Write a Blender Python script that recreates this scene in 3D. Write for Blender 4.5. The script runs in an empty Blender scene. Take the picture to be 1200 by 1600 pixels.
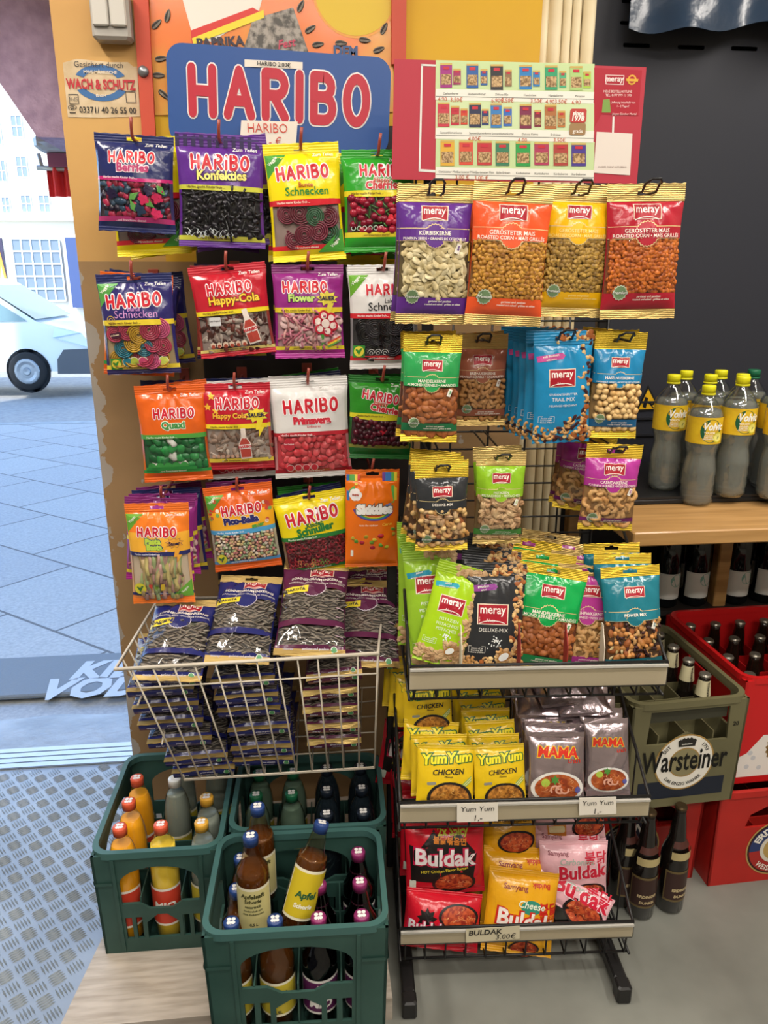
import bpy, math, random, re
from math import sin, cos, pi, radians as R, atan2, sqrt, floor
from mathutils import Vector as V, Matrix as Mx, noise

# ------------------------------------------------------------------ camera, light, exposure
SC = bpy.context.scene
COL = SC.collection
YAW, PITCH, CAMH, FPX = R(6.0), R(17.0), 1.53, 1200.0
cam = bpy.data.objects.new('camera', bpy.data.cameras.new('camera'))
cam.data.sensor_width = 36; cam.data.lens = 36 * FPX / 1600; cam.data.clip_start = .02; cam.data.clip_end = 200
cam.location = (0, 0, CAMH); cam.rotation_euler = (pi / 2 - PITCH, 0, -YAW)
COL.objects.link(cam); SC.camera = cam
SC.view_settings.view_transform = 'Standard'; SC.view_settings.look = 'None'
SC.view_settings.exposure = -0.48; SC.view_settings.gamma = 1.0; SC.view_settings.use_curve_mapping = False
SC.cycles.use_denoising = True
SC.cycles.max_bounces = 8; SC.cycles.transparent_max_bounces = 16; SC.cycles.diffuse_bounces = 3
SC.cycles.caustics_reflective = False; SC.cycles.caustics_refractive = False
SC.cycles.sample_clamp_indirect = 4

w = bpy.data.worlds.new('sky'); SC.world = w; w.use_nodes = True
nt = w.node_tree; bg = nt.nodes['Background']
sky = nt.nodes.new('ShaderNodeTexSky'); sky.sky_type = 'HOSEK_WILKIE'; sky.turbidity = 3.0
sky.sun_direction = V((-.35, -.55, .75)).normalized(); sky.ground_albedo = .3
wb = nt.nodes.new('ShaderNodeMix'); wb.data_type = 'RGBA'; wb.blend_type = 'MULTIPLY'; wb.inputs[0].default_value = 1; wb.inputs[7].default_value = (.95, 1.0, 1.07, 1)   # camera balanced for the warm shop lamps
nt.links.new(sky.outputs[0], wb.inputs[6]); nt.links.new(wb.outputs[2], bg.inputs[0]); bg.inputs[1].default_value = 29

def light(kind, name, loc, energy, color, rot=(0, 0, 0), size=(1, 1)):
    l = bpy.data.lights.new(name, kind); l.energy = energy; l.color = color
    o = bpy.data.objects.new(name, l); o.location = loc; o.rotation_euler = rot; COL.objects.link(o)
    if kind == 'AREA': l.shape = 'RECTANGLE'; l.size, l.size_y = size
    return o
s_ = light('SUN', 'sun', (0, 0, 9), 7.5, (1, .95, .86)); s_.data.angle = R(.6)
s_.rotation_euler = V((-.35, -.55, .75)).to_track_quat('Z', 'Y').to_euler()
# ceiling tubes of the shop, plus two added fills
LW = (1.0, .93, .84)
light('AREA', 'ceiling_and_fill_light', (.55, .35, 2.93), 40, LW, (0, 0, 0), (1.5, .12))
light('AREA', 'ceiling_and_fill_light', (.9, -1.2, 2.93), 56, LW, (0, 0, 0), (1.5, .12))
light('AREA', 'ceiling_and_fill_light', (-.5, -.9, 2.93), 40, LW, (0, 0, 0), (1.5, .12))
light('AREA', 'ceiling_and_fill_light', (.3, -2.35, 2.9), 26, LW, (R(25), 0, 0), (1.5, .07))  # unseen lamp added behind the viewer for glints on the pouches
light('AREA', 'ceiling_and_fill_light', (-1.0, 1.0, 2.93), 48, LW, (0, 0, 0), (.16, 1.2))  # unseen lamp added near the entrance to brighten the crate and its drinks
light('AREA', 'ceiling_and_fill_light', (1.75, .9, 2.93), 52, LW, (0, 0, 0), (.16, 1.5))

# ------------------------------------------------------------------ pixel rays of the photograph -> points in the place
_f = V((sin(YAW) * cos(PITCH), cos(YAW) * cos(PITCH), -sin(PITCH)))
_r = V((cos(YAW), -sin(YAW), 0)); _u = V((sin(YAW) * sin(PITCH), cos(YAW) * sin(PITCH), cos(PITCH)))
CP = V((0, 0, CAMH))
def ray(u, v): return _f + _r * ((u - 600) / FPX) + _u * ((800 - v) / FPX)
def PY(u, v, Y): d = ray(u, v); return CP + d * (Y / d.y)
def PZ(u, v, Z): d = ray(u, v); return CP + d * ((Z - CAMH) / d.z)
def PN(u, v, p0, n): d = ray(u, v); return CP + d * ((p0 - CP).dot(n) / d.dot(n))

# ------------------------------------------------------------------ materials
def lin(c):
    if isinstance(c, str):
        c = c.lstrip('#'); c = [int(c[i:i + 2], 16) / 255 for i in (0, 2, 4)]
    return tuple(x / 12.92 if x <= .04045 else ((x + .055) / 1.055) ** 2.4 for x in c) + (1,)
_M = {}
def mat(key, col='#808080', rough=.5, metal=0., spec=.5, bump=None, var=None, coat=0., trans=0., ior=1.45, emit=None, wave=None):
    """key -> cached material; bump=(scale, strength, dist), var=(colour2, scale, lo, hi), wave=(scale, strength, axis)"""
    if key in _M: return _M[key]
    m = bpy.data.materials.new(key); m.use_nodes = True; _M[key] = m
    t = m.node_tree; b = t.nodes['Principled BSDF']; N = t.nodes.new; L = t.links.new
    b.inputs['Base Color'].default_value = lin(col); b.inputs['Roughness'].default_value = rough
    b.inputs['Metallic'].default_value = metal; b.inputs['Specular IOR Level'].default_value = spec
    b.inputs['Coat Weight'].default_value = coat; b.inputs['Coat Roughness'].default_value = .12
    b.inputs['Transmission Weight'].default_value = trans; b.inputs['IOR'].default_value = ior
    tc = N('ShaderNodeTexCoord')
    if emit: b.inputs['Emission Color'].default_value = lin(col); b.inputs['Emission Strength'].default_value = emit
    if var:
        n = N('ShaderNodeTexNoise'); n.inputs['Scale'].default_value = var[1]; n.inputs['Detail'].default_value = 4
        L(tc.outputs['Object'], n.inputs['Vector'])
        r = N('ShaderNodeValToRGB'); r.color_ramp.elements[0].position = var[2]; r.color_ramp.elements[1].position = var[3]
        r.color_ramp.elements[0].color = lin(col); r.color_ramp.elements[1].color = lin(var[0])
        L(n.outputs['Fac'], r.inputs[0]); L(r.outputs[0], b.inputs['Base Color'])
    h = None
    if wave:
        wv = N('ShaderNodeTexWave'); wv.wave_type = 'BANDS'; wv.bands_direction = wave[2]; wv.inputs['Scale'].default_value = wave[0]
        wv.inputs['Distortion'].default_value = .15
        L(tc.outputs['Object'], wv.inputs['Vector']); bp = N('ShaderNodeBump'); bp.inputs['Strength'].default_value = wave[1]; bp.inputs['Distance'].default_value = .0012
        L(wv.outputs['Fac'], bp.inputs['Height']); h = bp
    if bump:
        n = N('ShaderNodeTexNoise'); n.inputs['Scale'].default_value = bump[0]; n.inputs['Detail'].default_value = 3
        L(tc.outputs['Object'], n.inputs['Vector']); bp = N('ShaderNodeBump')
        bp.inputs['Strength'].default_value = bump[1]; bp.inputs['Distance'].default_value = bump[2] if len(bump) > 2 else .004
        L(n.outputs['Fac'], bp.inputs['Height'])
        if h: L(h.outputs[0], bp.inputs['Normal'])
        h = bp
    if h: L(h.outputs[0], b.inputs['Normal'])
    return m
def foil(col, **k):   # printed plastic film of a pouch
    if not isinstance(col, str): return col
    return mat('pouch_' + col, col, rough=.2, spec=.6, bump=(26, .3, .010), **k)
def ink(col): return mat('print_' + col, col, rough=.38, spec=.4)
def clear(key, col='#ffffff', gloss=.12, tint=1.0, bump=None, rough=.06):
    """thin clear plastic or glass: straight-through transmission plus a Fresnel gloss"""
    if key in _M: return _M[key]
    m = bpy.data.materials.new(key); m.use_nodes = True; _M[key] = m
    t = m.node_tree; t.nodes.remove(t.nodes['Principled BSDF']); N = t.nodes.new; L = t.links.new
    tr = N('ShaderNodeBsdfTransparent'); tr.inputs[0].default_value = lin(col)
    gl = N('ShaderNodeBsdfGlossy'); gl.inputs['Roughness'].default_value = rough
    mx = N('ShaderNodeMixShader'); fr = N('ShaderNodeLayerWeight'); fr.inputs[0].default_value = .5; pw = N('ShaderNodeMath'); pw.operation = 'POWER'; pw.inputs[1].default_value = 4.5; L(fr.outputs['Facing'], pw.inputs[0])
    ad = N('ShaderNodeMath'); ad.operation = 'ADD'; ad.inputs[1].default_value = gloss; ad.use_clamp = True
    L(pw.outputs[0], ad.inputs[0]); L(ad.outputs[0], mx.inputs[0]); L(tr.outputs[0], mx.inputs[1]); L(gl.outputs[0], mx.inputs[2])
    if bump:
        tc = N('ShaderNodeTexCoord'); n = N('ShaderNodeTexNoise'); n.inputs['Scale'].default_value = bump[0]; n.inputs['Detail'].default_value = 3
        L(tc.outputs['Object'], n.inputs['Vector']); bp = N('ShaderNodeBump'); bp.inputs['Strength'].default_value = bump[1]; bp.inputs['Distance'].default_value = .004
        L(n.outputs['Fac'], bp.inputs['Height']); L(bp.outputs[0], gl.inputs['Normal']); L(bp.outputs[0], fr.inputs['Normal'])
    L(mx.outputs[0], t.nodes['Material Output'].inputs[0])
    return m
GOLD = mat('gold_seal', '#c2a564', rough=.36, metal=.6, spec=.5, wave=(95, .5, 'Z'), bump=(40, .2, .003))
YGOLD = mat('yellow_gold_seal', '#cfad30', rough=.34, metal=.55, spec=.5, wave=(95, .5, 'Z'), bump=(40, .2, .003))
FILM = clear('window_film', gloss=.055, bump=(24, .6), rough=.1)
def seal_mat(col): return mat('seal_' + col, col, rough=.33, spec=.5, wave=(62, .4, 'Z'), bump=(40, .2, .003)) if isinstance(col, str) else col

# ------------------------------------------------------------------ mesh building
class MB:
    def __init__(s): s.v = []; s.f = []; s.mi = []; s.sm = []; s.mats = []
    def m(s, mt):
        if mt not in s.mats: s.mats.append(mt)
        return s.mats.index(mt)
    def add(s, vs, fs, mt, smooth=False, M=None):
        o = len(s.v); k = s.m(mt)
        s.v += [tuple(M @ V(p)) for p in vs] if M is not None else [tuple(p) for p in vs]
        s.f += [tuple(i + o for i in f) for f in fs]; s.mi += [k] * len(fs); s.sm += [smooth] * len(fs)
        return s
    def box(s, lo, hi, mt, M=None, bev=0):
        (a, b, c), (d, e, f) = lo, hi
        if bev:
            # chamfered box: profile in x,y extruded in z with inset ends
            g = min(bev, (d - a) / 2.01, (e - b) / 2.01, (f - c) / 2.01); vs = []
            for z, i in ((c, g), (c + g, 0), (f - g, 0), (f, g)):
                x0, x1, y0, y1 = a + i, d - i, b + i, e - i; k = g
                vs += [(x0 + k, y0, z), (x1 - k, y0, z), (x1, y0 + k, z), (x1, y1 - k, z), (x1 - k, y1, z), (x0 + k, y1, z), (x0, y1 - k, z), (x0, y0 + k, z)]
            fs = [tuple(range(7, -1, -1)), tuple(range(24, 32))]
            for r in range(3):
                for i in range(8): j = (i + 1) % 8; fs.append((r * 8 + i, r * 8 + j, r * 8 + 8 + j, r * 8 + 8 + i))
            return s.add(vs, fs, mt, False, M)
        vs = [(a, b, c), (d, b, c), (d, e, c), (a, e, c), (a, b, f), (d, b, f), (d, e, f), (a, e, f)]
        return s.add(vs, [(0, 3, 2, 1), (4, 5, 6, 7), (0, 1, 5, 4), (1, 2, 6, 5), (2, 3, 7, 6), (3, 0, 4, 7)], mt, False, M)
    def tube(s, pts, r, mt, n=7, closed=False, M=None, cap=True):
        pts = [V(p) for p in pts]; vs = []; fs = []; N = len(pts); up = None
        for i, p in enumerate(pts):
            a = pts[(i - 1) % N] if closed or i else p; b = pts[(i + 1) % N] if closed or i < N - 1 else p
            t = (b - a).normalized()
            if up is None:
                up = V((0, 0, 1)) if abs(t.z) < .9 else V((1, 0, 0))
            x = (up - t * up.dot(t)).normalized(); y = t.cross(x); up = x
            rr = r[i] if isinstance(r, (list, tuple)) else r
            vs += [p + x * (rr * cos(2 * pi * k / n)) + y * (rr * sin(2 * pi * k / n)) for k in range(n)]
        for i in range(N if closed else N - 1):
            j = (i + 1) % N
            for k in range(n): l = (k + 1) % n; fs.append((i * n + k, i * n + l, j * n + l, j * n + k))
        if cap and not closed: fs += [tuple(range(n - 1, -1, -1)), tuple(range((N - 1) * n, N * n))]
        return s.add(vs, fs, mt, True, M)
    def lathe(s, prof, mt, n=20, M=None, smooth=True):
        vs = []; fs = []; N = len(prof)
        for r, z in prof: vs += [(r * cos(2 * pi * k / n), r * sin(2 * pi * k / n), z) for k in range(n)]
        for i in range(N - 1):
            for k in range(n): l = (k + 1) % n; fs.append((i * n + k, i * n + l, (i + 1) * n + l, (i + 1) * n + k))
        if prof[0][0] > 1e-6: fs.append(tuple(range(n - 1, -1, -1)))
        if prof[-1][0] > 1e-6: fs.append(tuple(range((N - 1) * n, N * n)))
        return s.add(vs, fs, mt, smooth, M)
    def grid(s, fn, us, vs_, mt, smooth=True, flip=False, M=None):
        vs = [fn(u, v) for v in vs_ for u in us]; nu = len(us); fs = []
        for j in range(len(vs_) - 1):
            for i in range(nu - 1):
                q = (j * nu + i, j * nu + i + 1, (j + 1) * nu + i + 1, (j + 1) * nu + i)
                fs.append(q[::-1] if flip else q)
        return s.add(vs, fs, mt, smooth, M)
    def blob(s, shape, mt, M): return s.add(shape[0], shape[1], mt, True, M)
    def flat(s, shape, fn, mt, smooth=False):
        return s.add([fn(*p) for p in shape[0]], shape[1], mt, smooth)
    def build(s, name, parent=None, **props):
        me = bpy.data.meshes.new(name); me.from_pydata([tuple(p) for p in s.v], [], s.f)
        for mt in s.mats: me.materials.append(mt)
        me.polygons.foreach_set('material_index', s.mi); me.polygons.foreach_set('use_smooth', s.sm); me.update()
        o = bpy.data.objects.new(name, me); COL.objects.link(o)
        if parent: o.parent = parent
        for k, v in props.items(): o[k] = v
        return o
def lsp(a, b, n): return [a + (b - a) * i / (n - 1) for i in range(n)]
def thing(name, label, cat, loc=(0, 0, 0), rot=(0, 0, 0), group=None):
    o = bpy.data.objects.new(name, None); COL.objects.link(o); o.empty_display_size = .05
    o.location = loc; o.rotation_euler = rot; o['label'] = label; o['category'] = cat
    if group: o['group'] = group
    return o
def dup(root, label, loc=None, rot=None, group=None, scale=None, keep=None):
    r = root.copy(); COL.objects.link(r); r['label'] = label
    if loc is not None: r.location = loc
    if rot is not None: r.rotation_euler = rot
    if group: r['group'] = group
    if scale: r.scale = scale
    for ch in list(root.children):
        if keep and ch.name.split('.')[0] not in keep: continue
        c = ch.copy(); COL.objects.link(c); c.parent = r; c.matrix_parent_inverse = ch.matrix_parent_inverse
        for g in ch.children:
            d = g.copy(); COL.objects.link(d); d.parent = c
    return r

# ------------------------------------------------------------------ flat shapes: text, strokes, outlines with holes
_T = {}
def text(body, bold=0., shear=0., sp=1., res=2):
    """verts (cap height 1, centred on x, baseline 0), faces, width"""
    k = (body, bold, shear, sp, res)
    if k in _T: return _T[k]
    c = bpy.data.curves.new('t', 'FONT'); c.body = body; c.size = 1; c.offset = bold * .7; c.shear = shear; c.space_character = sp
    c.resolution_u = res; c.align_x = 'CENTER'; c.fill_mode = 'FRONT'
    o = bpy.data.objects.new('t', c); COL.objects.link(o)
    me = bpy.data.meshes.new_from_object(o.evaluated_get(bpy.context.evaluated_depsgraph_get()))
    vs = [(v.co.x / .7, v.co.y / .7) for v in me.vertices]; fs = [tuple(p.vertices) for p in me.polygons]
    bpy.data.objects.remove(o); bpy.data.curves.remove(c); bpy.data.meshes.remove(me)
    xs = [v[0] for v in vs] or [0]
    cx = (min(xs) + max(xs)) / 2; vs = [(x - cx, y) for x, y in vs]
    _T[k] = (vs, fs, max(xs) - min(xs)); return _T[k]
def outline(loops, res=1):
    """filled 2D outline(s): first loop outer, others holes"""
    c = bpy.data.curves.new('o', 'CURVE'); c.dimensions = '2D'; c.fill_mode = 'FRONT'
    for lp in loops:
        sp = c.splines.new('POLY'); sp.points.add(len(lp) - 1); sp.use_cyclic_u = True
        for i, p in enumerate(lp): sp.points[i].co = (p[0], p[1], 0, 1)
    o = bpy.data.objects.new('o', c); COL.objects.link(o)
    me = bpy.data.meshes.new_from_object(o.evaluated_get(bpy.context.evaluated_depsgraph_get()))
    sh = ([(v.co.x, v.co.y) for v in me.vertices], [tuple(p.vertices) for p in me.polygons])
    bpy.data.objects.remove(o); bpy.data.curves.remove(c); bpy.data.meshes.remove(me)
    return sh
def slab(mb, loops, th, fn, mt):
    """plate cut to an outline with holes, thickness th; fn(x, y, depth) -> point"""
    sh = outline(loops)
    mb.add([fn(x, y, 0) for x, y in sh[0]], sh[1], mt); mb.add([fn(x, y, th) for x, y in sh[0]], [f[::-1] for f in sh[1]], mt)
    for lp in loops:
        n = len(lp); vs = [fn(x, y, 0) for x, y in lp] + [fn(x, y, th) for x, y in lp]
        mb.add(vs, [(i, (i + 1) % n, n + (i + 1) % n, n + i) for i in range(n)], mt)
def rrect(w_, h_, r, n=5, cx=0, cy=0):
    p = []
    for sx, sy, a0 in ((1, -1, -pi / 2), (1, 1, 0), (-1, 1, pi / 2), (-1, -1, pi)):
        for i in range(n + 1):
            a = a0 + pi / 2 * i / n; p.append((cx + sx * (w_ / 2 - r) + r * cos(a), cy + sy * (h_ / 2 - r) + r * sin(a)))
    return p
def disc(r, n=24, cx=0, cy=0, ry=None):
    return [(cx + r * cos(2 * pi * i / n), cy + (ry or r) * sin(2 * pi * i / n)) for i in range(n)]
def poly(pts):
    n = len(pts); cx = sum(p[0] for p in pts) / n; cy = sum(p[1] for p in pts) / n; ex = max(p[0] for p in pts) - min(p[0] for p in pts)
    if ex < .07: return (pts, [tuple(range(n))])
    q = []                        # long edges are cut up so the print follows the foil
    for i in range(n):
        a, b = pts[i], pts[(i + 1) % n]; c = max(1, math.ceil(sqrt((a[0] - b[0]) ** 2 + (a[1] - b[1]) ** 2) / .07)) if ex < 2 else 1; q += [(a[0] + (b[0] - a[0]) * k / c, a[1] + (b[1] - a[1]) * k / c) for k in range(c)]
    pts = q; n = len(q); nr = max(1, min(8, math.ceil(ex / .14)))
    vs = [(cx, cy)]; fs = []; rs = [(k + 1) / nr for k in range(nr)]
    for r in rs: vs += [(cx + (p[0] - cx) * r, cy + (p[1] - cy) * r) for p in pts]
    for i in range(n):
        j = (i + 1) % n; fs.append((0, 1 + i, 1 + j))
        for k in range(nr - 1): fs.append((1 + k * n + i, 1 + (k + 1) * n + i, 1 + (k + 1) * n + j, 1 + k * n + j))
    return (vs, fs)
def gridshape(nx, ny):
    return ([(i / nx - .5, j / ny - .5) for j in range(ny + 1) for i in range(nx + 1)], [(j * (nx + 1) + i, j * (nx + 1) + i + 1, (j + 1) * (nx + 1) + i + 1, (j + 1) * (nx + 1) + i) for j in range(ny) for i in range(nx)])
def ring(r0, r1, n=32, a0=0, a1=2 * pi, k=1.):
    vs = []; N = n + 1
    for i in range(N):
        a = a0 + (a1 - a0) * i / n; vs += [(r0 * cos(a), k * r0 * sin(a)), (r1 * cos(a), k * r1 * sin(a))]
    return (vs, [(2 * i, 2 * i + 1, 2 * i + 3, 2 * i + 2) for i in range(n)])
def star(n, r0, r1, k=1.):
    return [((r1 if i % 2 else r0) * cos(pi * i / n + pi / 2), k * (r1 if i % 2 else r0) * sin(pi * i / n + pi / 2)) for i in range(2 * n)]
# rounded stroke letters
def _arc(cx, cy, rx, ry, a0, a1, n=9): return [(cx + rx * cos(R(a0 + (a1 - a0) * i / (n - 1))), cy + ry * sin(R(a0 + (a1 - a0) * i / (n - 1)))) for i in range(n)]
_LET = {
    'H': (.62, [[(0, 0), (0, 1)], [(.62, 0), (.62, 1)], [(0, .5), (.62, .5)]]),
    'A': (.72, [[(0, 0), (.36, 1)], [(.36, 1), (.72, 0)], [(.16, .32), (.56, .32)]]),
    'R': (.6, [[(0, 0), (0, 1)], [(0, 1), (.3, 1)] + _arc(.32, .75, .27, .25, 90, -90) + [(0, .5)], [(.26, .48), (.6, 0)]]),
    'I': (.0, [[(0, 0), (0, 1)]]),
    'B': (.58, [[(0, 0), (0, 1)], [(0, 1), (.3, 1)] + _arc(.3, .77, .24, .23, 90, -90) + [(0, .54)], [(0, .54)] + _arc(.32, .27, .27, .27, 90, -90) + [(0, 0)]]),
    'O': (.62, [_arc(.31, .5, .31, .5, 0, 360, 21)])}
def bubble(word, r=.13, gap=.3):
    """shape of fat round-ended letters, cap height 1 plus the stroke"""
    vs = []; fs = []; x = 0; stk = []
    def dsc(c):
        o = len(vs); vs.extend((c[0] + r * cos(2 * pi * k / 10), c[1] + r * sin(2 * pi * k / 10)) for k in range(10)); fs.append(tuple(range(o, o + 10)))
    for ch in word:
        wd, st = _LET[ch]
        for s in st:
            pts = []
            for a, b in zip(s, s[1:]):
                n = max(1, int(sqrt((a[0] - b[0]) ** 2 + (a[1] - b[1]) ** 2) / .2))
                pts += [(a[0] + (b[0] - a[0]) * i / n + x, a[1] + (b[1] - a[1]) * i / n) for i in range(n)]
            pts.append((s[-1][0] + x, s[-1][1]))
            L_ = []; R_ = []
            for i, p in enumerate(pts):
                a = pts[max(0, i - 1)]; b = pts[min(len(pts) - 1, i + 1)]; d = V((b[0] - a[0], b[1] - a[1])).normalized()
                L_.append((p[0] - d.y * r, p[1] + d.x * r)); R_.append((p[0] + d.y * r, p[1] - d.x * r))
            o = len(vs); n = len(pts); vs.extend(L_ + R_); stk.extend([(o, o + 2 * n)])
            for i in range(n - 1): fs.append((o + n + i, o + n + i + 1, o + i + 1, o + i))
            dsc(pts[0]); dsc(pts[-1])
            for q in s[1:-1]: 
                if len(s) < 5: dsc((q[0] + x, q[1]))
        x += wd + gap + .13
    tot = x - gap - .13
    lay = [0] * len(vs)
    for k_, f in enumerate(fs):
        if len(f) == 10:
            for i in f: lay[i] = k_ + 3
    for k_, (a, b) in enumerate(stk):
        for i in range(a, b): lay[i] = k_
    return ([(a - tot / 2, b - .5, lay[i]) for i, (a, b) in enumerate(vs)], fs, tot)
HB_IN, HB_OUT = bubble('HARIBO', .125), bubble('HARIBO', .215)
def xf(shape, sx, sy=None, rot=0, dx=0, dy=0):
    sy = sx if sy is None else sy; c, s = cos(rot), sin(rot)
    return ([(x * sx * c - y * sy * s + dx, x * sx * s + y * sy * c + dy, *q) for x, y, *q in shape[0]], shape[1])
# ------------------------------------------------------------------ small things seen through the windows of pouches
def sph(fn=None, nu=8, nv=6):
    vs = [(-.5, 0, 0)]; fs = []
    for j in range(1, nv):
        a = pi * j / nv
        for i in range(nu): b = 2 * pi * i / nu; vs.append((-.5 * cos(a), .5 * sin(a) * cos(b), .5 * sin(a) * sin(b)))
    vs.append((.5, 0, 0)); e = len(vs) - 1
    for i in range(nu):
        k = (i + 1) % nu; fs.append((0, 1 + k, 1 + i)); fs.append((e, 1 + (nv - 2) * nu + i, 1 + (nv - 2) * nu + k))
        for j in range(nv - 2): fs.append((1 + j * nu + i, 1 + j * nu + k, 1 + (j + 1) * nu + k, 1 + (j + 1) * nu + i))
    if fn: vs = [fn(*p) for p in vs]
    return vs, fs
ITEM = {
    'almond': sph(lambda x, y, z: (x, y * .66 * (1 - .5 * x), z * .42 * (1 - .4 * x))),
    'pumpkin': sph(lambda x, y, z: (x, y * .48 * (1 - .9 * x) * (1 if x < .3 else .8), z * .17), 10, 7),
    'corn': sph(lambda x, y, z: (x, y * .86 * (1 - .35 * x) , z * .66 + .1 * (abs(y) < .12) * (z > 0) * -1)),
    'peanut': sph(lambda x, y, z: (x, y * (.62 - .16 * cos(x * 6)), z * (.58 - .14 * cos(x * 6)))),
    'hazelnut': sph(lambda x, y, z: (x + (.06 if x > .48 else 0), y * .95, z * .95)),
    'ball': sph(), 'seed': sph(lambda x, y, z: (x, y * .44 * (1 - .5 * x), z * .24), 8, 6),
    'flake': sph(lambda x, y, z: (x, y * .8, z * .35)),
    'gum': sph(lambda x, y, z: (x, y * (.8 + .25 * sin(x * 9)), z * .45)),
    'raisin': sph(lambda x, y, z: (x, y * .6, z * .5 + .06 * sin(x * 20))),
}
def _bend(r0, a0, a1, rr, n=7, k=6, z=.8):
    mb = MB(); pts = [(r0 * cos(a0 + (a1 - a0) * i / (n - 1)), r0 * sin(a0 + (a1 - a0) * i / (n - 1)), 0) for i in range(n)]
    rad = [rr * (.45 + .62 * sin(pi * (i + .6) / (n + .2))) for i in range(n)]
    mb.tube(pts, rad, None, k); return ([(x, y, v * z) for x, y, v in mb.v], mb.f)
ITEM['cashew'] = _bend(.34, R(-25), R(205), .2)
ITEM['ringlet'] = _bend(.3, 0, 2 * pi, .12, 10, 5)
def _coil():
    mb = MB(); n = 54; mb.tube([((.06 + .42 * i / n) * cos(i * .52 + 0), (.06 + .42 * i / n) * sin(i * .52), 0) for i in range(n)], .044, None, 5); return (mb.v, mb.f)
ITEM['coil'] = _coil()
def _stick():
    mb = MB(); mb.tube([(-.5, 0, 0), (-.2, .03, 0), (.2, -.03, .02), (.5, 0, 0)], .075, None, 6); return (mb.v, mb.f)
ITEM['stick'] = _stick()
def _drum():
    mb = MB(); mb.lathe([(.36, -.4), (.42, -.3), (.42, .3), (.36, .4)], None, 8); return ([(z, x, y) for x, y, z in mb.v], mb.f)
ITEM['drum'] = _drum()
def _bottle_gum():
    mb = MB(); mb.lathe([(.0, -.5), (.17, -.48), (.18, .02), (.08, .2), (.07, .42), (.09, .5), (0, .5)], None, 8); return ([(z, x, y * .6) for x, y, z in mb.v], mb.f)
ITEM['bottle'] = _bottle_gum()
def _pist(): return ITEM['almond']
def M3(p, yaw, tilt, spin, s, sz=None):
    """local item frame: x,y in the bag's face, z towards the viewer (-Y)"""
    b = Mx(((1, 0, 0, 0), (0, 0, -1, 0), (0, 1, 0, 0), (0, 0, 0, 1)))
    return Mx.Translation(p) @ b @ Mx.Rotation(yaw, 4, 'Z') @ Mx.Rotation(tilt, 4, 'Y') @ Mx.Rotation(spin, 4, 'X') @ Mx.Diagonal((s, s, sz or s, 1))
# item recipes: list of (shape, length m, [materials], weight); spacing m; backing colour
def nm(k, c, c2, sc=45, rough=.42): return mat('nut_' + k, c, rough=rough, var=(c2, sc, .35, .7), spec=.4)
def gm(c): return mat('gum_' + c, c, rough=.3, spec=.5, trans=.25)
NA, NC, NP = nm('almond', '#8c4a22', '#b8703c', 60), nm('cashew', '#b98448', '#dcb077'), nm('peanut', '#a8723c', '#cf9a60')
NH, NK, NM_ = nm('hazelnut', '#c99c5c', '#e8c88e'), nm('pumpkin', '#b39f6c', '#dccb9c', 70), nm('corn', '#8f5a1c', '#d9a140', 130)
NK2 = nm('pumpkin_pale', '#c4b384', '#e9dcb4', 70)
NPS, NPG, NR = nm('pistachio_shell', '#a9805a', '#d9b98c', 70), nm('pistachio_kernel', '#6a5a2a', '#43301c'), nm('raisin', '#2c161a', '#4a2526')
NCH, NCY = nm('chilicorn', '#8f3f14', '#dc7c2c', 130), nm('saltcorn', '#80602a', '#c9a04a', 130)
NS1, NS2 = nm('seed_light', '#645c52', '#8e8578', 120, .6), nm('seed_dark', '#211e1c', '#37322d', 120, .6)
NW = nm('mixnut', '#a86b34', '#d59a58', 50)
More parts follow.
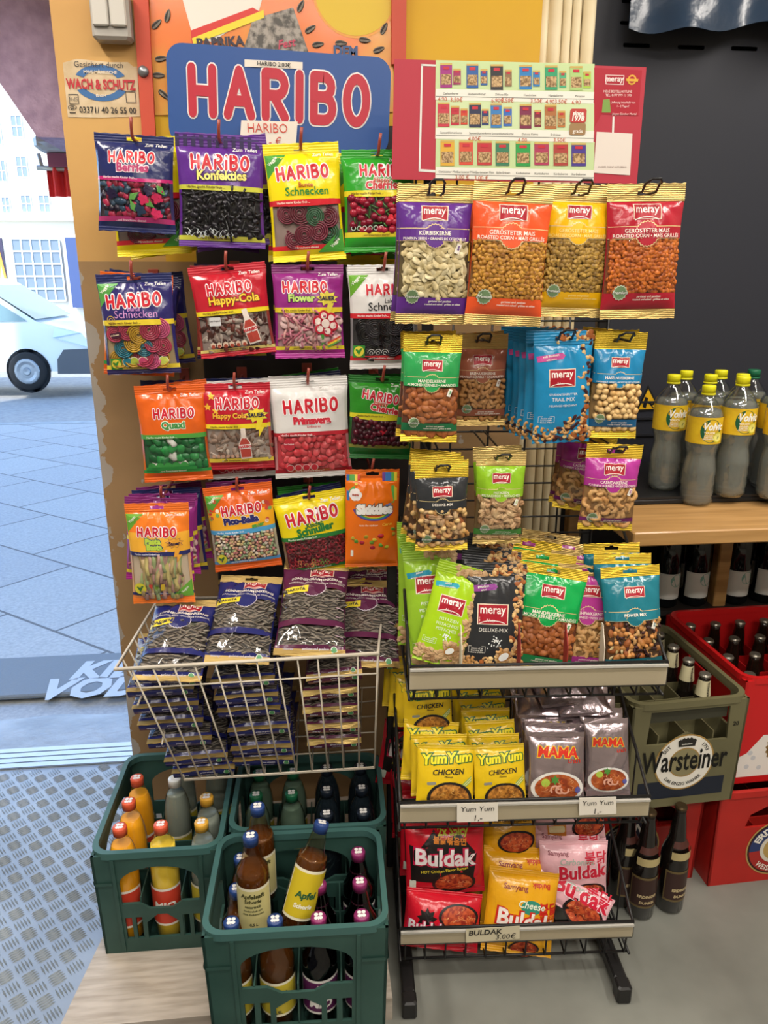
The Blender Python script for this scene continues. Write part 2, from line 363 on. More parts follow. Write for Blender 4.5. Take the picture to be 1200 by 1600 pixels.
REC = {
    'pumpkin': ([('pumpkin', .0225, [NK, NK2], 1)], .0108, '#5e4f2c'), 'bbq': ([('corn', .0115, [NM_], 1)], .0078, '#7d5017'),  # pumpkin backing darkened in place of shade between the seeds
    'saltcorn': ([('corn', .0115, [NCY], 1)], .0078, '#6f5518'), 'chili': ([('corn', .0115, [NCH], 1)], .0078, '#7c3d12'),
    'almonds': ([('almond', .023, [NA], 1)], .0125, '#5e2c14'), 'peanuts': ([('peanut', .017, [NP], 1)], .0112, '#6b4723'),
    'hazelnuts': ([('hazelnut', .0135, [NH], 1)], .0122, '#8a6b3c'), 'pistachios': ([('pist', .0195, [NPS], 1)], .0128, '#6b5530'),
    'cashews': ([('cashew', .026, [NC], 1)], .0155, '#8a6436'),
    'deluxe': ([('cashew', .022, [NC], 2), ('almond', .02, [NA], 1), ('hazelnut', .013, [NH], 2), ('pist', .017, [NPS], 1)], .0115, '#5a3a1c'),
    'power': ([('cashew', .02, [NC], 1), ('almond', .021, [NA, NW], 2), ('pumpkin', .012, [NR, NK], 1), ('hazelnut', .011, [NW], 1), ('raisin', .012, [NR], 1)], .0112, '#4d3218'),
    'trail': ([('cashew', .022, [NC], 2), ('almond', .023, [NA], 1), ('raisin', .016, [NR], 2), ('hazelnut', .012, [NH], 1)], .0105, '#3c1d16'),
    'sunflower': ([('striped', .028, [NS1, NS2], 1)], .0125, '#2e2925'),
    'berries': ([('gum', .018, [gm('#8f1838'), gm('#c22a55'), gm('#241630'), gm('#35506a')], 1)], .013, '#33202f'),
    'liquorice': ([('stick', .034, [gm('#17161a'), gm('#221f27')], 3), ('drum', .013, [gm('#16151a'), gm('#2c2830')], 2)], .0105, '#17151a'),
    'coils': ([('coil', .046, [gm('#6d2233'), gm('#3d6b4b'), gm('#7e2c3f')], 1)], .033, '#8f7a72'),
    'bluecoils': ([('coil', .044, [gm('#c89a2e'), gm('#b63a58'), gm('#2f7a8d'), gm('#cf5a86')], 1)], .031, '#a08a66'),
    'blackcoils': ([('coil', .046, [gm('#1c1a1e'), gm('#2d292f')], 1)], .03, '#2b282b'),
    'cherries': ([('ball', .018, [gm('#8e1230'), gm('#b3223c')], 2), ('stick', .022, [gm('#3f7a35')], 1)], .0145, '#5d3638'),
    'darkcherries': ([('ball', .016, [gm('#5e0d24'), gm('#42091b')], 1)], .013, '#38101c'),
    'cola': ([('bottle', .03, [gm('#4a2520'), gm('#7a3b30')], 2), ('bottle', .026, [gm('#b9a79b')], 1)], .0125, '#8a7972'),
    'colasour': ([('bottle', .03, [gm('#a78b79'), gm('#c9b6a6'), gm('#8b6a58')], 1)], .0125, '#9a8a80'),
    'flowers': ([('stick', .035, [gm('#d98a9a'), gm('#e7a9a4'), gm('#c96a7e')], 2), ('flake', .02, [gm('#e9c1bd')], 1)], .0115, '#b98a92'),
    'frogs': ([('gum', .026, [gm('#1f7c3f'), gm('#2f9a4c'), gm('#176634')], 3), ('gum', .028, [gm('#e9e9df')], 1)], .0175, '#1f5c34'),
    'strawberries': ([('flake', .0215, [gm('#e5434d'), gm('#ee5a60')], 1)], .0172, '#c53843'),
    'pasta': ([('stick', .06, [gm('#e2c48a'), gm('#e8d78c'), gm('#d7a99c'), gm('#b7c98d')], 1)], .013, '#cdb9a0'),
    'balls': ([('drum', .0085, [gm('#d9a78c'), gm('#9fb58a'), gm('#d68a88'), gm('#e3c98f'), gm('#e8d8c8')], 1)], .0085, '#8a7a6c'),
    'dummies': ([('ringlet', .018, [gm('#8d1c2b'), gm('#a52b36'), gm('#5d2a2a')], 3), ('drum', .012, [gm('#7a2430')], 1)], .0118, '#6b2c30'),
}
ZT = {'coil': .09, 'stick': .12, 'seed': .16, 'striped': .17, 'pumpkin': .17, 'ringlet': .14, 'flake': .22}
def put(mb, shape, mats, rng, p, s, yaw=None, sq=1.):
    yaw = rng.uniform(0, 2 * pi) if yaw is None else yaw; mt = rng.choice(mats)
    t = rng.uniform(-.35, .35); sp = rng.uniform(-.5, .5)
    if shape == 'striped': t *= .55; sp *= .45
    M = M3(p, yaw, t * sq, sp * sq, s, s * sq)
    if shape == 'pist':
        mb.blob(ITEM['almond'], mats[0], M @ Mx.Rotation(.25, 4, 'X') @ Mx.Translation((0, .09, 0)) @ Mx.Diagonal((1, .62, 1.2, 1)))
        mb.blob(ITEM['almond'], mats[0], M @ Mx.Rotation(-.25, 4, 'X') @ Mx.Translation((0, -.12, 0)) @ Mx.Diagonal((1, .62, 1.2, 1)))
        mb.blob(ITEM['almond'], NPG, M @ Mx.Diagonal((.96, .42, 1.12, 1)))
    elif shape == 'striped':
        vs, fs = ITEM['seed']
        for k in range(2): mb.add(vs, [f for i, f in enumerate(fs) if (i // 6) % 2 == k], mats[k], False, M)
    else: mb.blob(ITEM[shape], mt, M)

# ------------------------------------------------------------------ pouch builder. Local frame: top centre at 0, x right, z down is negative, front towards -Y
class Pouch:
    def __init__(s, name, label, cat, w, h, t, top, bot, bands, group=None, seed=1, back='#b9b2a4', pinch=.05, wr=1., cont=None,
                 side=.97, loc=(0, 0, 0), rot=(0, 0, 0), slot=True, win_part='contents', gusset=False, fold=1., res=1., foot=None):
        s.w, s.h, s.t, s.seed, s.pinch, s.wr, s.fold = w, h, t, seed, pinch, wr, fold
        s.y0, s.y1 = top[0] * h, h * (1 - bot[0]); s.gus = gusset
        s.root = thing(name, label, cat, loc, rot, group); s.rng = random.Random(seed)
        s.logo, s.let, s.pic = MB(), MB(), MB(); s.body = MB(); film = MB(); s.names = {}
        ys = [s.y0] + [b[0] * h for b in bands]; ys[-1] = s.y1
        cs = [0] + [(b[2] if len(b) > 2 else 0) for b in bands]; cs[-1] = 0
        nu = int(26 * res); us = sorted(set([round(-1 + 2 * i / nu, 4) for i in range(nu + 1)] + [-side, side]))
        wins = []
        for k in range(len(bands)):
            mt = bands[k][1]; n = max(2, int((ys[k + 1] - ys[k]) / .0062 * res) + 1)
            def row(u, q, k=k):
                ya = ys[k] + cs[k] * h * (1 - u * u); yb = ys[k + 1] + cs[k + 1] * h * (1 - u * u); return ya + (yb - ya) * q
            fn = lambda u, q: s.P(u * w / 2, row(u, q), 0)
            if mt == 'win':
                uw = [u for u in us if abs(u) <= side + 1e-6]
                film.grid(fn, uw, lsp(0, 1, n), FILM); wins.append((ys[k], ys[k + 1], row, n))
                sm = foil(bands[k][3]) if len(bands[k]) > 3 else foil(bands[max(k - 1, 0)][1])
                if side < .999:
                    s.body.grid(fn, [u for u in us if u <= -side + 1e-6], lsp(0, 1, n), sm); s.body.grid(fn, [u for u in us if u >= side - 1e-6], lsp(0, 1, n), sm)
            else: s.body.grid(fn, us, lsp(0, 1, n), foil(mt))
        bk = lambda u, q: (lambda y: V((s.xx(u * w / 2, y), (.0 if s.gus else .3) * s.H(u * w / 2, y, False) + .0005, -y)))(s.y0 + (s.y1 - s.y0) * q)
        s.body.grid(bk, lsp(-1, 1, 13), lsp(0, 1, 17), foil(back), flip=True)
        s.body.build('pouch', s.root)
        tmt, bmt = seal_mat(top[1]), seal_mat(bot[1])
        mb = MB(); th = .0007
        sl = []
        if slot:
            cy = s.y0 * .52; a, b = .0145, .0036
            sl = [[(-a, -cy - b), (a, -cy - b), (a, -cy + b), (.0045, -cy + b), (.003, -cy + b + .0025), (-.003, -cy + b + .0025), (-.0045, -cy + b), (-a, -cy + b)]]
        sv = lambda x, y, d: V((x, d - th / 2 + .0022 * s.wr * noise.noise(V((x * 30, y * 12, seed))), y))
        nz = 14; top_e = [(-w / 2 + w * i / nz, -(.0012 if i % 2 else 0)) for i in range(nz + 1)]
        bot_e = [(w / 2 - w * i / nz, -s.y0 - .0004) for i in range(nz + 1)]
        slab(mb, [(top_e + bot_e)[::-1]] + sl, th, sv, tmt); mb.build('top_seal', s.root)
        mb = MB(); top_e = [(-w / 2 + w * i / nz, -s.y1 + .0004) for i in range(nz + 1)]; bot_e = [(w / 2 - w * i / nz, -h + (.0012 if i % 2 else 0)) for i in range(nz + 1)]
        tl = s.rng.uniform(-.12, .3)
        sb = lambda x, y, d: V((x, d - th / 2 + (y + s.y1) * tl + .003 * s.wr * noise.noise(V((x * 26, y * 10, seed + 5))) * min(1, (-s.y1 - y) / .006), y))
        slab(mb, [(top_e + bot_e)[::-1]], th, sb, bmt); mb.build('bottom_seal', s.root)
        if foot:
            mb = MB(); fh, fc = foot; mb.grid(lambda u, q: V((u * w / 2 * (.985 - .02 * q), .001 + fh * q - .003 * sin(pi * q), -s.y1 - .004 - .006 * sin(pi * q))), lsp(-1, 1, 9), lsp(0, 1, 6), foil(fc), flip=True)
            ft = mb.build('foot_fold', s.root); mb = MB(); pt_ = lambda x, q, e: V((x, .001 + fh * q, -s.y1 - .0045 - .006 * sin(pi * q) - e))
            for body, x, q, sz, c in (('meray', -.3, .62, .005, '#b9b8d0'), ('geröstet und gesalzen', .06, .42, .0026, '#c9c6d6'), ('roasted and salted', .06, .7, .0026, '#c9c6d6')):
                vs, fs, wd = text(body, .03); mb.add([pt_(x * w + a * sz, q - b * sz / fh, .0006) for a, b in vs], fs, ink(c))
            for r_, c, e in ((.0065, '#cfd8cc', .0006), (.005, '#4f8f5c', .0009)): mb.add([pt_(.36 * w + a, .5 - b / fh, e) for a, b in disc(r_, 14)], [tuple(range(14))], ink(c))
            mb.build('foot_print', ft)
        if film.f: film.build('window_film', s.root)
        if cont and wins:
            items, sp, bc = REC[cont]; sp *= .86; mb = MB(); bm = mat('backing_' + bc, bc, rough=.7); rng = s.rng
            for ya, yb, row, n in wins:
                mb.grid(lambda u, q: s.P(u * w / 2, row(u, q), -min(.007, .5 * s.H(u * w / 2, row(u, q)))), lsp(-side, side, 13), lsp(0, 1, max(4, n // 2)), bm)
                W = w * side * (1 - pinch * .8); nx = max(1, int(W / sp)); ny = max(1, int((yb - ya) / sp / .93)); cho = [i for i in items for _ in range(i[3])]
                for j in range(ny):
                    for i in range(nx):
                        sh, ln, ms, _w = rng.choice(cho); u = ((i + .5 + .5 * (j % 2) * .8 + rng.uniform(-.3, .3)) / nx) * 2 - 1; u *= side - ln * .62 / w
                        q = (j + .5 + rng.uniform(-.28, .28)) / ny
                        if abs(u) > side - ln * .3 / w: u *= .92
                        y = row(u, q); x = u * w / 2
                        if y - ya < ln * .2 or yb - y < ln * .2: y = min(max(y, ya + ln * .22), yb - ln * .22)
                        d = s.H(x, y); lz = ln * rng.uniform(.9, 1.08); sq = min(1., max(.25, d / (ln * .55)))
                        yw = rng.uniform(1.35, 1.8) if cont == 'pasta' else (rng.uniform(-.7, .7) + rng.choice((0, pi)) if cont == 'sunflower' else None)
                        put(mb, sh, ms, rng, s.P(x, y, -min(.62 * d, ZT.get(sh, .3) * ln) * rng.uniform(.8, 1.15)), lz, yw, sq if sh != 'coil' else .3)
            mb.build(win_part, s.root, kind='stuff')
    def xx(s, x, y):
        vv = min(1, max(0, (y - s.y0) / (s.y1 - s.y0))); return x * (1 - s.pinch * sin(pi * vv) ** .7)
    def H(s, x, y, wr=True):
        u = min(1, abs(2 * x / s.w)); vv = (y - s.y0) / (s.y1 - s.y0)
        if vv <= 0 or vv >= 1: return 0.
        if s.gus: prof = min(1, vv * 1.25) ** .75 * min(1, (1 - vv) * 9) ** .6
        else: prof = sin(pi * vv ** .9) ** .55
        e = max(0, 1 - u ** 2.6) ** .62 * prof; b = s.t * e
        if wr and s.wr:
            k = s.wr * min(1, e * 2.2)
            b += k * .0018 * noise.noise(V((x * 24, y * 20, s.seed * 3.1)))
            r_ = 1 - abs(noise.noise(V((x * 17 + y * 5, y * 9, s.seed * 1.7)))) * 4.6
            if r_ > 0: b += k * .0023 * r_ * r_
            # folds that fan out from the hook hole
            yy = y - s.y0 * .4; g = max(0, 1 - vv * 2.4)
            if g > 0 and s.fold: b += s.fold * k * .0024 * g * cos(11 * atan2(x, yy + .004))
        return max(0., b)
    def P(s, x, y, e=0.): return V((s.xx(x, y), -s.H(x, y) - e, -y))
    # --- printing; positions: x -.5...5 of the width from the centre, y 0..1 from the top; sizes in widths
    def pr(s, mb, shape, x, y, mt, e): 
        for_ = lambda a, b, q=0: s.P(max(-s.w * .498, min(s.w * .498, x * s.w + a * s.w)), y * s.h - b * s.w, e + q * 2.5e-6)
        mb.flat(shape, for_, mt)
    def T(s, body, x, y, size, col='#ffffff', out=None, bold=.02, shear=0, rot=0, maxw=None, ol=.1, e=.0008, mb=None, sx=1.):
        vs, fs, wd = text(body, bold, shear); sz = size
        if maxw and wd * sz * sx > maxw: sz = maxw / wd / sx
        if out:
            v2, f2, _ = text(body, bold + ol, shear); s.pr(mb or s.let, xf((v2, f2), sz * sx, sz, rot), x, y, ink(out), e)
        s.pr(mb or s.let, xf((vs, fs), sz * sx, sz, rot), x, y, ink(col), e + .0005)
    def HB(s, x, y, width, rot=0, red='#c4202f'):
        k = width / (HB_OUT[2] + .43)
        s.pr(s.logo, xf(HB_OUT, k, k * 1.12, rot), x, y, ink('#f4eeee'), .0007); s.pr(s.logo, xf(HB_IN, k, k * 1.12, rot), x, y, ink(red), .0013)
    def band(s, x0, x1, ya, yb, col, c=0., e=.0004, mb=None):
        n = 14; us = lsp(x0, x1, n); sh = ([], [])
        for u in us: sh[0].extend([(u, 0), (u, 1)])
        sh[1].extend([(2 * i + 1, 2 * i, 2 * i + 2, 2 * i + 3) for i in range(n - 1)])
        f = lambda a, b: s.P(a * s.w, ((ya + (yb - ya) * b) + c * (1 - 4 * a * a)) * s.h, e)
        (mb or s.pic).flat(sh, f, ink(col))
    def S(s, shape, x, y, col, rot=0, k=1., e=.0006, ky=None, mb=None): s.pr(mb or s.pic, xf(shape, k, ky or k, rot), x, y, ink(col), e)
    def print_items(s, spots, mb=None, sq=.3):
        """nuts and candy printed on the foil: (shape, mats, x, y, length m, yaw)"""
        for sh, ms, x, y, ln, yw in spots: put(mb or s.pic, sh, ms, s.rng, s.P(x * s.w, y * s.h, .0002), ln, yw, sq)
    def ME(s, x, y, width, rot=0, nuts=False, red='#a51d2c'):
        h_ = width * (.62 if nuts else .5); o = MB()
        s.pr(s.logo, xf(gridshape(12, 6), width * 1.07, h_ * 1.1, rot), x, y, ink('#ead9c2'), .0006)
        s.pr(s.logo, xf(gridshape(12, 6), width, h_, rot), x, y, ink(red), .0010)
        c_, s_n = cos(rot), sin(rot)
        def at(dx, dy): return x + (dx * c_ - dy * s_n), y - (dx * s_n + dy * c_) * s.w / s.h
        vs, fs, wd = text('meray', .018); sz = width * .88 / wd
        a, b = at(0, -.03 * width if not nuts else .03 * width)
        s.pr(s.logo, xf((vs, fs), sz, sz * 1.12, rot), a, b, ink('#f6efe6'), .0015)
        a, b = at(0, -h_ * .95); rr = width * .9
        s.pr(s.logo, xf(ring(rr * .985, rr * 1.02, 14, R(62), R(122)), 1, .8, rot), *at(0, -h_ * (.33 if nuts else .38) - rr * .8), ink('#f6efe6'), .0015)
        if nuts:
            v2, f2, w2 = text('Nuts', 0, .3); s.pr(s.logo, xf((v2, f2), width * .3 / w2, None, rot), *at(-.08 * width, -h_ * .4), ink('#f0dcd8'), .0016)
    def done(s, n_logo='brand_logo', n_let='lettering', n_pic='picture_print'):
        if s.logo.f: s.logo.build(n_logo, s.root)
        if s.let.f: s.let.build(n_let, s.root)
        if s.pic.f: s.pic.build(n_pic, s.root)
        return s.root

def fit(TL, TR, BL, BR, Y, plane=None):
    """corner pixels on a real upright plane -> location, tilt, width, height of a hanging pouch"""
    pt = (lambda p: PY(p[0], p[1], Y)) if plane is None else (lambda p: plane(p[0], p[1]))
    a, b, c, d = pt(TL), pt(TR), pt(BL), pt(BR); o = (a + b) / 2; m = (c + d) / 2
    dx = (b - a); tilt = .5 * atan2(-(b.z - a.z), sqrt(dx.x ** 2 + dx.y ** 2)) + .5 * atan2(-(m - o).x, -(m - o).z)
    return o, tilt, ((b - a).length + (d - c).length) / 2, (o - m).length
# ------------------------------------------------------------------ the setting
WY, FZ = 1.93, .06      # face of the entrance wall, level of the entrance boards
def struct(name, mb): return mb.build(name, kind='structure')
def wall_paint(key, col, col2, chip):
    m = mat(key, col, rough=.62, spec=.3, var=(col2, 3.5, .35, .7), bump=(14, .12, .01)); t = m.node_tree; N = t.nodes.new; L = t.links.new
    b = t.nodes['Principled BSDF']; tc = N('ShaderNodeTexCoord'); src = b.inputs['Base Color'].links[0].from_socket
    n = N('ShaderNodeTexNoise'); n.inputs['Scale'].default_value = 11; n.inputs['Detail'].default_value = 6; L(tc.outputs['Object'], n.inputs[0])
    sx = N('ShaderNodeSeparateXYZ'); L(tc.outputs['Object'], sx.inputs[0])
    e = N('ShaderNodeMapRange'); e.inputs[1].default_value = -.51; e.inputs[2].default_value = -.46; e.inputs[3].default_value = .2 if chip else .02; e.inputs[4].default_value = -.06
    L(sx.outputs[0], e.inputs[0]); a = N('ShaderNodeMath'); L(n.outputs[0], a.inputs[0]); L(e.outputs[0], a.inputs[1])
    g = N('ShaderNodeMath'); g.operation = 'GREATER_THAN'; g.inputs[1].default_value = .66; L(a.outputs[0], g.inputs[0])
    mx = N('ShaderNodeMix'); mx.data_type = 'RGBA'; L(g.outputs[0], mx.inputs[0]); L(src, mx.inputs[6]); mx.inputs[7].default_value = lin('#a89e92'); L(mx.outputs[2], b.inputs['Base Color'])
    return m
YEL = wall_paint('yellow_paint', '#dcae2c', '#d3a238', False); OCH = wall_paint('ochre_paint', '#cda262', '#c2955a', False); TAN = wall_paint('tan_paint', '#a3835c', '#937450', True)
mb = MB(); zt = 1.565
mb.box((-.508, WY, FZ - .2), (.56, WY + .3, zt), TAN); xp = PY(232, 60, WY).x; mb.box((-.508, WY, zt), (xp, WY + .3, 3.0), OCH); mb.box((xp, WY, zt), (.56, WY + .3, 3.0), YEL)
struct('wall_front', mb)
CRM = mat('cream_paint', '#e6d8b6', rough=.5, var=('#c9b386', 6, .3, .75))
mb = MB(); X0, X1 = .56, .70
mb.box((X0, WY + .05, 0), (X1, WY + .3, 3.0), CRM)
for i, (c, r_) in enumerate(((.575, .014), (.603, .017), (.632, .011), (.655, .011), (.684, .016))): mb.lathe([(r_, 0), (r_, 3.0)], CRM, 14, Mx.Translation((c, WY + .045, 0)))
struct('column_fluted', mb)
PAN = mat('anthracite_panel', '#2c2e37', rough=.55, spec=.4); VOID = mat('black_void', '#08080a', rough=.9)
BY = 2.2
mb = MB(); hs = []
for px_, py_ in ((995, 71), (1080, 74), (1163, 76)):
    p = PY(px_, py_, BY); hs.append(rrect(.074, .0105, .004, 3, p.x, p.z))
for px_, py_ in ((983, 36), (986, 2)): p = PY(px_, py_, BY); hs.append(rrect(.05, .009, .004, 3, p.x, p.z))
slab(mb, [[(.70, .0), (2.3, .0), (2.3, 3.0), (.70, 3.0)]] + hs, .004, lambda x, y, d: V((x, BY + d, y)), PAN)
for z in (1.07, 1.12, 1.17): mb.box((.72, BY - .006, z), (2.2, BY, z + .006), mat('dark_lip', '#24252b', rough=.5))
mb.box((.7, BY + .05, 0), (2.3, BY + .15, 3.0), VOID)  # black backing painted in for the dark depth behind the slots
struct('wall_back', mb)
GREY = mat('plaster_grey', '#8a8478', rough=.8)
struct('ceiling', MB().box((-2.2, -2.6, 3.0), (2.4, 2.25, 3.1), mat('ceiling_paint', '#cfc8ba', rough=.8)))
struct('wall_right', MB().box((2.3, -2.6, 0), (2.4, 2.3, 3.0), GREY)); struct('wall_left', MB().box((-2.2, -2.6, 0), (-2.1, 2.23, 3.0), GREY))
struct('wall_rear', MB().box((-2.2, -2.7, 0), (2.4, -2.6, 3.0), GREY))
mb = MB(); mb.box((-2.1, WY, FZ), (-1.6, WY + .3, 3.0), YEL); mb.box((-1.6, WY, 2.3), (-.508, WY + .3, 3.0), YEL); struct('wall_doorway', mb)
struct('wall_storeys_shade_block', MB().box((-12, -6, 3.2), (8, 2.25, 21), mat('upper_render', '#b8a99a', rough=.9)))  # unseen storeys, added and raised to shade the pavement and van
# floors
def floor_mat():
    m = mat('concrete_floor', '#85867e', rough=.42, var=('#6c6d66', 3.5, .35, .7), bump=(35, .1, .003), spec=.5); return m
struct('floor', MB().box((-2.1, -2.6, -.1), (2.3, 2.25, 0), floor_mat()))
WOOD = mat('worn_board', '#c0b5a8', rough=.6, var=('#9c9082', 9, .35, .75), bump=(40, .15, .004))
t = WOOD.node_tree; n_ = [n for n in t.nodes if n.type == 'TEX_NOISE'][0]; mp = t.nodes.new('ShaderNodeMapping'); mp.inputs['Scale'].default_value = (1, 9, 4)
t.links.new(n_.inputs[0].links[0].from_socket, mp.inputs[0]); t.links.new(mp.outputs[0], n_.inputs[0])
a, b = PZ(95, 1600, FZ), PZ(172, 1440, FZ); dr = (b - a) / (b - a).length
pl = lambda y: a.x + (y - a.y) * dr.x / dr.y          # the slanting edge between tread plate and board
mb = MB(); fy = PZ(270, 1592, FZ).y
q = [(pl(fy), fy), (.15, fy), (.15, WY), (pl(WY) if pl(WY) < -.3 else -.3, WY)]
mb.add([(x, y, FZ) for x, y in q] + [(x, y, 0) for x, y in q], [(0, 1, 2, 3), (4, 5, 1, 0), (5, 6, 2, 1), (7, 4, 0, 3)], WOOD); struct('floor_board', mb)
struct('floor_mat', MB().box((-2.0, .2, .0), (-.22, fy - .004, .012), mat('entrance_mat', '#262b36', rough=.9, bump=(120, .5, .005))))
TRD = mat('tread_plate', '#a4adb4', rough=.38, metal=.25, var=('#8b949c', 5, .3, .75), spec=.5)
mb = MB(); y1 = PZ(100, 1197, FZ).y
q = [(-1.6, .9), (pl(.9), .9), (pl(y1), y1), (-1.6, y1)]
mb.add([(x, y, FZ - .001) for x, y in q], [(0, 1, 2, 3)], TRD)
rg = random.Random(3); P_ = .0205; cr, sr = cos(R(38)), sin(R(38))
for i in range(-70, 70):
    for j in range(-70, 70):
        cx, cy = (i + .5) * P_ * 2, (j + .5) * P_ * 2; X, Y = cx * cr - cy * sr - .8, cx * sr + cy * cr + 1.7
        if not (-1.45 < X < pl(Y) - .02 and 1.0 < Y < y1 - .015) or (Y < 1.3 and X < -.95): continue
        for k in range(5):
            o = (k - 2) * .0072; L_, W_ = .0185 - abs(k - 2) * .0012, .0025
            for_ = []
            for (u, v, z) in ((-L_, 0, 0), (0, -W_, 0), (L_, 0, 0), (0, W_, 0), (-L_ * .6, 0, .0034), (L_ * .6, 0, .0034)):
                if (i + j) % 2: lx, ly = u, v + o
                else: lx, ly = v + o, u
                for_.append((X + lx * cr - ly * sr, Y + lx * sr + ly * cr, FZ - .001 + z))
            mb.add(for_, [(0, 1, 4), (1, 5, 4), (1, 2, 5), (2, 3, 5), (3, 4, 5), (3, 0, 4)], TRD)
struct('floor_tread_plate', mb)
ALU = mat('aluminium', '#b9c2cc', rough=.35, metal=.8)
mb = MB(); y2 = PZ(100, 1166, FZ).y
for k in range(4): ya = y1 + (y2 - y1) * k / 4; mb.box((-1.6, ya, FZ - .02), (-.5, ya + (y2 - y1) * .2, FZ + .006), ALU)
mb.box((-1.6, y1, FZ - .03), (-.5, y2, FZ), ALU); struct('trim_threshold', mb)
CON = mat('step_concrete', '#aab0b4', rough=.7, var=('#8d959b', 7, .3, .7), bump=(25, .5, .02))
y3 = PZ(100, 1096, FZ).y
mb = MB(); n = 26
mb.grid(lambda u, v: V((-1.9 + 1.6 * u, y2 + (y3 - y2) * v + (.02 * noise.noise(V((u * 9, 3, 1))) if v > .9 else 0), FZ - .012 - .045 * v * v + .004 * noise.noise(V((u * 14, v * 4, 0))))), lsp(0, 1, n), lsp(0, 1, 8), CON)
mb.box((-2.2, y2 - .05, -.2), (0, y3 + .01, -.02), CON); struct('floor_door_step', mb)
def paving():
    m = mat('street_paving', '#b4b7b8', rough=.8, var=('#9da1a4', 60, .3, .7), bump=(120, .3, .006)); t = m.node_tree; N = t.nodes.new; L = t.links.new
    b = t.nodes['Principled BSDF']; src = b.inputs['Base Color'].links[0].from_socket; tc = N('ShaderNodeTexCoord'); mp = N('ShaderNodeMapping'); mp.inputs['Rotation'].default_value = (0, 0, R(40))
    br = N('ShaderNodeTexBrick'); br.inputs['Scale'].default_value = 1; br.inputs['Mortar Size'].default_value = .008; br.inputs['Brick Width'].default_value = .78; br.inputs['Row Height'].default_value = .62
    br.inputs['Color1'].default_value = (1, 1, 1, 1); br.inputs['Color2'].default_value = (.9, .9, .92, 1); br.inputs['Mortar'].default_value = (.35, .35, .36, 1)
    L(tc.outputs['Object'], mp.inputs[0]); L(mp.outputs[0], br.inputs[0]); mx = N('ShaderNodeMix'); mx.data_type = 'RGBA'; mx.blend_type = 'MULTIPLY'; mx.inputs[0].default_value = 1
    L(src, mx.inputs[6]); L(br.outputs[0], mx.inputs[7]); L(mx.outputs[2], b.inputs['Base Color']); return m
PAV = paving(); ZO = -.03
mb = MB(); mb.add([(-14, y3, ZO), (6, y3, ZO), (6, 10.5, -.32), (-14, 10.5, -.32)], [(0, 1, 2, 3)], PAV); struct('pavement', mb)
ASP = mat('asphalt', '#8e8f90', rough=.85, var=('#a2a2a0', 12, .3, .7), bump=(90, .3, .01))
mb = MB(); mb.add([(-30, 10.5, -.42), (12, 10.5, -.42), (12, 34, -.6), (-30, 34, -.6)], [(0, 1, 2, 3)], ASP); mb.box((-14, 10.4, -.6), (6, 10.55, -.31), CON); struct('street', mb)
# the masonry above the doorway outside
STU = mat('violet_stucco', '#b39dbb', rough=.9, var=('#9a85a3', 30, .3, .7), bump=(80, .6, .01))
LY = WY + .3
pts = [PY(x, y, LY) for x, y in ((-160, -160), (-160, -30), (-60, 55), (0, 130), (58, 214), (130, 216), (130, -160))]
mb = MB(); slab(mb, [[(p.x, p.z) for p in pts]], .35, lambda x, y, d: V((x, LY + d, y)), STU); struct('wall_outside_arch', mb)
# ------------------------------------------------------------------ street scenery
AW_R, AW_G = mat('red_awning', '#dc343a', rough=.7), mat('awning_case', '#b4b9c2', rough=.4, metal=.3)
AY = 2.75; aw = thing('awning', 'red shop awning with grey metal case outside the doorway', 'awning', PY(90, 240, AY))
o = PY(90, 240, AY)
def loc(x, y, Y=AY): return PY(x, y, Y) - o
mb = MB(); a, b = loc(60, 214), loc(140, 240); mb.box((a.x, -.07, b.z), (b.x, .1, a.z), AW_G, bev=.012); mb.build('case', aw)
mb = MB(); a, b = loc(76, 240), loc(140, 262); mb.box((a.x, -.02, b.z), (b.x, .03, a.z), mat('awning_violet', '#9a5a80', rough=.7)); mb.build('valance_top', aw); mb = MB(); mb.box((a.x + .02, LY + .34 - AY, loc(60, 214).z - .04), (a.x + .06, -.06, loc(60, 214).z - .01), AW_G); mb.box((loc(128, 240).x, LY + .2 - AY, loc(60, 214).z - .04), (loc(128, 240).x + .04, -.06, loc(60, 214).z - .01), AW_G); mb.build('wall_bracket', aw)
mb = MB(); a, b = loc(72, 262), loc(140, 308); n = 12
mb.grid(lambda u, v: V((a.x + (b.x - a.x) * u, .012 * sin(u * 22), a.z + (b.z - a.z) * v)), lsp(0, 1, 30), (0, 1), AW_R); mb.build('valance', aw)
mb = MB(); a = loc(58, 262); mb.tube([a, loc(140, 266)], .008, AW_G); mb.tube([loc(60, 240), loc(66, 262)], .006, AW_G); mb.build('arm', aw)
FAC, WIN = mat('pale_facade', '#efe6d6', rough=.85), mat('facade_glass', '#8794a2', rough=.6)
FY = 23.5; bl = thing('building', 'pale rendered building across the street in full sun', 'building', (-9, FY, -.6))
def fp(x, y, Y=FY): return PY(x, y, Y) - V((-9, FY, -.6))
mb = MB(); mb.box((-16, 0, 0), (14, 6, 16), FAC); mb.box((-16, -.25, fp(0, 345).z), (14, 0, fp(0, 333).z), FAC); mb.build('facade', bl)
